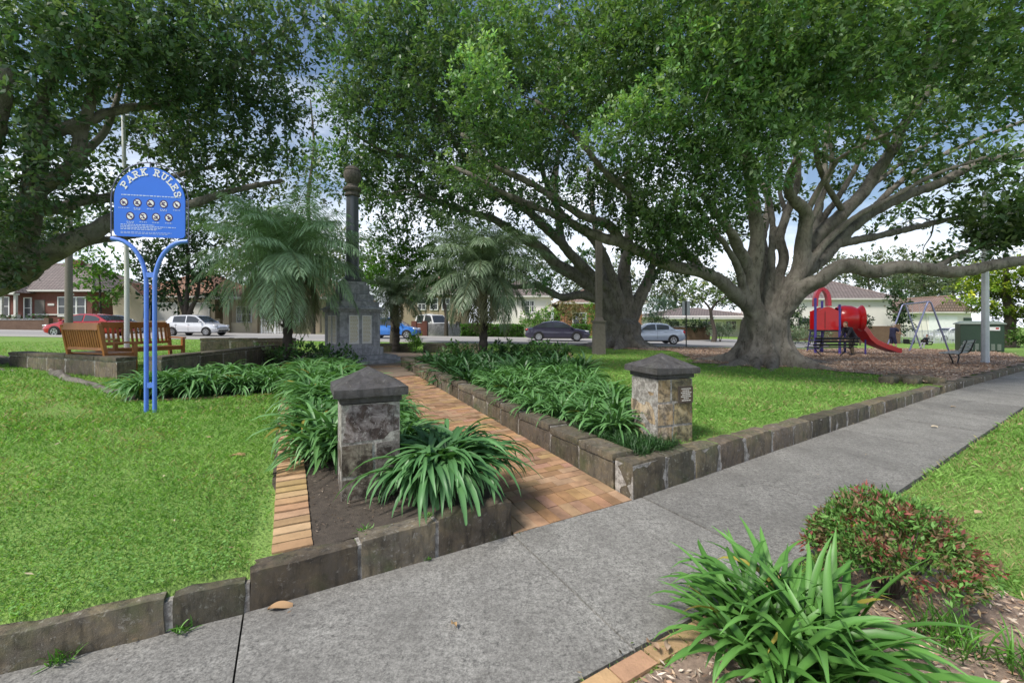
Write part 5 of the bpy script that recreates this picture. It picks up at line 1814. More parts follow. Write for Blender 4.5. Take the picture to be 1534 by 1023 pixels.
def crown_leaves(blobs, cov, seed, gap=.0, lscale=.0093, lmin=.07, lmax=.42, aspect=.5, k=9, pal=((.020, .050, .014), (.045, .105, .024)), lit=(.075, .17, .034), up=.35, shell=.45, gfreq=1.6):
    """blobs: (centre, rx, ry, rz, dens, tone) -> leaf arrays; leaves sit in tufts around twigs, thinned by a noise field"""
    r = np.random.default_rng(seed)
    V, Cc = [], []
    for (c, rx, ry, rz, dens, tone) in blobs:
        c = np.array(c, float)
        dist = max(4., np.linalg.norm(c - np.array((0, 0, HC))))
        L = min(lmax, max(lmin, lscale * dist)); Wd = L * aspect
        n = int(cov * dens * PI * rx * rz / (L * Wd * .5 * .62) / k)
        if n < 3: n = 3
        d = unit(r.normal(size=(n, 3))); q = r.uniform(0, 1, n) ** shell
        p = c + d * q[:, None] * np.array((rx, ry, rz)) * (1 + .22 * fieldn(d * 2.2 + c, 1.7, seed + 3))[:, None]
        fld = fieldn(p, gfreq * 6.0 / max(rx, .8), seed + 1)
        keep = fld > gap
        # leave a few stragglers in the gaps
        keep |= r.uniform(size=n) < .07
        p, d, q = p[keep], d[keep], q[keep]; n = len(p)
        if n == 0: continue
        tw = unit(d + r.normal(size=(n, 3)) * .6 + np.array((0, 0, up)))
        rep = np.repeat(np.arange(n), k)
        ld = unit(tw[rep] * .55 + r.normal(size=(n * k, 3)) * .75)
        base = p[rep] + ld * (L * .25) + tw[rep] * (r.uniform(-.6, .9, n * k) * L)[:, None]
        nr = unit(np.array((0, 0, 1.0)) + r.normal(size=(n * k, 3)) * .55)
        ln = L * r.uniform(.5, 1.4, n * k)
        v, _ = leaf_arrays(base, ld, nr, ln, ln * aspect, fold=.22)
        # colour: shade painted into inner and lower leaves, lit tone into outer and top ones
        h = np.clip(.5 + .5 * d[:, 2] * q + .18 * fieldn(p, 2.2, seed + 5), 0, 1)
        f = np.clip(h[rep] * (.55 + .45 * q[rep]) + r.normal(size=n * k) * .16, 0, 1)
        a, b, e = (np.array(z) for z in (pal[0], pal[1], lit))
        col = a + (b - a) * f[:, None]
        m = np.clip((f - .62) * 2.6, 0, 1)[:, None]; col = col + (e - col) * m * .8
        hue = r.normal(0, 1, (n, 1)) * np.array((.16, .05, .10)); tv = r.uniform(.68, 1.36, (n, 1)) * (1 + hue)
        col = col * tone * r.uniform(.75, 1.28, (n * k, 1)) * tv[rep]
        V.append(v); Cc.append(np.repeat(col, 4, axis=0))
    return np.concatenate(V), np.concatenate(Cc)


def build_crown(name, parent, blobs, mat='fig_leaf', **kw):
    v, c = crown_leaves(blobs, **kw)
    LEAF_TOTAL[0] += len(v) // 4
    if parent is not None: v = v - np.array(parent.location)
    return np_mesh(name, v, np.arange(len(v), dtype=np.int32), 4, M[mat], np.clip(c, 0, 1), parent)


def catmull(pts, n=5):
    out = []
    P_ = [Vector(p) for p in pts]
    for i in range(len(P_) - 1):
        p0, p1, p2, p3 = P_[max(i - 1, 0)], P_[i], P_[i + 1], P_[min(i + 2, len(P_) - 1)]
        for k in range(n):
            t = k / n
            out.append(.5 * ((2 * p1) + (p2 - p0) * t + (2 * p0 - 5 * p1 + 4 * p2 - p3) * t * t + (3 * p1 - p0 - 3 * p2 + p3) * t ** 3))
    out.append(P_[-1])
    return out


class Skel:
    """limbs of one tree; remembers points so that twigs can grow from the nearest limb"""
    def __init__(self, org):
        self.mb = MB(); self.tw = MB(); self.pts = []; self.rad = []; self.org = Vector(org)

    def limb(self, pts, r0, r1, n=10, wob=.10, remember=True, sub=5):
        c = catmull(pts, sub); m = len(c)
        rad = [r0 + (r1 - r0) * (i / (m - 1)) ** .85 for i in range(m)]
        for i, p in enumerate(c):
            c[i] = p + mnoise.noise_vector(p * .8) * min(.10, rad[i] * .5)
        g = random.uniform(.85, 1.15); self.tw.col = (g, g, g)
        (self.mb if r0 >= .115 else self.tw).tube([p - self.org for p in c], [max(q, .052) for q in rad] if r0 >= .115 else rad, n, wob=wob)
        if remember:
            self.pts += c[2:]; self.rad += rad[2:]
        return c

    def finish(self, parent, mat='bark', voxel=None):
        """main limbs fused into one continuous trunk, thin branches as their own part"""
        if voxel is None:
            self.mb.add(self.tw.v, self.tw.f); smooth_by_angle(self.mb.build('trunk', M[mat], parent), 60)
            return
        o = self.mb.build('trunk', M[mat], None)
        m = o.modifiers.new('Remesh', 'REMESH'); m.mode = 'VOXEL'; m.voxel_size = voxel; m.use_smooth_shade = True
        s = o.modifiers.new('Smooth', 'SMOOTH'); s.factor = .5; s.iterations = 4
        ev = o.evaluated_get(bpy.context.evaluated_depsgraph_get())
        nm = bpy.data.meshes.new_from_object(ev); o.modifiers.clear(); o.data = nm
        nm.materials.clear(); nm.materials.append(M[mat])
        cs = [v.co.copy() for v in nm.vertices]; ns = [v.normal.copy() for v in nm.vertices]
        for v, c, n_ in zip(nm.vertices, cs, ns):       # vertical folds and scars in the bark
            q = Vector((c.x * 3.6, c.y * 3.6, c.z * .55)); f = 1 - 2 * abs(mnoise.noise(q)); g_ = mnoise.noise(c * 5.0)
            v.co = c + n_ * (.030 * f + .016 * g_)
        at = nm.color_attributes.new('Col', 'FLOAT_COLOR', 'POINT'); at.data.foreach_set('color', np.ones(len(nm.vertices) * 4, np.float32))
        nm.polygons.foreach_set('use_smooth', [True] * len(nm.polygons)); o.parent = parent
        bm = bmesh.new(); bm.from_mesh(nm); nv = [bm.verts.new(q) for q in self.tw.v]; cl = bm.verts.layers.float_color.get('Col')
        for q in nv: q[cl] = (1, 1, 1, 1)
        for f in self.tw.f:
            bm.faces.new([nv[i] for i in f]).smooth = True
        bm.to_mesh(nm); bm.free()

    def twigs(self, targets, rmax=.05, rs=None):
        rs = rs or random
        for t in targets:
            t = Vector(t)
            best, bd = None, 1e9
            for i in range(0, len(self.pts), 2):
                d = (self.pts[i] - t).length
                if d < bd: bd, best = d, i
            if best is None or bd < .2: continue
            a = self.pts[best]; r0 = min(self.rad[best] * .55, rmax, .012 + .012 * bd)
            m1 = a.lerp(t, .35) + Vector((rs.gauss(0, .07), rs.gauss(0, .07), rs.gauss(.06, .06))) * bd
            m2 = a.lerp(t, .7) + Vector((rs.gauss(0, .07), rs.gauss(0, .07), rs.gauss(.03, .05))) * bd
            self.limb([a, m1, m2, t], r0, .008, 5, 0, remember=True, sub=3)


def blob_px(rows, base_tone=1.0):
    out = []
    for q in rows:
        px, py, Y, rx, rz = q[:5]
        dens = q[5] if len(q) > 5 else 1.0; tone = q[6] if len(q) > 6 else 1.0
        out.append((P(px, py, Y), rx, rx * .9, rz, dens, tone * base_tone))
    return out


def twig_targets(blobs, per, seed):
    r = random.Random(seed); out = []
    for (c, rx, ry, rz, dens, tone) in blobs:
        for k in range(max(1, int(per * dens))):
            d = Vector((r.gauss(0, 1), r.gauss(0, 1), r.gauss(0, 1))).normalized() * r.uniform(.3, .95)
            out.append(Vector(c) + Vector((d.x * rx, d.y * ry, d.z * rz)))
    return out


def buttress_trunk(sk, base, rings, flare_n=9, flare=.55, seed=1, spread=1.0, rootlen=1.6):
    """rings: (z, cx, cy, r) relative to base; lobed fig trunk with root buttresses running out over the soil"""
    r = random.Random(seed)
    lob = [(r.uniform(0, 2 * PI), r.uniform(.6, 1.2), r.choice((3, 5, 7, 11, 15, 19))) for _ in range(7)]
    dirs = sorted(2 * PI * k / flare_n + r.uniform(-.22, .22) for k in range(flare_n))
    n = 72; vs, fs = [], []
    H_ = rings[-1][0]
    sub = []
    for i in range(len(rings) - 1):
        for k in range(5):
            t = k / 5; sub.append(tuple(a + (b - a) * t for a, b in zip(rings[i], rings[i + 1])))
    sub.append(rings[-1])
    for (z, cx, cy, rad) in sub:
        for k in range(n):
            a = 2 * PI * k / n
            m = 1.0
            for (ph, am, fr) in lob: m += .034 * am * math.cos(fr * a + ph + z * .25)
            low = max(0.0, 1 - max(z, 0) / (H_ * .55)) ** 2.4
            bt = 0
            for d in dirs:
                da = (a - d + PI) % (2 * PI) - PI
                bt = max(bt, math.exp(-(da / .16) ** 2))
            rib = 0
            for d in dirs:
                da = (a - d + PI) % (2 * PI) - PI
                rib = max(rib, math.exp(-(da / .22) ** 2))
            rr_ = rad * m * (1 + .42 * (rib - .4) * max(0, 1 - z / H_)) + spread * flare * low * (.25 + 1.15 * bt)
            p = Vector((base[0] + cx + rr_ * math.cos(a), base[1] + cy + rr_ * math.sin(a), base[2] + z))
            p += mnoise.noise_vector(p * 2.2) * .04
            vs.append(p - sk.org)
    for i in range(len(sub) - 1):
        for k in range(n):
            a, b = i * n + k, i * n + (k + 1) % n; fs.append((a, b, b + n, a + n))
    fs.append(tuple((len(sub) - 1) * n + k for k in range(n))); fs.append(tuple(range(n - 1, -1, -1)))
    sk.mb.col = (1, 1, 1); sk.mb.add(vs, fs)
    r0 = rings[0][3]
    for d in dirs:
        L_ = rootlen * r.uniform(.6, 1.5); pts = []; bend = r.uniform(-.35, .35)
        for k in range(7):
            t = k / 6; a = d + bend * t
            rr_ = r0 * .75 + (L_ + .35) * t
            x, y = base[0] + rr_ * math.cos(a), base[1] + rr_ * math.sin(a)
            pts.append((x, y, zg(x, y) + .36 * (1 - t) ** 2.4 - .03))
        rad = [.24 * (1 - t) ** 1.1 + .035 for t in [k / 6 for k in range(7)]]
        c = catmull(pts, 3)
        rr2 = [float(np.interp(i, np.linspace(0, len(c) - 1, 7), rad)) for i in range(len(c))]
        sk.mb.tube([Vector(p) - sk.org for p in c], rr2, 9, wob=.2)


FIG = dict(pal=((.085, .145, .066), (.185, .305, .115)), lit=(.34, .46, .24))

# ---------- right fig
bx, by = X(1146, 15.3), 15.3
bz = zg(bx, by)
t1 = thing('fig_tree', 'huge spreading fig tree with buttressed grey trunk on the lawn left of the playground', 'tree', (bx, by, bz), 0, 'big fig trees of the park')
sk = Skel((bx, by, bz))
buttress_trunk(sk, (bx, by, bz), [(-.15, 0, 0, .80), (.3, 0, 0, .76), (.8, .0, 0, .70), (1.3, .03, 0, .68), (1.6, .05, 0, .66), (1.85, .06, 0, .5)], 14, .52, 5, 1.0, 1.7)
def LP(*q): return [P(*a) for a in q]
for pts, r0, r1 in (
    (LP((1142, 515, 15.2), (1134, 478, 15.0), (1122, 440, 14.9), (1128, 395, 14.8), (1132, 350, 14.6), (1128, 300, 14.2), (1120, 230, 13.6), (1135, 130, 13)), .50, .10),
    (LP((1122, 425, 14.9), (1112, 385, 14.6), (1098, 352, 14), (1075, 320, 13.2), (1050, 290, 12.2)), .30, .06),
    (LP((1142, 505, 15.0), (1128, 470, 14.9), (1088, 428, 14.4), (1052, 409, 13.8), (1010, 400, 13.2), (975, 385, 12.7), (933, 366, 12.4), (886, 349, 12.2), (840, 326, 12), (790, 305, 11.8), (740, 280, 11.6), (680, 250, 11.6)), .30, .05),
    (LP((933, 366, 12.4), (913, 336, 12.2), (873, 323, 11.9), (823, 293, 11.6), (783, 266, 11.4), (735, 245, 11.2), (690, 200, 11)), .17, .05),
    (LP((1060, 412, 13.9), (1020, 372, 13.4), (985, 340, 12.8), (950, 300, 12), (900, 250, 11.2), (850, 190, 10.8), (800, 150, 10.6)), .15, .04),
    (LP((1150, 515, 15.4), (1158, 470, 15.3), (1163, 423, 15.3), (1174, 388, 15.4), (1170, 353, 15.5), (1181, 311, 15.6), (1195, 270, 15.6), (1190, 200, 15.4)), .27, .09),
    (LP((1150, 520, 15.1), (1166, 470, 15.0), (1190, 420, 14.9), (1203, 392, 14.8), (1206, 350, 14.7), (1204, 318, 14.5), (1190, 301, 14.2), (1180, 280, 13.8), (1186, 255, 13.2), (1200, 230, 12.6)), .42, .08),
    (LP((1204, 325, 14.6), (1226, 285, 14.2), (1250, 246, 13.7), (1262, 234, 13.5), (1300, 214, 12.8), (1330, 200, 12.3)), .12, .05),
    (LP((1158, 505, 15.3), (1176, 450, 15.2), (1196, 400, 15.3), (1222, 345, 15.6), (1262, 285, 16), (1290, 235, 16.2), (1310, 170, 16)), .19, .06),
    (LP((1155, 500, 15.4), (1178, 440, 15.5), (1207, 390, 15.8), (1246, 335, 16.3), (1290, 292, 16.8), (1350, 245, 17.2), (1420, 190, 17.4)), .19, .06),
    (LP((1146, 500, 15.2), (1150, 440, 15.2), (1155, 390, 15.4), (1158, 340, 15.8), (1150, 280, 16.2), (1160, 200, 16.4)), .19, .06),
    (LP((1140, 500, 14.9), (1118, 448, 14.7), (1108, 405, 14.4), (1085, 365, 14), (1062, 335, 13.6), (1035, 290, 13)), .19, .05),
    (LP((1162, 500, 15.0), (1184, 440, 14.8), (1212, 398, 14.7), (1240, 360, 14.6), (1282, 325, 14.6), (1330, 300, 14.6), (1400, 262, 14.5), (1480, 235, 14.3)), .18, .05),
    (LP((1206, 350, 14.7), (1222, 318, 14.9), (1238, 280, 15.1), (1246, 235, 15.2), (1240, 190, 15)), .13, .05),
    (LP((1170, 353, 15.5), (1176, 318, 15.8), (1168, 285, 16), (1172, 240, 16.2)), .13, .05),
    (LP((1250, 240, 13.6), (1225, 228, 13.2), (1210, 212, 12.9), (1200, 190, 12.5)), .10, .05),
    (LP((1200, 400, 15), (1210, 370, 15.2), (1217, 340, 15.5), (1230, 297, 16), (1233, 262, 16.3), (1242, 180, 16.5)), .25, .08),
    (LP((1204, 395, 15), (1226, 356, 15.2), (1265, 318, 15.4), (1303, 277, 15.5), (1334, 228, 15.4), (1352, 190, 15.2), (1400, 120, 14.5), (1450, 30, 13.6)), .32, .10),
    (LP((1155, 510, 15.3), (1176, 455, 15.1), (1200, 412, 15), (1244, 374, 15.4), (1271, 346, 15.8), (1299, 322, 16.1), (1334, 304, 16.3), (1393, 280, 16.4), (1470, 245, 16.2), (1540, 228, 16), (1620, 200, 15.5)), .30, .12),
    (LP((1262, 352, 15.7), (1290, 330, 16.6), (1330, 290, 17), (1380, 250, 17.2), (1450, 215, 17.3), (1540, 180, 17)), .17, .06),
    (LP((1250, 366, 15.5), (1290, 358, 16), (1334, 350, 16.6), (1400, 334, 17), (1470, 320, 17.2), (1560, 305, 17.4)), .19, .07),
    (LP((1152, 510, 15.1), (1172, 470, 14.8), (1200, 434, 14.4), (1226, 420, 14), (1253, 404, 13.8), (1280, 402, 13.7), (1313, 408, 13.6), (1348, 402, 13.5), (1400, 405, 13.4), (1437, 409, 13.3), (1487, 398, 13.1), (1530, 390, 13), (1600, 384, 12.8)), .33, .13),
    (LP((1395, 405, 13.4), (1420, 392, 13.7), (1437, 381, 14), (1484, 367, 14.3), (1540, 352, 14.5)), .12, .05),
    (LP((1150, 520, 15.5), (1150, 480, 15.5), (1148, 430, 15.8), (1146, 390, 16.2), (1142, 350, 17), (1150, 300, 17.6), (1120, 240, 18.2)), .34, .10),
    (LP((1265, 320, 15.4), (1240, 280, 14.6), (1225, 240, 13.6), (1215, 180, 12), (1190, 130, 10.8)), .13, .05),
    (LP((1334, 228, 15.4), (1300, 180, 14), (1270, 140, 12), (1255, 90, 10.5), (1270, 40, 9.5)), .13, .05),
    (LP((1352, 190, 15.2), (1370, 140, 13.2), (1385, 80, 11), (1400, 20, 9.5)), .12, .05),
):
    sk.limb(pts, r0 * .84, r1, 12, .12)
rows = [  # tone ends a row; raised to paint the lit front lobes brighter
    (1080, 130, 8.6, 1.5, 1.3, 1.2, 1.25), (1125, 225, 9, 1.25, 1.0, 1.2, 1.2), (1065, 290, 9.8, 1.3, .8, 1.1, .95), (1010, 335, 11, 1.4, .8, 1.0, .65), (1000, 372, 12.3, 1.2, .45, 1.0, .55), (955, 325, 12.3, 1.2, .9, 1, .6),
    (1190, 90, 8.3, 1.4, 1.2, 1, 1.1), (1150, 15, 7.8, 1.7, 1.1, 1, 1.0), (1260, 120, 9.2, 1.4, 1.0, .9), (1290, 30, 8.2, 1.6, 1.1, .9, 1.0), (1385, 55, 8.8, 1.7, 1.1, .9), (1480, 40, 8.8, 1.7, 1.2, .85), (1530, 130, 9.6, 1.5, 1.0, .7),
    (1240, 195, 11.2, 1.3, .75, .8), (1330, 165, 12.2, 1.5, .75, .7), (1440, 165, 12.2, 1.7, .7, .6), (1040, 30, 8.8, 1.7, 1.2, .9), (960, 60, 9.8, 1.7, 1.3, .9), (955, 195, 9.4, 1.15, .8, 1.2, 1.15), (895, 55, 10.4, 1.5, 1.2, .85),
    (860, 150, 10.8, 1.3, .9, .9), (725, 140, 9.8, .85, 1.15, 1.3, 1.35), (745, 215, 10.2, .9, .6, 1.0, .9), (765, 55, 10.8, 1.4, 1.1, .9), (800, 205, 11.8, 1.4, .8, .8), (705, 265, 13, 1.4, .7, .8, .75), (1020, 230, 10.2, 1.2, .7, .9, .9),
    (1180, 160, 9.5, 1.2, .8, .8, 1.0), (1330, 215, 15, 1.4, .6, .55), (1400, 210, 15, 1.6, .7, .6, .8), (1500, 240, 15, 1.8, .7, .6, .8),
    (1495, 300, 16, 2., .7, .9, .6), (1515, 350, 14.6, 1.3, .65, 1.2, .5), (1400, 300, 18, 2, .7, .55, .75), (1330, 335, 19.2, 1.6, .55, .5, .8), (1300, 255, 18, 1.9, .8, .6, .7), (1240, 235, 18, 1.9, .8, .6, .65),
    (1170, 300, 19, 1.8, .7, .5, .6), (1400, 385, 17.5, 1.2, .35, .5, .7), (1060, 355, 19, 1.8, .8, .7, .6), (1470, 375, 13.6, 1.0, .35, .7, .6), (1450, 330, 17, 1.6, .5, .5, .7), (1530, 320, 13.5, 1.5, .8, 1.3, .55), (1500, 345, 13.6, 1.0, .5, 1.3, .5), (1440, 250, 16.5, 1.7, .6, .7, .7), (1370, 270, 18.5, 1.6, .5, .6, .7), (1100, 330, 16, 1.3, .7, .6, .6), (1030, 395, 13.6, .9, .3, .8, .5), (1270, 285, 17.5, .8, .4, .5, .7),
    (1000, 130, 13, 2.2, 1.6, .7, .6), (1120, 90, 13.5, 2.2, 1.6, .7, .6), (1240, 60, 13.5, 2.2, 1.6, .6, .65), (1400, 110, 13.5, 2.2, 1.2, .5, .7), (890, 110, 14, 2.2, 1.6, .7, .6), (930, 260, 14.5, 1.6, 1.0, .8, .55), (1060, 220, 14.5, 1.7, 1.1, .8, .55),
    (1100, -70, 8.5, 2.2, 1.0, .8, 1.1), (1300, -80, 8.5, 2.2, 1.0, .8, 1.1), (1500, -80, 9, 2.2, 1.0, .8, 1.1), (900, -70, 10.5, 2.2, 1.0, .8, 1.1), (1640, 60, 10, 2.0, 1.2, .8), (1640, 250, 14, 2.2, 1.0, .8),
    (1300, 120, 19, 4, 1.6, .45, .7), (1150, 150, 20, 4, 1.8, .45, .6), (1450, 120, 19, 4, 1.6, .45, .7),
]
BL = blob_px(rows)
sk.twigs(twig_targets(BL, 5, 3))
sk.finish(t1, voxel=.05)
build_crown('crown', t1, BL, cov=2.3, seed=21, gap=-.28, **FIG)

# ---------- second fig, beyond the lawn
bx, by = X(932, 24.6), 24.6; bz = zg(bx, by)
t2 = thing('fig_tree', 'large multi stemmed fig tree beyond the timber post in the middle of the park', 'tree', (bx, by, bz), 0, 'big fig trees of the park')
sk = Skel((bx, by, bz))
buttress_trunk(sk, (bx, by, bz), [(-.15, 0, 0, .95), (.3, 0, 0, .92), (.7, .0, 0, .90), (1.0, .03, 0, .94), (1.35, .05, 0, .9), (1.6, .05, 0, .55)], 10, .75, 8, 1.0, 1.8)
for pts, r0, r1 in (
    (LP((930, 508, 24.5), (915, 478, 24.4), (899, 452, 24.2), (873, 442, 24), (840, 446, 23.8), (806, 429, 23.6), (773, 431, 23.2), (740, 420, 22.8)), .40, .08),
    (LP((930, 512, 24.5), (916, 485, 24.4), (905, 452, 24.2), (880, 425, 24), (840, 400, 23.6), (806, 369, 23.2), (780, 353, 22.6), (740, 330, 22), (680, 310, 21), (620, 290, 20)), .55, .10),
    (LP((931, 508, 24.5), (925, 470, 24.3), (915, 440, 24.1), (880, 406, 23.7), (840, 366, 23.2), (790, 316, 22.4), (740, 286, 21.6), (690, 265, 20.8), (640, 220, 20)), .42, .10),
    (LP((932, 512, 24.6), (932, 480, 24.5), (936, 440, 24.6), (935, 406, 24.6), (938, 373, 24.5), (945, 320, 24), (940, 250, 23.5)), .55, .16),
    (LP((934, 512, 24.6), (942, 480, 24.6), (953, 452, 24.7), (967, 422, 24.8), (976, 400, 24.8), (990, 360, 24.6), (1010, 300, 24)), .40, .12),
    (LP((936, 510, 24.7), (950, 480, 24.8), (966, 440, 25), (985, 405, 25.2), (1005, 370, 25.2)), .28, .10),
    (LP((932, 508, 24.5), (925, 450, 24.2), (912, 400, 24), (886, 356, 23.7), (850, 330, 23.3), (830, 300, 22.8), (812, 256, 22), (800, 190, 21)), .36, .09),
    (LP((922, 455, 24.6), (908, 412, 24.8), (897, 380, 24.9), (890, 330, 25), (880, 250, 25)), .30, .10),
    (LP((840, 366, 23.2), (836, 320, 23.3), (833, 270, 23.4), (838, 220, 23.4)), .22, .10),
    (LP((740, 300, 21.8), (680, 210, 19), (640, 150, 17.5), (600, 90, 16.5)), .18, .06),
    (LP((690, 265, 20.8), (620, 240, 19), (570, 225, 18), (530, 200, 17.4)), .15, .05),
    (LP((640, 220, 20), (600, 160, 18.4), (560, 110, 17.4)), .13, .05),
):
    sk.limb(pts, r0, r1, 11, .12)
rows = [
    (565, 80, 17, 2.1, 1.9, 1, .8), (625, 35, 16.2, 2.2, 1.7, 1, .85), (560, 165, 17, 1.7, 1.5, 1, .65), (640, 140, 15.5, 1.9, 1.6, 1, .7), (655, 230, 15.5, 1.8, .9, .9, .55), (585, 225, 18, 1.7, .8, .6, .7), (700, 50, 14.5, 2.1, 1.6, .9, .85), (520, 40, 18.5, 1.3, 1.6, .7, .8),
    (720, 240, 16, 1.6, .8, .7, .6), (760, 295, 17.5, 1.8, .7, .6, .65), (690, 330, 18, 1.9, .6, .55, .7), (850, 255, 20, 1.9, 1.0, .6, .7), (900, 290, 21, 1.8, 1.0, .7, .6), (800, 335, 21, 1.8, .6, .45, .7), (960, 290, 21, 2.1, 1.2, .8, .55), (820, 215, 19, 1.8, 1.0, .7, .7),
    (640, 315, 19, 1.9, .55, .55, .75), (560, 300, 20, 1.5, .6, .5, .85), (600, 350, 22, 1.6, .7, .5, .8), (805, 425, 23.5, 1.0, .5, .8, 1.3), (850, 405, 25.5, 1.1, .55, .8, 1.3), (875, 385, 25.5, .8, .5, .6, 1.2), (985, 385, 23.5, 1.6, .6, .9, .6), (1000, 340, 23, 1.8, .9, .8, .6), (1010, 410, 22, 1.1, .4, .7, .6), (965, 415, 22.5, .8, .3, .6, .6),
    (520, 250, 22, 2.2, 1.6, .8, .8), (600, 290, 22, 2.4, 1.5, .8, .75), (680, 300, 22, 2.4, 1.4, .8, .7), (510, 150, 22, 1.2, 1.6, .8, .8), (570, 240, 21, 2.2, 1.8, .8, .7), (660, 180, 20, 2.4, 2.0, .8, .6), (760, 220, 20, 2.4, 2.0, .8, .6), (780, 90, 19, 3, 2.2, .7, .65), (640, 90, 20, 3, 2.4, .7, .6),
    (800, 300, 12, .9, .35, .6, .7), (860, 335, 12, .9, .35, .6, .6), (720, 270, 11.4, .9, .4, .7, .8), (840, 290, 11, .8, .35, .6, .7),
    (740, 150, 19, 2.4, 2.0, .6, .6), (830, 110, 20, 2.8, 2.2, .6, .6), (620, -80, 17, 2.4, 1.2, .9), (740, -80, 16, 2.4, 1.2, .9), (700, 370, 22, 1.8, .5, .45, .7), (760, 380, 23, 1.6, .5, .45, .75), (655, 280, 17.5, 1.2, .5, .5, .6), (940, 170, 21, 2.6, 1.8, .6, .6),
]
BL = blob_px(rows)
sk.twigs(twig_targets(BL, 5, 5))
sk.finish(t2, voxel=.06)
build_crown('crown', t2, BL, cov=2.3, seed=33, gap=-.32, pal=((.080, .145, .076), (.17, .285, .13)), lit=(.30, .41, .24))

# ---------- left fig: trunk just outside the frame
bx, by = X(-150, 10.4), 10.4; bz = zg(bx, by)
t3 = thing('fig_tree', 'dark dense fig tree leaning in from the left edge over the lawn and sign', 'tree', (bx, by, bz), 0, 'big fig trees of the park')
sk = Skel((bx, by, bz))
buttress_trunk(sk, (bx, by, bz), [(-.15, 0, 0, .8), (.3, 0, 0, .76), (.9, .0, 0, .70), (1.4, .05, 0, .66), (1.9, .1, 0, .62)], 9, .5, 12, 1.0, 1.4)
for pts, r0, r1 in (
    (LP((-142, 480, 10.4), (-80, 450, 10.4), (-25, 432, 10.3), (21, 412, 10.2), (53, 384, 10.1), (106, 363, 10.2), (141, 347, 10.4), (170, 330, 10.6), (220, 318, 11), (285, 305, 11.4), (340, 288, 11.8), (424, 270, 12.4)), .40, .05),
    (LP((100, 365, 10.2), (120, 364, 10.5), (148, 359, 10.8), (180, 357, 11.2), (230, 350, 11.8)), .13, .04),
    (LP((-140, 480, 10.4), (-70, 440, 10.3), (-15, 415, 10.2), (14, 380, 10), (32, 335, 9.8), (50, 290, 9.6), (56, 240, 9.4), (63, 197, 9.2), (60, 150, 9)), .46, .10),
    (LP((50, 290, 9.6), (90, 262, 9.5), (113, 236, 9.4), (123, 200, 9.4), (134, 155, 9.3), (150, 90, 9.2)), .16, .07),
    (LP((63, 197, 9.2), (90, 194, 9.2), (116, 187, 9.3), (151, 173, 9.6), (200, 161, 10), (260, 154, 10.4), (330, 120, 10.8)), .15, .05),
    (LP((108, 250, 9.5), (127, 229, 9.8), (158, 197, 10.1), (176, 150, 10.3), (190, 90, 10.4)), .11, .04),
    (LP((56, 310, 9.8), (91, 313, 10), (123, 300, 10.2), (170, 296, 10.6), (240, 270, 11.2), (320, 250, 11.8)), .15, .05),
    (LP((60, 150, 9), (90, 100, 9.2), (150, 50, 9.4), (240, 20, 10)), .10, .05),
    (LP((330, 120, 10.8), (390, 70, 11.4), (440, 40, 11.8)), .06, .03),
    (LP((-150, 470, 10.4), (-80, 330, 9.6), (-10, 200, 8.4), (5, 100, 8)), .3, .1),
):
    sk.limb(pts, r0, r1, 11, .12)
rows = [
    (60, 35, 8.2, 1.6, 1.2, 1, .9), (160, 55, 8.8, 1.5, 1.1, 1.1, .95), (250, 40, 9.2, 1.5, 1.1, 1, .9), (340, 55, 10.2, 1.5, 1.1, .9, .8), (415, 30, 11, 1.3, .9, .75, .8), (25, 150, 8.4, 1.1, .8, .7, .8), (110, 125, 9.2, 1.1, .6, .8, .85),
    (40, 250, 8.6, 1.1, .8, .9, .65), (30, 330, 9, .9, .6, .9, .6), (240, 110, 9.7, 1.0, .7, .9, .8), (285, 145, 10.2, 1.3, .8, 1, .7), (365, 140, 10.8, 1.3, .85, 1, .65), (420, 165, 11.2, .9, .7, .9, .75), (335, 225, 11.2, 1.3, .7, .9, .6), (405, 235, 12, 1.0, .55, .8, .8),
    (275, 235, 11.4, 1.1, .6, .9, .6), (130, 250, 10.2, .8, .4, .8, .65), (95, 285, 10, .9, .4, .8, .65), (235, 205, 12.4, 1.0, .6, .9, .65), (330, 295, 12.2, 1.0, .4, .6, .75), (290, 330, 13, .9, .4, .6, .65), (440, 255, 13, .9, .4, .5, .85), (15, 400, 9.6, .7, .4, 1.1, .45),
    (60, 360, 11, .7, .4, .9, .5), (400, 290, 13, .8, .3, .4, .8), (60, -70, 8.5, 2, 1, .8), (250, -70, 9.5, 2, 1, .8), (400, -60, 11, 1.6, .9, .7), (-60, 100, 8.4, 1.5, 1.5, .9), (-60, 300, 9, 1.3, 1.2, .9), (300, 190, 13.5, 2.2, 1.0, .7, .5), (130, 190, 12, 1.7, .8, .5, .5), (445, 100, 12, .7, .5, .45, .8), (210, 280, 12.6, 1.1, .45, .6, .6),
    (200, 300, 13, 1.3, .6, .8, .6), (120, 330, 14, 1.3, .6, .6, .6), (280, 290, 14, 1.3, .7, .8, .6), (350, 270, 14, 1.4, .7, .8, .6), (60, 200, 13, 1.8, 1.2, .8, .5), (230, 100, 14, 2.2, 1.2, .8, .55), (350, 100, 14, 2.0, 1.3, .8, .55), (110, 60, 13, 2.2, 1.2, .8, .55), (405, 330, 16, 1.2, .6, .6, .9),
    (480, 20, 12, .7, .5, .4, .8), (455, 45, 12, .8, .5, .5, .8), (180, 150, 13, 2, 1.0, .5, .55)
]
BL = blob_px(rows)
sk.twigs(twig_targets(BL, 6, 7))
sk.finish(t3, voxel=.045)
build_crown('crown', t3, BL, cov=2.2, seed=45, gap=-.14, pal=((.088, .145, .085), (.175, .275, .14)), lit=(.33, .42, .27))
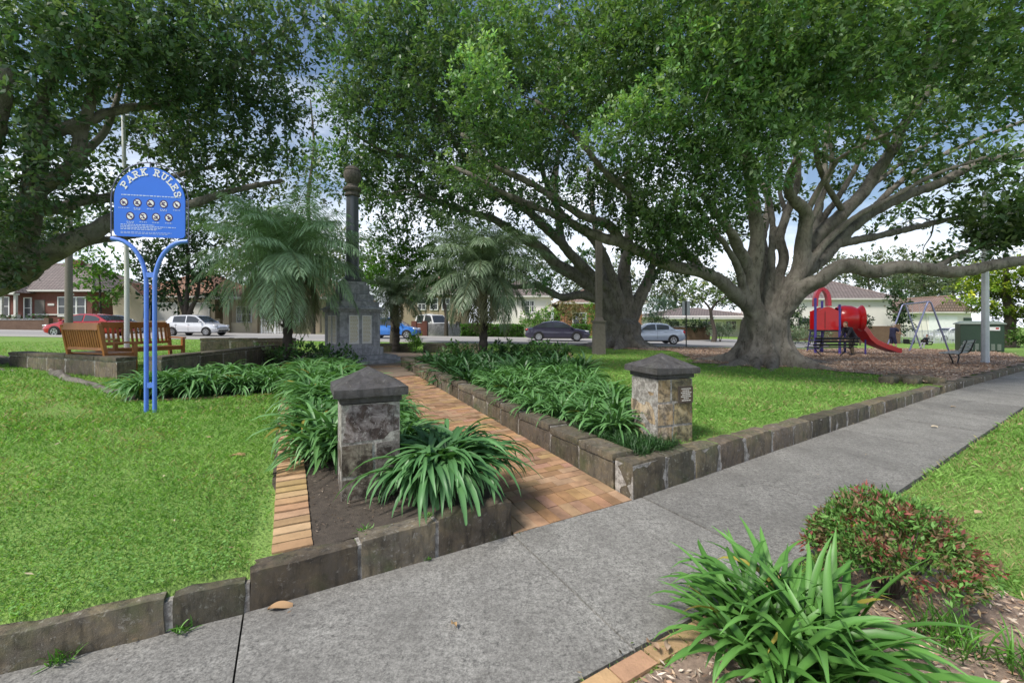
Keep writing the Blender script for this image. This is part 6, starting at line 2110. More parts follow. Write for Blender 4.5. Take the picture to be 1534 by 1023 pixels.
# surface roots of the left fig crossing the lawn edge by the timber benches
for q, lab in ((((75, 556), (95, 566), (125, 574), (160, 584), (200, 588)), 'thick grey surface root crossing the lawn before the low left wall'),
               (((130, 573), (165, 590), (185, 583), (205, 598)), 'thin forked surface root on the lawn near the blue sign posts')):
    mb = MB(); pts = []
    for i, a in enumerate(q):
        g = ground_hit(*a); pts.append((g[0], g[1], zg(*g) + (.02 if i not in (0, len(q) - 1) else -.03)))
    c = [p + mnoise.noise_vector(p * 2.3) * .07 for p in catmull(pts, 6)]; mb.tube(c, [.10 - .08 * i / (len(c) - 1) if 'thick' in lab else .05 - .03 * i / (len(c) - 1) for i in range(len(c))], 9, wob=.4)
    o = smooth_by_angle(mb.build('tree_root', M['bark']), 60); tag(o, lab, 'root')


# ---------- simple trees and shrubs
def tree(name, label, cat, px, Y, stems, rows, mat='soft_leaf', cov=1.6, seed=1, gap=-.1, group=None, pal=None, lit=None, bark='dark_bark', per=4, zb=None, **kw):
    x = X(px, Y); z = zg(x, Y) if zb is None else zb
    r = thing(name, label, cat, (x, Y, z), 0, group)
    s = Skel((x, Y, z))
    BL_ = blob_px(rows)
    for pts, r0, r1 in stems:
        pp = []
        for i, a in enumerate(pts):
            pp.append(Vector((x + .0, Y, z - .15)) if a is None else P(*a))
        s.limb(pp, r0, r1, 9, .1)
    if stems:
        s.twigs(twig_targets(BL_, per, seed), .04)
        s.finish(r, bark)
    k = dict(pal=pal or ((.03, .07, .02), (.07, .15, .035)), lit=lit or (.12, .22, .05)); k.update(kw)
    build_crown('crown' if stems else 'foliage', r, BL_, mat, cov=cov, seed=seed, gap=gap, **k)
    return r


GD = ((.022, .05, .022), (.05, .10, .04)); BR = ((.05, .12, .02), (.12, .24, .04)); GUM = ((.06, .085, .05), (.13, .16, .09))
tree('street_tree', 'dense dark street tree behind the white hatchback', 'tree', 278, 35.6,
     [((None, (276, 470, 35.6), (268, 440, 35.6), (255, 400, 35.5)), .28, .08), ((None, (286, 465, 35.6), (296, 440, 35.6), (300, 400, 35.5)), .26, .08), ((None, (280, 455, 35.6), (281, 400, 35.6), (280, 360, 35.6)), .25, .07)],
     [(270, 390, 35.5, 3.0, 2.2, 1.2, .7), (238, 430, 35.2, 1.6, 1.6, 1, .8), (310, 410, 35.4, 1.8, 1.8, 1, .75), (290, 350, 35.6, 2.6, 1.6, 1, .8), (330, 445, 35.4, 1.3, 1.2, .7, .9), (262, 445, 35.3, 1.8, 1.0, .9, .7), (230, 380, 35.6, 1.8, 1.8, .9, .8)], cov=2.0, seed=51, pal=GD, lit=(.08, .15, .06), lscale=.007)
tree('street_tree', 'leafy green street tree by the power pole and red sedan', 'tree', 148, 36.2,
     [((None, (150, 470, 36.2), (150, 440, 36.2), (148, 410, 36.2)), .14, .05)],
     [(150, 425, 36, 1.8, 1.4, 1.1, 1.0), (128, 405, 36, 1.6, 1.1, 1, 1.0), (170, 400, 36, 1.7, 1.3, .9, .8), (120, 375, 36, 1.5, .9, .8, 1.0), (160, 445, 35.8, 1.2, .8, 1, 1.15)], cov=1.6, seed=52, pal=BR, lit=(.15, .27, .05), lscale=.007)
tree('park_tree', 'bright leafy tree behind the memorial column', 'tree', 588, 29.0 - 6.0,
     [((None, (588, 480, 23), (586, 440, 23), (590, 390, 23)), .2, .07)],
     [(590, 395, 23, 2.0, 1.3, 1.1, .95), (630, 385, 23, 1.7, 1.2, 1, .9), (565, 420, 23, 1.3, .9, .9, 1.0), (615, 425, 23, 1.5, .9, .9, .8), (580, 350, 23, 1.6, .9, .7, 1.0), (655, 410, 23, 1.1, .8, .7, .8)], cov=2.2, seed=53, mat='fig_leaf', pal=BR, lit=(.16, .30, .05), lscale=.007)
tree('gum_tree', 'thin wispy gum tree rising in the sky gap above the left palm', 'tree', 468, 46,
     [((None, (466, 400, 46), (462, 300, 46), (470, 220, 46), (465, 150, 46)), .35, .06)],
     [(462, 180, 46, 2.6, 2.0, .35, 1.2), (470, 240, 46, 3.0, 2.0, .4, 1.1), (450, 290, 46, 4, 2.4, .6, 1.0), (500, 300, 46, 3, 2.2, .5, 1.0), (455, 130, 46, 1.6, 1.4, .25, 1.2), (420, 330, 46, 3, 2.4, .7, .9)], cov=1.0, seed=54, pal=GUM, lit=(.18, .22, .12), lscale=.006, gap=.05)
tree('small_street_tree', 'small street tree with leaning bare trunk on the far verge between the two figs', 'tree', 1068, 35.4,
     [((None, (1072, 500, 35.4), (1066, 478, 35.4), (1063, 462, 35.4), (1050, 446, 35.4)), .24, .05), (((1064, 466, 35.4), (1075, 452, 35.4), (1090, 442, 35.4)), .12, .04)],
     [(1055, 445, 35.4, 1.5, .75, 1, 1.1), (1085, 450, 35.4, 1.3, .7, 1, 1.0), (1070, 430, 35.4, 1.5, .6, .8, 1.2), (1030, 452, 35.4, 1.0, .5, .6, 1.1), (1040, 430, 35.4, 1.2, .5, .6, 1.3)], cov=1.3, seed=55, pal=((.06, .09, .035), (.13, .18, .06)), lit=(.2, .26, .08), lscale=.007)
tree('golden_conifer', 'yellow green layered conifer behind the light pole at the right edge', 'tree', 1510, 33.5,
     [((None, (1512, 470, 33.5), (1508, 430, 33.5), (1505, 380, 33.5)), .45, .12)],
     [(1470, 430, 33, 2.0, .45, 1.2, 1.2), (1450, 450, 32.6, 1.2, .35, 1.1, 1.3), (1520, 415, 33, 2.2, .5, 1.2, 1.1), (1495, 400, 33, 2.2, .5, 1.1, 1.1), (1480, 462, 32.6, 1.6, .4, 1.1, .9), (1545, 440, 32.6, 1.8, .5, 1.2, 1.1), (1530, 470, 33, 1.8, .6, 1.2, .45), (1460, 412, 33.2, 1.4, .35, 1, 1.2), (1500, 440, 34, 2, .8, 1.2, .5), (1560, 400, 33, 2, .6, 1, 1)], cov=3.0, seed=56, pal=((.07, .12, .014), (.24, .32, .025)), lit=(.46, .50, .05), lscale=.0045, gap=-.3)
for i, (px, py, Y, rx, rz, lab) in enumerate((
    (1385, 425, 85, 7, 5, 'hazy grey green gum tree on the skyline above the swing set'), (1300, 400, 80, 6, 3.5, 'distant gum tree just above the white house roof'), (1345, 405, 95, 8, 5, 'distant gum tree on the skyline right of the white house roof'),
    (1425, 415, 90, 7, 5, 'distant gum tree on the skyline left of the golden conifer'), (1225, 395, 90, 6, 3, 'distant tree top seen through the limbs of the near fig'), (1010, 435, 70, 5, 4, 'grey green tree above the low white roof'),
    (700, 420, 70, 8, 6, 'distant pale tree behind the right palm'), (30, 330, 70, 9, 7, 'distant tree behind the far left bungalow'), (520, 400, 65, 7, 6, 'distant tree behind the memorial column'), (780, 400, 75, 7, 6, 'distant tree behind the white weatherboard house'), (900, 420, 75, 8, 5, 'distant tree behind the orange brick house'), (1120, 430, 75, 6, 4, 'distant tree beyond the near fig trunk'), (400, 380, 66, 8, 7, 'distant tree behind the cream house with terracotta roof'))):
    tree('gum_tree', lab, 'tree', px, Y, [((None, (px, 470, Y), (px + 3, 440, Y), (px - 2, py, Y)), .4, .12)],
         [(px, py, Y, rx, rz, .9, 1.0), (px - rx * 4, py + 14, Y - 1, rx * .6, rz * .6, .8, .9), (px + rx * 4, py + 12, Y + 1, rx * .65, rz * .6, .8, 1.05)], cov=1.9, seed=60 + i, pal=((.075, .10, .065), (.15, .18, .10)), lit=(.2, .23, .14), lscale=.0065, lmax=.6, gap=-.12, group='trees on the skyline', per=3)
tree('street_tree', 'dark leafy street tree right of the memorial beyond the blue hatchback', 'tree', 668, 36.0,
     [((None, (668, 470, 36), (664, 440, 36), (668, 405, 36)), .2, .07)],
     [(668, 420, 36, 2.2, 1.6, 1.1, .75), (640, 435, 36, 1.6, 1.2, 1, .8), (700, 430, 36, 1.6, 1.3, 1, .75), (660, 390, 36, 2, 1.2, .9, .8), (625, 450, 35.6, 1.2, .8, .9, .8)], cov=1.8, seed=91, pal=GD, lit=(.10, .19, .06), lscale=.0065)
tree('street_tree', 'leafy street tree behind the left palm before the cream house', 'tree', 470, 36.0,
     [((None, (470, 470, 36), (468, 440, 36), (474, 400, 36)), .2, .07)],
     [(470, 410, 36, 2.0, 1.7, 1.0, .9), (445, 430, 36, 1.4, 1.0, .9, 1.0), (495, 425, 36, 1.3, 1.2, .9, .9), (480, 375, 36, 1.7, 1.1, .8, .95)], cov=1.6, seed=92, pal=GUM, lit=(.16, .24, .09), lscale=.0065)
# shrubs and hedges
def shrub(label, px, Y, rows, seed, cat='shrub', name='shrub', **kw):
    return tree(name, label, cat, px, Y, [((None, (px, rows[0][1] + 4, Y)), .05, .02), ((None, (px + 6, rows[0][1] + 2, Y)), .04, .015)], rows, seed=seed, **kw)


HP = dict(pal=((.035, .10, .014), (.075, .19, .025)), lit=(.13, .27, .04))
def hedge(label, px0, px1, Y, h, dep, seed):
    x0, x1 = X(px0, Y), X(px1, Y); xc = (x0 + x1) / 2; z = zg(xc, Y)
    r = thing('hedge', label, 'hedge', (xc, Y, z), 0, 'clipped hedges across the road')
    core = MB(); core.stone((0, 0, h / 2), (x1 - x0 - .2, dep - .2, h - .12), n=2, rnd=.2, amp=.05); core.build('branch_core', M['dark_bark'], r)
    g = np.random.default_rng(seed); n = int((x1 - x0) * (h * 2 + dep) * 330)
    p = np.stack([g.uniform(x0, x1, n), Y + g.uniform(-dep / 2, dep / 2, n), z + g.uniform(.05, h, n)], -1)
    f = g.integers(0, 5, n); p[f < 2, 1] = Y - dep / 2; p[f == 2, 2] = z + h; p[f == 3, 1] = Y + dep / 2
    p += g.normal(0, .035, (n, 3)) + (fieldn(p, 2.5, seed) * .05)[:, None]
    d = unit(g.normal(size=(n, 3)) + (0, -.3, .5)); v, l = leaf_arrays(p, d, unit(g.normal(size=(n, 3)) + (0, -.4, .8)), .13, .08)
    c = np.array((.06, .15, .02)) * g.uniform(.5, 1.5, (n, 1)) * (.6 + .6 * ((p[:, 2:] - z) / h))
    np_mesh('foliage', v - np.array(r.location), l, 4, M['soft_leaf'], np.repeat(np.clip(c, 0, 1), 4, 0), r)
    return r


hedge('long clipped green hedge across the road behind the right palm', 690, 786, 36.0, 1.05, .9, 71)
hedge('short clipped green hedge right of the purple grey sedan', 856, 884, 36.2, 1.15, .8, 72)
shrub('lime green rounded shrub left of the purple grey sedan', 800, 38.5, [(800, 478, 38.5, 1.5, 1.0, 1.3, 1.3), (822, 472, 38.5, 1.2, .8, 1.2, 1.4)], 73, pal=BR, lit=(.22, .36, .06), lscale=.0045)
shrub('dusty pink flowering shrub behind the purple grey sedan', 846, 39.5, [(846, 468, 39.5, 1.7, 1.3, 1.1, 1.2), (866, 474, 39.5, 1.0, 1.0, 1, 1.1)], 74, pal=((.12, .11, .06), (.22, .2, .09)), lit=(.34, .25, .18), lscale=.0045)
shrub('light green young tree shrub right of the timber post', 888, 38.0, [(886, 470, 38, .9, 1.3, .8, 1.3), (884, 490, 38, .6, .8, .8, 1.2)], 75, pal=BR, lit=(.2, .34, .06), lscale=.0045)
shrub('blue grey spiky agave like shrub above the brown brick wall', 990, 41.0, [(988, 458, 41, 1.5, 1.0, 1.3, 1.0), (975, 472, 41, 1.0, .7, 1.2, .9)], 76, pal=((.05, .09, .08), (.12, .17, .15)), lit=(.22, .28, .25), lscale=.008, aspect=.22)
shrub('dark ivy mound spilling over the brown brick wall right of the second fig', 1000, 38.2, [(990, 484, 38.2, 1.4, .5, 1.3, .8), (1022, 484, 38.2, 1.3, .45, 1.3, .8), (1060, 486, 38.2, 1.2, .4, 1.1, .8), (1040, 488, 38.2, .8, .5, 1.2, .8)], 77, pal=((.02, .04, .02), (.05, .085, .045)), lit=(.09, .14, .08), lscale=.0045)
shrub('silver green rounded lavender bush on the far verge left of the near fig trunk', 1078, 36.6, [(1078, 494, 36.6, 1.0, .55, 1.3, 1.3), (1088, 494, 37.2, .8, .5, 1.3, 1.3), (1072, 496, 36.6, .6, .4, 1.2, 1.2)], 78, pal=((.09, .12, .08), (.19, .23, .16)), lit=(.28, .32, .24), lscale=.004, aspect=.3)
shrub('silver green lavender bush behind the play tower', 1212, 33.0, [(1206, 500, 33, 1.2, .7, 1.3, 1.25), (1228, 500, 33, .9, .6, 1.3, 1.2), (1190, 503, 33, .7, .5, 1.2, 1.2)], 79, pal=((.09, .12, .08), (.19, .23, .16)), lit=(.28, .32, .24), lscale=.004, aspect=.3)
shrub('tall dark green shrub between the near fig trunk and the white house', 1186, 36.0, [(1188, 480, 36, .8, 1.2, 1.4, .8), (1184, 500, 36, .8, .7, 1.3, .7), (1192, 465, 36, .6, .7, 1.2, .8)], 80, pal=GD, lscale=.0045)
shrub('low dark green shrub under the small window of the white house', 1213, 39.0, [(1212, 484, 39, .9, .45, 1.3, .8), (1200, 490, 39, .8, .45, 1.3, .8), (1225, 486, 39, .6, .4, 1.2, .8)], 81, pal=GD, lscale=.0045)
shrub('dark round bush between the red tunnel and the brick boundary wall', 1288, 34.0, [(1288, 487, 34, .75, .75, 1.6, .8), (1292, 480, 34, .6, .5, 1.4, .8)], 82, pal=((.018, .03, .02), (.04, .06, .04)), lit=(.08, .1, .07), lscale=.0045)
shrub('tall dark green shrub behind the swing set beside the white house', 1347, 40.0, [(1348, 465, 40, .9, 1.5, 1.4, .9), (1352, 485, 40, 1.0, 1.0, 1.4, .8), (1342, 440, 40.5, 1.0, 1.3, 1.1, .8)], 83, pal=GD, lscale=.0045)
shrub('potted front garden shrubs along the wall before the red brick bungalow', 30, 39.5, [(20, 478, 39.5, 1.0, .4, .8, .8), (60, 478, 39.5, .9, .4, .8, .9), (-10, 476, 39.5, 1.0, .5, .8, .8)], 84, pal=GD, lscale=.0045)
shrub('front garden shrub with pale flowers right of the power pole', 120, 38.0, [(122, 484, 38, 1.2, .5, 1, 1), (105, 490, 38, .9, .35, 1, 1.1), (140, 488, 38, .8, .4, 1, .9)], 85, pal=((.05, .08, .04), (.1, .14, .07)), lit=(.3, .25, .25), lscale=.0045)
shrub('shady green undergrowth beneath the conifer at the right edge', 1525, 31.0, [(1530, 508, 31, 1.6, .6, 1.4, .9), (1555, 500, 31, 1.4, .9, 1.2, .8)], 86, pal=((.04, .08, .02), (.09, .17, .03)), lscale=.0045)
shrub('light green leafy shrub at the foot of the short back wall beside the memorial', 620, 17.8, [(623, 508, 17.6, .38, .3, 1.4, 1.2), (622, 518, 17.4, .34, .26, 1.4, 1.1)], 87, pal=BR, lit=(.18, .32, .05), lscale=.004, mat='fig_leaf')
# ------------------------------------------------------------------ strap leaved clumps
def blades(n, L, Wd, seed, r0=.10, el=(35, 88), droop=(60, 150), m=8, pal=((.022, .075, .016), (.062, .165, .034)), yellow=.0, sc=1.0, bend=1.35):
    g = np.random.default_rng(seed)
    ph = g.uniform(0, 2 * PI, n); e0 = np.radians(g.uniform(el[0], el[1], n)); dr = np.radians(g.uniform(droop[0], droop[1], n))
    ln = L * g.uniform(.6, 1.12, n); w = Wd * g.uniform(.7, 1.15, n)
    hz = np.stack([np.cos(ph), np.sin(ph), np.zeros(n)], -1); side0 = np.stack([-np.sin(ph), np.cos(ph), np.zeros(n)], -1)
    rr = r0 * np.sqrt(g.uniform(0, 1, n)); a2 = g.uniform(0, 2 * PI, n)
    p = np.stack([rr * np.cos(a2), rr * np.sin(a2), np.full(n, -.02)], -1)
    tw = g.normal(0, .35, n); yaw = g.normal(0, .5, n)
    V = np.zeros((n, m + 1, 3, 3)); Cc = np.zeros((n, m + 1, 3, 3))
    base = np.array(pal[0]) + (np.array(pal[1]) - np.array(pal[0])) * g.uniform(0, 1, (n, 1)) ** .8
    ye = g.uniform(size=n) < yellow; base[ye] = np.array((.30, .26, .05)) * g.uniform(.6, 1.1, (ye.sum(), 1))
    for i in range(m + 1):
        s = i / m
        ang = e0 - dr * s ** bend
        hd = hz * np.cos(yaw * s)[:, None] + side0 * np.sin(yaw * s)[:, None]
        sd = np.cross(np.array((0, 0, 1.0)), hd)
        d = hd * np.cos(ang)[:, None] + np.array((0, 0, 1.0)) * np.sin(ang)[:, None]
        up = np.cross(d, sd); sdt = sd * np.cos(tw * s)[:, None] + up * np.sin(tw * s)[:, None]
        upt = np.cross(d, sdt)
        prof = (.62 + .5 * math.sin(min(1, s * 1.25) * PI * .62)) * (1 - max(0, (s - .55) / .45) ** 2.2)
        ww = (w * max(prof, .03))[:, None] * .5
        V[:, i, 0] = p - sdt * ww + upt * ww * .35; V[:, i, 1] = p - upt * ww * .12; V[:, i, 2] = p + sdt * ww + upt * ww * .35
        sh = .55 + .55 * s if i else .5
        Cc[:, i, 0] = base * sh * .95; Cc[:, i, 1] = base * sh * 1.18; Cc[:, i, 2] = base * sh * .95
        if i < m: p = p + d * (ln / m)[:, None]
    V[..., 2] = np.maximum(V[..., 2], .008)
    k = (np.arange(n) * (m + 1) * 3)[:, None, None] + (np.arange(m) * 3)[None, :, None] + np.arange(2)[None, None, :]
    f = np.stack([k, k + 1, k + 4, k + 3], -1).reshape(-1)
    return (V * sc).reshape(-1, 3), f, np.clip(Cc.reshape(-1, 3), 0, 1)


def clump_mesh(n, L, Wd, seed, **kw):
    v, f, c = blades(n, L, Wd, seed, **kw)
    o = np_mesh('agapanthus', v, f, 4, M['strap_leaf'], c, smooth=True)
    return o


def place(o, first, x, y, z, rz, s, label, cat, group, name=None):
    q = o if first else o.copy()
    if not first: COL.objects.link(q)
    q.location = (x, y, z); q.rotation_euler = (random.uniform(-.08, .08), random.uniform(-.08, .08), rz); q.scale = (s, s, s * random.uniform(.9, 1.1))
    tag(q, label, cat, group)
    return q


GLOSS = ((.066, .165, .050), (.150, .315, .105))
PROT = [clump_mesh(150, .80, .044, 100 + k, pal=GLOSS, el=(48, 89), droop=(95, 168), yellow=.012) for k in range(4)]
used = [False] * 4
k = 0
G1 = 'agapanthus in the bed left of the brick path'; L1 = 'strappy green agapanthus clump massed in the bed left of the brick path'
for t in np.arange(1.75, 8.9, .50):
    for w in (.36, .78, 1.14):
        ww = w + random.uniform(-.12, .12); tt = t + random.uniform(-.14, .14)
        p = xy(ww, np.float64(tt))
        if abs(p[0] + 1.23) < .40 and abs(p[1] - 3.72) < .45: continue
        i = k % 4; k += 1
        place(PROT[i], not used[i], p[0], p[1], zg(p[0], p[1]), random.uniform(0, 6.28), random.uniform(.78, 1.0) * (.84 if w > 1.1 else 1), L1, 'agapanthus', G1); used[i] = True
G2 = 'agapanthus below the low left wall'; L2 = 'glossy agapanthus clump in the side bed between the blue sign posts and the main bed'
for t in (6.05, 6.5, 7.0, 7.45):
    for w in (-2.0, -1.55, -1.1, -.65, -.2):
        p = xy(w + random.uniform(-.12, .12), np.float64(t + random.uniform(-.1, .1)))
        i = k % 4; k += 1
        place(PROT[i], False, p[0], p[1], zg(p[0], p[1]), random.uniform(0, 6.28), random.uniform(.72, .92), L2, 'agapanthus', G2)
# hero clump in front of the dark pillar
hp = (-.59, 3.76)
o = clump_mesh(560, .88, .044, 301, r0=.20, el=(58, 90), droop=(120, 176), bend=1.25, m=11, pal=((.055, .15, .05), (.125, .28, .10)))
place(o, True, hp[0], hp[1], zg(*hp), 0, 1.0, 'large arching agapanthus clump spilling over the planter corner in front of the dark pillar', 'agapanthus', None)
# second clump left of the pillar leaning over the brick edging
hp = xy(.33, np.float64(1.75))
o = clump_mesh(110, .74, .042, 302, r0=.16, el=(35, 85), m=9, pal=GLOSS)
place(o, True, hp[0], hp[1], zg(*hp), 0, .95, 'agapanthus clump leaning over the tan brick edging left of the dark pillar', 'agapanthus', None)

# right planter
rb = [tuple(map(float, xy(w, np.float64(t)))) for w, t in ((3.12, .2), (3.8, .2), (4.1, .6), (5.1, 2.2), (6.0, 4.0), (6.7, 5.6), (7.0, 8.9), (3.12, 9.1))]
poly_sheet('planter_soil', M['soil'], densify(rb, .4, .02), .022)
DARK = ((.024, .07, .026), (.06, .14, .05))
PR2 = [clump_mesh(120, .66, .038, 120 + q, pal=GLOSS, el=(42, 89), droop=(80, 160), yellow=.012) for q in range(3)]; u2 = [False] * 3
PR3 = [clump_mesh(80, .72, .055, 140 + q, pal=DARK, el=(25, 80), droop=(40, 120)) for q in range(3)]; u3 = [False] * 3
for o in PR3: o.name = 'clivia'
k = 0
for t in np.arange(.95, 8.9, .47):
    wm = min(6.9, 3.75 + (t - .5) * .60)
    w = 3.36
    while w < wm:
        p = xy(w + random.uniform(-.12, .12), np.float64(t + random.uniform(-.14, .14)))
        if abs(p[0] - 1.76) < .42 and abs(p[1] - 5.12) < .45: w += .5; continue
        if t < 5.0:
            i = k % 3; place(PR2[i], not u2[i], p[0], p[1], zg(p[0], p[1]), random.uniform(0, 6.28), random.uniform(.8, 1.05), 'strappy agapanthus clump in the front half of the planter right of the brick path', 'agapanthus', 'agapanthus in the right planter'); u2[i] = True
        else:
            i = k % 3; place(PR3[i], not u3[i], p[0], p[1], zg(p[0], p[1]), random.uniform(0, 6.28), random.uniform(.85, 1.2), 'dark broad leaved clivia clump at the shady back of the right planter around the palm', 'clivia', 'clivias in the right planter'); u3[i] = True
        k += 1; w += .52
# dark leafy shrub mounds under both palms
for (px, Y, rr_, rz_, s, lab) in ((820, 12.2, .8, .42, 1, 'dark leafy shrub mound at the right end of the planter behind the clivias'), (690, 12.6, .7, .35, 2, 'dark leafy shrub mound beside the right palm trunk'), (455, 11.6, .8, .35, 3, 'low green shrub mound at the foot of the left palm'),
                                  (500, 11.2, .6, .32, 4, 'low shrub mound in front of the memorial pedestal'), (405, 12.4, .6, .3, 5, 'small variegated shrub left of the left palm trunk'), (760, 12.6, .7, .4, 6, 'dark leafy shrub mound right of the right palm trunk')):
    x = X(px, Y); z = zg(x, Y)
    r = thing('shrub', lab, 'shrub', (x, Y, z), 0)
    mb = MB()
    for q in range(9):
        a = random.uniform(0, 6.28); mb.tube([(0, 0, -.02), (math.cos(a) * .15, math.sin(a) * .15, rz_ * .7), (math.cos(a) * .35, math.sin(a) * .35, rz_ * 1.4)], [.012, .008, .004], 5)
    mb.build('stems', M['dark_bark'], r)
    build_crown('foliage', r, [(Vector((x, Y, z + rz_ * .95)), rr_, rr_, rz_, 1.2, 1.0)], 'fig_leaf', cov=2.2, seed=400 + s, gap=-.4, lscale=.0085, lmin=.08, pal=((.02, .05, .018), (.05, .115, .035)) if s != 5 else ((.08, .12, .06), (.2, .24, .12)), lit=(.10, .2, .05))

# ------------------------------------------------------------------ palms
def palm(label, px, Y, base_z, top_py, R_, nf, seed, tone, tr=.10):
    g = np.random.default_rng(seed)
    x = X(px, Y); top = P(px, top_py, Y)
    r = thing('palm_tree', label, 'palm', (x, Y, base_z))
    o3 = np.array((x, Y, base_z)); H_ = top.z - base_z
    mb = MB(); pts, rad = [], []
    n = 26
    for i in range(n + 1):
        t = i / n; pts.append((.05 * math.sin(t * 3), .03 * math.sin(t * 4), -.15 + (H_ + .15) * t)); rad.append(tr * (1.0 + (.16 if i % 2 else -.04) + (.35 * (1 - t) ** 4)))
    mb.tube(pts, rad, 12, wob=.15)
    for i in range(70):                      # old leaf bases
        t = g.uniform(.35, 1.0); a = g.uniform(0, 6.28); z = H_ * t
        c = Vector((math.cos(a) * tr, math.sin(a) * tr, z)); mb.bar(c, c + Vector((math.cos(a) * .07, math.sin(a) * .07, .10)), .045, .02)
    mb.build('trunk', M['dark_bark'], r)
    for k in range(nf):
        q = k / nf; ph = k * 2.39996 + g.uniform(-.25, .25)
        e0 = math.radians(88 - 152 * q ** 1.3 + g.uniform(-7, 7)); L = R_ * (1.08 + .2 * g.uniform(-1, 1)) * (.85 + .32 * math.sin(q * PI)); bend = math.radians(78 + g.uniform(-18, 22)) * (1 - .35 * q)
        hd = np.array((math.cos(ph), math.sin(ph), 0)); sd = np.array((-math.sin(ph), math.cos(ph), 0)); up = np.array((0, 0, 1.0))
        m = 46; p = np.array((.05 * math.sin(3), 0, H_)) + hd * tr * .7; R0 = []; D0 = []
        for i in range(m + 1):
            s = i / m; a = e0 - bend * s ** 1.4; d = hd * math.cos(a) + up * math.sin(a); R0.append(p.copy()); D0.append(d); p = p + d * L / m
        R0 = np.array(R0); D0 = np.array(D0)
        idx = np.repeat(np.arange(3, m + 1), 4); sgn = np.tile((1, -1, 1, -1), m - 2); s = idx / m + g.uniform(-.012, .012, len(idx))
        ctr = R0[idx] + D0[idx] * (s - idx / m)[:, None] * L; dd = D0[idx]
        upl = np.cross(dd, sd); upl *= np.where(np.sum(upl * up, 1) < 0, -1, 1)[:, None]
        ld = unit(dd * (.45 + .5 * s)[:, None] + sd * (sgn * .9)[:, None] + upl * .12 + up * (-.42) + g.normal(0, .13, (len(idx), 3)))
        ln = R_ * .33 * (np.clip(np.sin(np.clip(s * .93 + .09, 0, 1) * PI), .12, 1) ** .6) * g.uniform(.85, 1.15, len(idx))
        nr = unit(upl + g.normal(0, .25, (len(idx), 3)))
        v, l = leaf_arrays(ctr, ld, nr, ln * .62, .018, .2, .6)
        tip = ctr + ld * (ln * .5)[:, None]; ld2 = unit(ld + up * -.75)
        v2, l2 = leaf_arrays(tip, ld2, nr, ln * .6, .016, .2, .3)
        # rachis as a thin 3 sided strip
        rv = []; wv = np.linspace(.016, .004, m + 1)
        for i in range(m + 1):
            rv += [R0[i] + sd * wv[i], R0[i] - sd * wv[i]]
        rv = np.array(rv); rl = np.array([(2 * i, 2 * i + 1, 2 * i + 3, 2 * i + 2) for i in range(m)]).reshape(-1)
        cl_ = np.array((.20, .285, .165)) * tone * g.uniform(.65, 1.3, (len(idx), 1)) * (.8 + .35 * (1 - q))
        if q > .86: cl_ = cl_ * .35 + np.array((.17, .13, .05)) * .6
        C = np.concatenate([np.repeat(cl_, 4, 0), np.repeat(cl_, 4, 0), np.tile(np.array((.12, .15, .06)) * tone, (len(rv), 1))])
        V = np.concatenate([v, v2, rv]); Lp = np.concatenate([l, l2 + len(v), rl + len(v) + len(v2)])
        np_mesh('frond', V, Lp, 4, M['palm_leaf'], np.clip(C, 0, 1), r)
    return r


px_, Y_ = 428, 12.2; palm('feathery pale green date palm beside the memorial on the left', 428, 12.2, zg(X(428, 12.2), 12.2), 384, 2.0, 86, 5, 1.7, .11)
palm('dark green date palm standing in the right planter', 722, 12.9, zg(X(722, 12.9), 12.9), 404, 1.80, 64, 6, .8, .11)
palm('small dark palm behind the memorial in front of the blue hatchback', 592, 18.0, zg(X(592, 18), 18.0), 442, 1.25, 34, 7, .6, .12)

# ------------------------------------------------------------------ front bed plants
hp = (1.36, 2.10)
o = clump_mesh(330, .62, .034, 501, r0=.28, el=(42, 89), droop=(40, 140), m=9, pal=((.06, .17, .03), (.135, .31, .07)), yellow=.025)
place(o, True, hp[0], hp[1], .01, 0, .98, 'bright green strap leaved clump in the foreground at the bottom right', 'agapanthus', None)
# nandina bush
nx, ny = 2.27, 2.62
r = thing('nandina_bush', 'rounded nandina bush with red and green leaves beside the concrete path', 'shrub', (nx, ny, 0))
mb = MB(); g = random.Random(4)
for q in range(26):
    a = g.uniform(0, 6.28); rr_ = g.uniform(.1, .42); mb.tube([(math.cos(a) * .05, math.sin(a) * .05, 0), (math.cos(a) * rr_ * .6, math.sin(a) * rr_ * .6, .25), (math.cos(a) * rr_, math.sin(a) * rr_, g.uniform(.35, .6))], [.009, .006, .003], 5)
mb.build('stems', M['dark_bark'], r)
gg = np.random.default_rng(77); nT = 900
d = unit(gg.normal(size=(nT, 3))); d[:, 2] = np.abs(d[:, 2]) * 1.1 - .25
q = gg.uniform(.45, 1, nT) ** .5
c = np.array((0, 0, .33)) + d * q[:, None] * np.array((.50, .46, .36)) * (1 + .16 * fieldn(d * 3, 1.6, 3))[:, None]
c[:, 2] = np.maximum(c[:, 2], .08)
rep = np.repeat(np.arange(nT), 11)
ld = unit(unit(d)[rep] * .6 + gg.normal(size=(len(rep), 3)) * .7 + (0, 0, .25))
bs = c[rep] + ld * .012 + gg.normal(0, .018, (len(rep), 3))
v, l = leaf_arrays(bs, ld, unit(gg.normal(size=(len(rep), 3)) * .6 + (0, 0, 1)), gg.uniform(.03, .058, len(rep)), gg.uniform(.013, .022, len(rep)), .3, .42)
kind = gg.uniform(size=nT) + .25 * fieldn(c, 6, 9); kc = np.empty((nT, 3))
kc[:] = (.12, .25, .06); kc[kind > .52] = (.22, .16, .09); kc[kind > .76] = (.30, .10, .085); kc[kind > .93] = (.14, .27, .07); kc[(kind < .0) & (c[:, 2] > .45)] = (.30, .38, .05)
kc = kc[rep] * gg.uniform(.55, 1.45, (len(rep), 1)) * (.5 + .65 * q[rep][:, None])
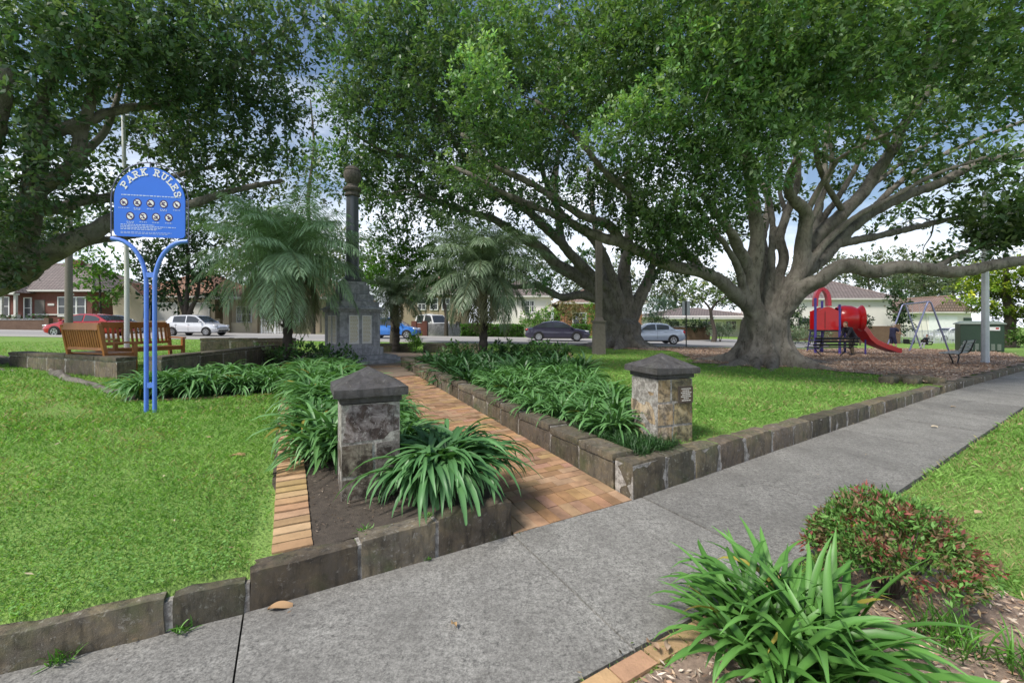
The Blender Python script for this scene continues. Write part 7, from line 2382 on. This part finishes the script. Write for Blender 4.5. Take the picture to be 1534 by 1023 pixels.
np_mesh('foliage', v, l, 4, M['soft_leaf'], np.repeat(np.clip(kc, 0, 1), 4, 0), r)
r.scale = (.84, .84, .90)

# long grass tufts
def tuft(label, x, y, s, n, L, seed, pal=((.06, .17, .02), (.12, .30, .04)), w=.008, group=None, name='grass_tuft'):
    v, f, c = blades(n, L, w, seed, r0=.5 * L, el=(40, 90), droop=(20, 90), m=5, pal=pal)
    o = np_mesh(name, v, f, 4, M['strap_leaf'], c, smooth=True)
    o.location = (x, y, max(0, zg(x, y)) + .002); o.scale = (s, s, s)
    return tag(o, label, 'grass tuft', group)


tuft('tall grass tuft between the nandina bush and foreground strap leaves', 2.22, 2.22, 1, 110, .26, 1)
tuft('loose grass tuft in the mulch right of the foreground strap leaves', 2.42, 2.0, 1, 90, .24, 2)
tuft('small grass tuft growing from the path below the rough left kerb', X(268, 2.29), 2.33, 1, 38, .09, 3)
tuft('weedy grass tuft at the foot of the rough kerb in the bottom left corner', X(85, 2.1), 2.12, 1, 46, .10, 4)
tuft('small weed tuft at the kerb joint below the planter', X(640, 2.98), 3.02, .7, 24, .07, 5)
tuft('weed tuft in the bare soil beside the tan brick edging', -1.0, 2.95, .8, 50, .10, 6)
tuft('weed tuft in the bare planter soil below the large agapanthus clump', -.62, 3.15, .7, 40, .09, 7)
# mondo grass ground cover around the golden pillar
g = np.random.default_rng(12); vs, fs, cs = [], [], []; off = 0
for q in range(300):
    w = g.uniform(3.14, 4.35); t = g.uniform(.14, 1.25)
    if w > 3.75 + (t - .2) * .6: continue
    p = xy(w, np.float64(t))
    if abs(p[0] - 1.76) < .25 and abs(p[1] - 5.12) < .25: continue
    v, f, c = blades(26, .17, .006, 700 + q, r0=.05, el=(30, 88), droop=(40, 130), m=4, pal=((.014, .05, .012), (.045, .12, .03)))
    vs.append(v + np.array((p[0], p[1], zg(p[0], p[1]) + .02))); fs.append(f + off); cs.append(c); off += len(v)
o = np_mesh('mondo_grass', np.concatenate(vs), np.concatenate(fs), 4, M['strap_leaf'], np.concatenate(cs)); o['kind'] = 'stuff'
o['label'] = 'fine dark mondo grass around the foot of the golden pillar'

# ------------------------------------------------------------------ lawn blades, chips, litter
MULCH_A = np.array(MULCH); VM_A = np.array(VMULCH)


def lawn_points(n, seed, ymax, rmin=1.6, power=1.35):
    g = np.random.default_rng(seed)
    u_ = g.uniform(0, 1, n); rmax = ymax
    a = 1 - power * .5 - .1
    r = (rmin ** (1 - power + .35) + u_ * (rmax ** (1 - power + .35) - rmin ** (1 - power + .35))) ** (1 / (1 - power + .35)) if abs(1 - power + .35) > 1e-6 else rmin * (rmax / rmin) ** u_
    th = g.uniform(-66, 62, n) * PI / 180
    return r * np.sin(th), r * np.cos(th)


def is_lawn(x, y):
    w, t = wt(x, y)
    ok = np.ones(len(x), bool)
    front = t < 0
    # street verge
    ok &= ~((t < np.where(w < -.2, .06, np.where(w < 1.6, .14, .26))) & (t > -1.37))
    ok &= ~(front & (in_poly(x, y, VMULCH)))
    ok &= ~((~front) & (w > -.11) & (w < PW0 + .02) & (t < 9.2))
    ok &= ~((~front) & (w > -2.35) & (w <= -.1) & (t > 5.75) & (t < 8.7))
    ok &= ~((~front) & (w >= PW0) & (w < PW1 + .3) & (t < 10))
    ok &= ~((~front) & in_poly(x, y, rb))
    ok &= ~(np.hypot(x - MON[0], y - MON[1]) < 4.75)
    ok &= ~in_poly(x, y, MULCH)
    ok &= ~((w > 13.4) & (t > 0) & (t < .4))
    ok &= (y < 26.3) | ((x > 25) & (y < 36))
    return ok


def grass_blades(name, n, seed, ymax, hh, ww, lab):
    g = np.random.default_rng(seed + 50)
    x, y = lawn_points(n, seed, ymax)
    k = is_lawn(x, y); x, y = x[k], y[k]
    P3 = np.stack([x, y, np.zeros_like(x)], -1)
    patch = fieldn(P3, 1.1, 5); patch2 = fieldn(P3, 4.5, 6)
    bare = fieldn(P3, 2.3, 8) + .5 * patch2
    k = g.uniform(size=len(x)) < np.clip(1.2 - 1.0 * np.clip(bare - .30, 0, 1.2), .06, 1)
    x, y, patch, patch2, bare = x[k], y[k], patch[k], patch2[k], bare[k]
    z = zg(x, y); dist = np.hypot(x, y); n = len(x)
    sc = np.clip(dist / 4.5, .6, 3.2)
    h = hh * g.uniform(.45, 1.25, n) * (1 + .30 * patch2) * np.clip(sc, .75, 1.7); w = ww * sc * g.uniform(.7, 1.3, n)
    ph = g.uniform(0, 2 * PI, n); ln = g.normal(0, .55, (n, 2)) * h[:, None]
    s = np.stack([np.cos(ph), np.sin(ph)], -1) * w[:, None] * .5
    V = np.empty((n, 4, 3))
    V[:, 0] = np.stack([x - s[:, 0], y - s[:, 1], z - .004], -1); V[:, 1] = np.stack([x + s[:, 0], y + s[:, 1], z - .004], -1)
    V[:, 2] = np.stack([x + s[:, 0] * .55 + ln[:, 0] * .7, y + s[:, 1] * .55 + ln[:, 1] * .7, z + h * .72], -1)
    V[:, 3] = np.stack([x + ln[:, 0] * 1.25, y + ln[:, 1] * 1.25, z + h * .95], -1)
    wq, tq_ = wt(x, y)
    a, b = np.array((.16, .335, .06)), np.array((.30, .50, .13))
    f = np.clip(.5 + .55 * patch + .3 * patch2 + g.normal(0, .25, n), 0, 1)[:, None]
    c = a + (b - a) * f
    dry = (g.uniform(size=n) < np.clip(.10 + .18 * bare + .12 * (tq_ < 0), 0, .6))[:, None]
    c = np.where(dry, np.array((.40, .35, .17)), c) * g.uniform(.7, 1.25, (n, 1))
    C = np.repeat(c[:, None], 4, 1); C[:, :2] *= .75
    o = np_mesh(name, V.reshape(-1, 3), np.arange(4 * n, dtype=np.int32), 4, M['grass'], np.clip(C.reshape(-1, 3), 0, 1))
    tag(o, lab, None, None, 'stuff')
    return n


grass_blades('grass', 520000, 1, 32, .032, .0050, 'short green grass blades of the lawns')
# clover and broad weeds low in the near lawn
g = np.random.default_rng(5); x, y = lawn_points(90000, 9, 9); k = is_lawn(x, y) & (fieldn(np.stack([x, y, 0 * x], -1), 2.0, 15) > .05) & (wt(x, y)[1] > 0) & (wt(x, y)[0] < 0); x, y = x[k], y[k]; n = len(x)
d = unit(np.stack([g.normal(size=n), g.normal(size=n), g.normal(.1, .25, n)], -1)); nr = unit(np.stack([g.normal(0, .35, n), g.normal(0, .35, n), np.ones(n)], -1))
L_ = g.uniform(.010, .021, n)
v, l = leaf_arrays(np.stack([x, y, zg(x, y) + g.uniform(.015, .045, n)], -1), d, nr, L_, L_ * .8, .15, .55)
c = np.array((.15, .29, .08)) * g.uniform(.6, 1.5, (n, 1)); o = np_mesh('clover', v, l, 4, M['grass'], np.repeat(np.clip(c, 0, 1), 4, 0)); tag(o, 'low clover leaves in the left lawn', None, None, 'stuff')

# mulch chips
def chips(name, poly, n, seed, ln, pal, lab, zoff, onpath=False):
    g = np.random.default_rng(seed); poly = np.array(poly); lo, hi = poly.min(0), poly.max(0)
    x = g.uniform(lo[0], hi[0], n); y = g.uniform(lo[1], hi[1], n)
    k = in_poly(x, y, poly); x, y = x[k], y[k]
    w, t = wt(x, y); k = ~((t > -1.36) & (t < .26)) | onpath; x, y = x[k], y[k]; n = len(x)
    d = unit(np.stack([g.normal(size=n), g.normal(size=n), g.normal(0, .25, n)], -1)); nr = unit(np.stack([g.normal(0, .5, n), g.normal(0, .5, n), np.ones(n)], -1))
    L_ = ln * g.uniform(.5, 1.5, n)
    v, l = leaf_arrays(np.stack([x, y, zg(x, y) + zoff + g.uniform(.0, .03, n)], -1), d, nr, L_, L_ * g.uniform(.15, .4, n), .1, .5)
    c = np.array(pal)[g.integers(0, len(pal), n)] * g.uniform(.6, 1.35, (n, 1))
    o = np_mesh(name, v, l, 4, M['chip'], np.repeat(np.clip(c, 0, 1), 4, 0)); tag(o, lab, None, None, 'stuff')


CP = [(.46, .31, .21), (.56, .41, .30), (.29, .185, .125), (.62, .51, .41), (.40, .25, .165)]
chips('mulch_chips', MULCH, 150000, 31, .075, CP, 'reddish brown wood chip mulch under the playground', .035)
chips('bark_chips', VMULCH, 26000, 32, .035, CP + [(.45, .38, .30), (.4, .3, .2)], 'pale wood chip mulch of the front bed', .012)
# leaf litter in the planter soil
lp = [tuple(map(float, xy(w, np.float64(t)))) for w, t in ((.16, .28), (1.5, .28), (1.5, 1.5), (.16, 2.2))]
chips('soil_litter', lp, 2600, 33, .022, [(.10, .075, .05), (.16, .12, .09), (.06, .045, .03), (.22, .18, .14)], 'small twigs and crumbs on the bare planter soil', .014)

LIT = [(.30, .20, .11), (.38, .28, .17), (.20, .13, .08), (.42, .36, .24), (.26, .22, .08)]
chips('leaf_litter', [tuple(map(float, xy(w, np.float64(t)))) for w, t in ((-9, .3), (-.2, .1), (-.2, 5.6), (-2.5, 8), (-9, 9))], 900, 41, .045, LIT, 'small dry leaves scattered over the left lawn', .035)
chips('leaf_litter', [tuple(map(float, xy(w, np.float64(t)))) for w, t in ((4.3, .3), (13.3, .3), (12.5, 6), (7.2, 8))], 1100, 42, .05, LIT, 'small dry leaves scattered over the lawn under the near fig', .035)
chips('leaf_litter', [tuple(map(float, xy(w, np.float64(t)))) for w, t in ((3.5, -1.45), (14, -1.45), (14, -4), (4, -4))], 600, 43, .05, LIT, 'small dry leaves scattered over the street verge', .035)
for q_, (a_, b_, n_) in enumerate(((-.10, .0, 420), (-1.33, -1.24, 320))):
    chips('leaf_litter', [tuple(map(float, xy(w, np.float64(t)))) for w, t in [(w_, a_) for w_ in (-5, -3.42, -1.195, -.203, 1.57, 2.96, 6.3, 13)] + [(w_, b_) for w_ in (13, 6.3, 2.96, 1.57, -.203, -1.195, -3.42, -5)]], n_ * 14, 44 + q_, .022, LIT + [(.09, .13, .04), (.07, .06, .045)], 'crumbs and dry bits gathered along the edges of the concrete path', .006, True)
chips('leaf_litter', [tuple(map(float, xy(w, np.float64(t)))) for w, t in ((-4, -.1), (-4, -1.3), (14, -1.3), (14, -.1))], 260, 48, .026, LIT, 'odd dry leaves lying on the concrete path', .006, True)
# single fallen leaves
def fallen(label, px, py, L_, col, rz, grd=0.006):
    Y = (HC - grd) * F / (py - CY); x = X(px, Y)
    mb = MB(); mb.col = col; vs = []
    n = 8
    for i in range(n + 1):
        s = i / n; w = L_ * .2 * math.sin(PI * min(1, s * 1.02) ** .8); zc = .012 * math.sin(s * PI) + .004
        vs += [Vector((s * L_ - L_ / 2, -w, zc + .012 * math.sin(s * 4 + 1))), Vector((s * L_ - L_ / 2, 0, zc)), Vector((s * L_ - L_ / 2, w, zc + .014))]
    fs = []
    for i in range(n):
        for j in range(2): a = i * 3 + j; fs.append((a, a + 1, a + 4, a + 3))
    mb.add(vs, fs); o = mb.build('fallen_leaf', M['chip'], None, True, (x, Y, grd)); o.rotation_euler = (0, 0, rz)
    tag(o, label, 'leaf')


TAN = (.42, .27, .15)
fallen('long tan fallen leaf lying on the path under the rough kerb', 420, 911, .13, TAN, .35)
fallen('small tan fallen leaf in the middle of the foreground path', 680, 937, .06, (.40, .27, .14), 2.2)
fallen('curled pale brown fallen leaf on the front brick edging', 978, 968, .09, (.36, .25, .17), 2.0, .045)
fallen('second pale fallen leaf beside the curled one on the front edging', 1000, 970, .08, (.40, .30, .22), 1.2, .035)
fallen('tan fallen leaf on the right verge grass beyond the nandina bush', 1466, 770, .10, (.45, .33, .2), .3, .05)
fallen('dark fallen leaf far along the path near its right edge', 1428, 610, .12, (.30, .24, .17), .2)
fallen('pale fallen leaf on the path beside the dark joint near the right verge', 1400, 640, .12, (.5, .42, .3), .1)
fallen('brown fallen leaf on the left lawn near the planter', 357, 683, .12, (.36, .25, .12), .6, .34)
for i, (px, py) in enumerate(((860, 700), (905, 715), (735, 690), (500, 655))): pass

# ------------------------------------------------------------------ light, sky, camera
SUN_EL, SUN_AZ = R(52), math.atan2(-.62, -.55)      # azimuth measured from +y towards +x: behind the camera, to the left
sd_ = Vector((math.sin(SUN_AZ) * math.cos(SUN_EL), math.cos(SUN_AZ) * math.cos(SUN_EL), math.sin(SUN_EL)))
sl = bpy.data.lights.new('sun', 'SUN'); sl.energy = SUN_E; sl.angle = R(12); sl.color = (1, .955, .88)
so = bpy.data.objects.new('sun', sl); COL.objects.link(so); so.rotation_euler = (-sd_).to_track_quat('-Z', 'Y').to_euler(); so.location = (0, 0, 30)

wd = bpy.data.worlds.new('World'); SC.world = wd; wd.use_nodes = True
nt = wd.node_tree; N, L = nt.nodes, nt.links
bg = N['Background']; sky = N.new('ShaderNodeTexSky'); sky.sky_type = 'NISHITA'; sky.sun_disc = False
sky.sun_elevation = SUN_EL; sky.sun_rotation = SUN_AZ; sky.air_density = 1.0; sky.dust_density = 1.5
tc = N.new('ShaderNodeTexCoord'); mp = N.new('ShaderNodeMapping'); mp.inputs['Scale'].default_value = (1, 1, 2.6); L.new(tc.outputs['Generated'], mp.inputs['Vector'])
cf = noise_tex(nt, 2.3, 8, .6, mp.outputs[0], .3)
sx = N.new('ShaderNodeSeparateXYZ'); L.new(tc.outputs['Generated'], sx.inputs[0])
hz = N.new('ShaderNodeMapRange'); hz.inputs['From Min'].default_value = .12; hz.inputs['From Max'].default_value = .62; hz.inputs['To Min'].default_value = .30; hz.inputs['To Max'].default_value = -.10
L.new(sx.outputs[2], hz.inputs['Value'])
ad = N.new('ShaderNodeMath'); ad.operation = 'ADD'; L.new(cf, ad.inputs[0]); L.new(hz.outputs[0], ad.inputs[1])
cm = ramp(nt, ad.outputs[0], [(.56, 0), (.80, 1)])
ct = mixc(nt, noise_tex(nt, 5, 5, .6, mp.outputs[0]), CLOUD_A, CLOUD_B)
L.new(mixc(nt, cm, sky.outputs[0], ct), bg.inputs['Color'])
bg.inputs['Strength'].default_value = SKY_S

cam = bpy.data.cameras.new('camera'); cam.sensor_width = 36; cam.sensor_fit = 'HORIZONTAL'; cam.lens = F / W0 * 36
cam.shift_y = -(H0 / 2 - CY) / W0; cam.clip_start = .05; cam.clip_end = 2000
co_ = bpy.data.objects.new('camera', cam); COL.objects.link(co_); co_.location = (0, 0, HC); co_.rotation_euler = (PI / 2, 0, 0)
SC.camera = co_
SC.view_settings.view_transform = 'Standard'; SC.view_settings.look = 'None'; SC.view_settings.exposure = 0; SC.view_settings.gamma = 1
SC.render.engine = 'CYCLES'
SC.cycles.max_bounces = 8; SC.cycles.diffuse_bounces = 4; SC.cycles.glossy_bounces = 3; SC.cycles.transmission_bounces = 4
SC.cycles.use_denoising = True
print('leaves', LEAF_TOTAL[0])
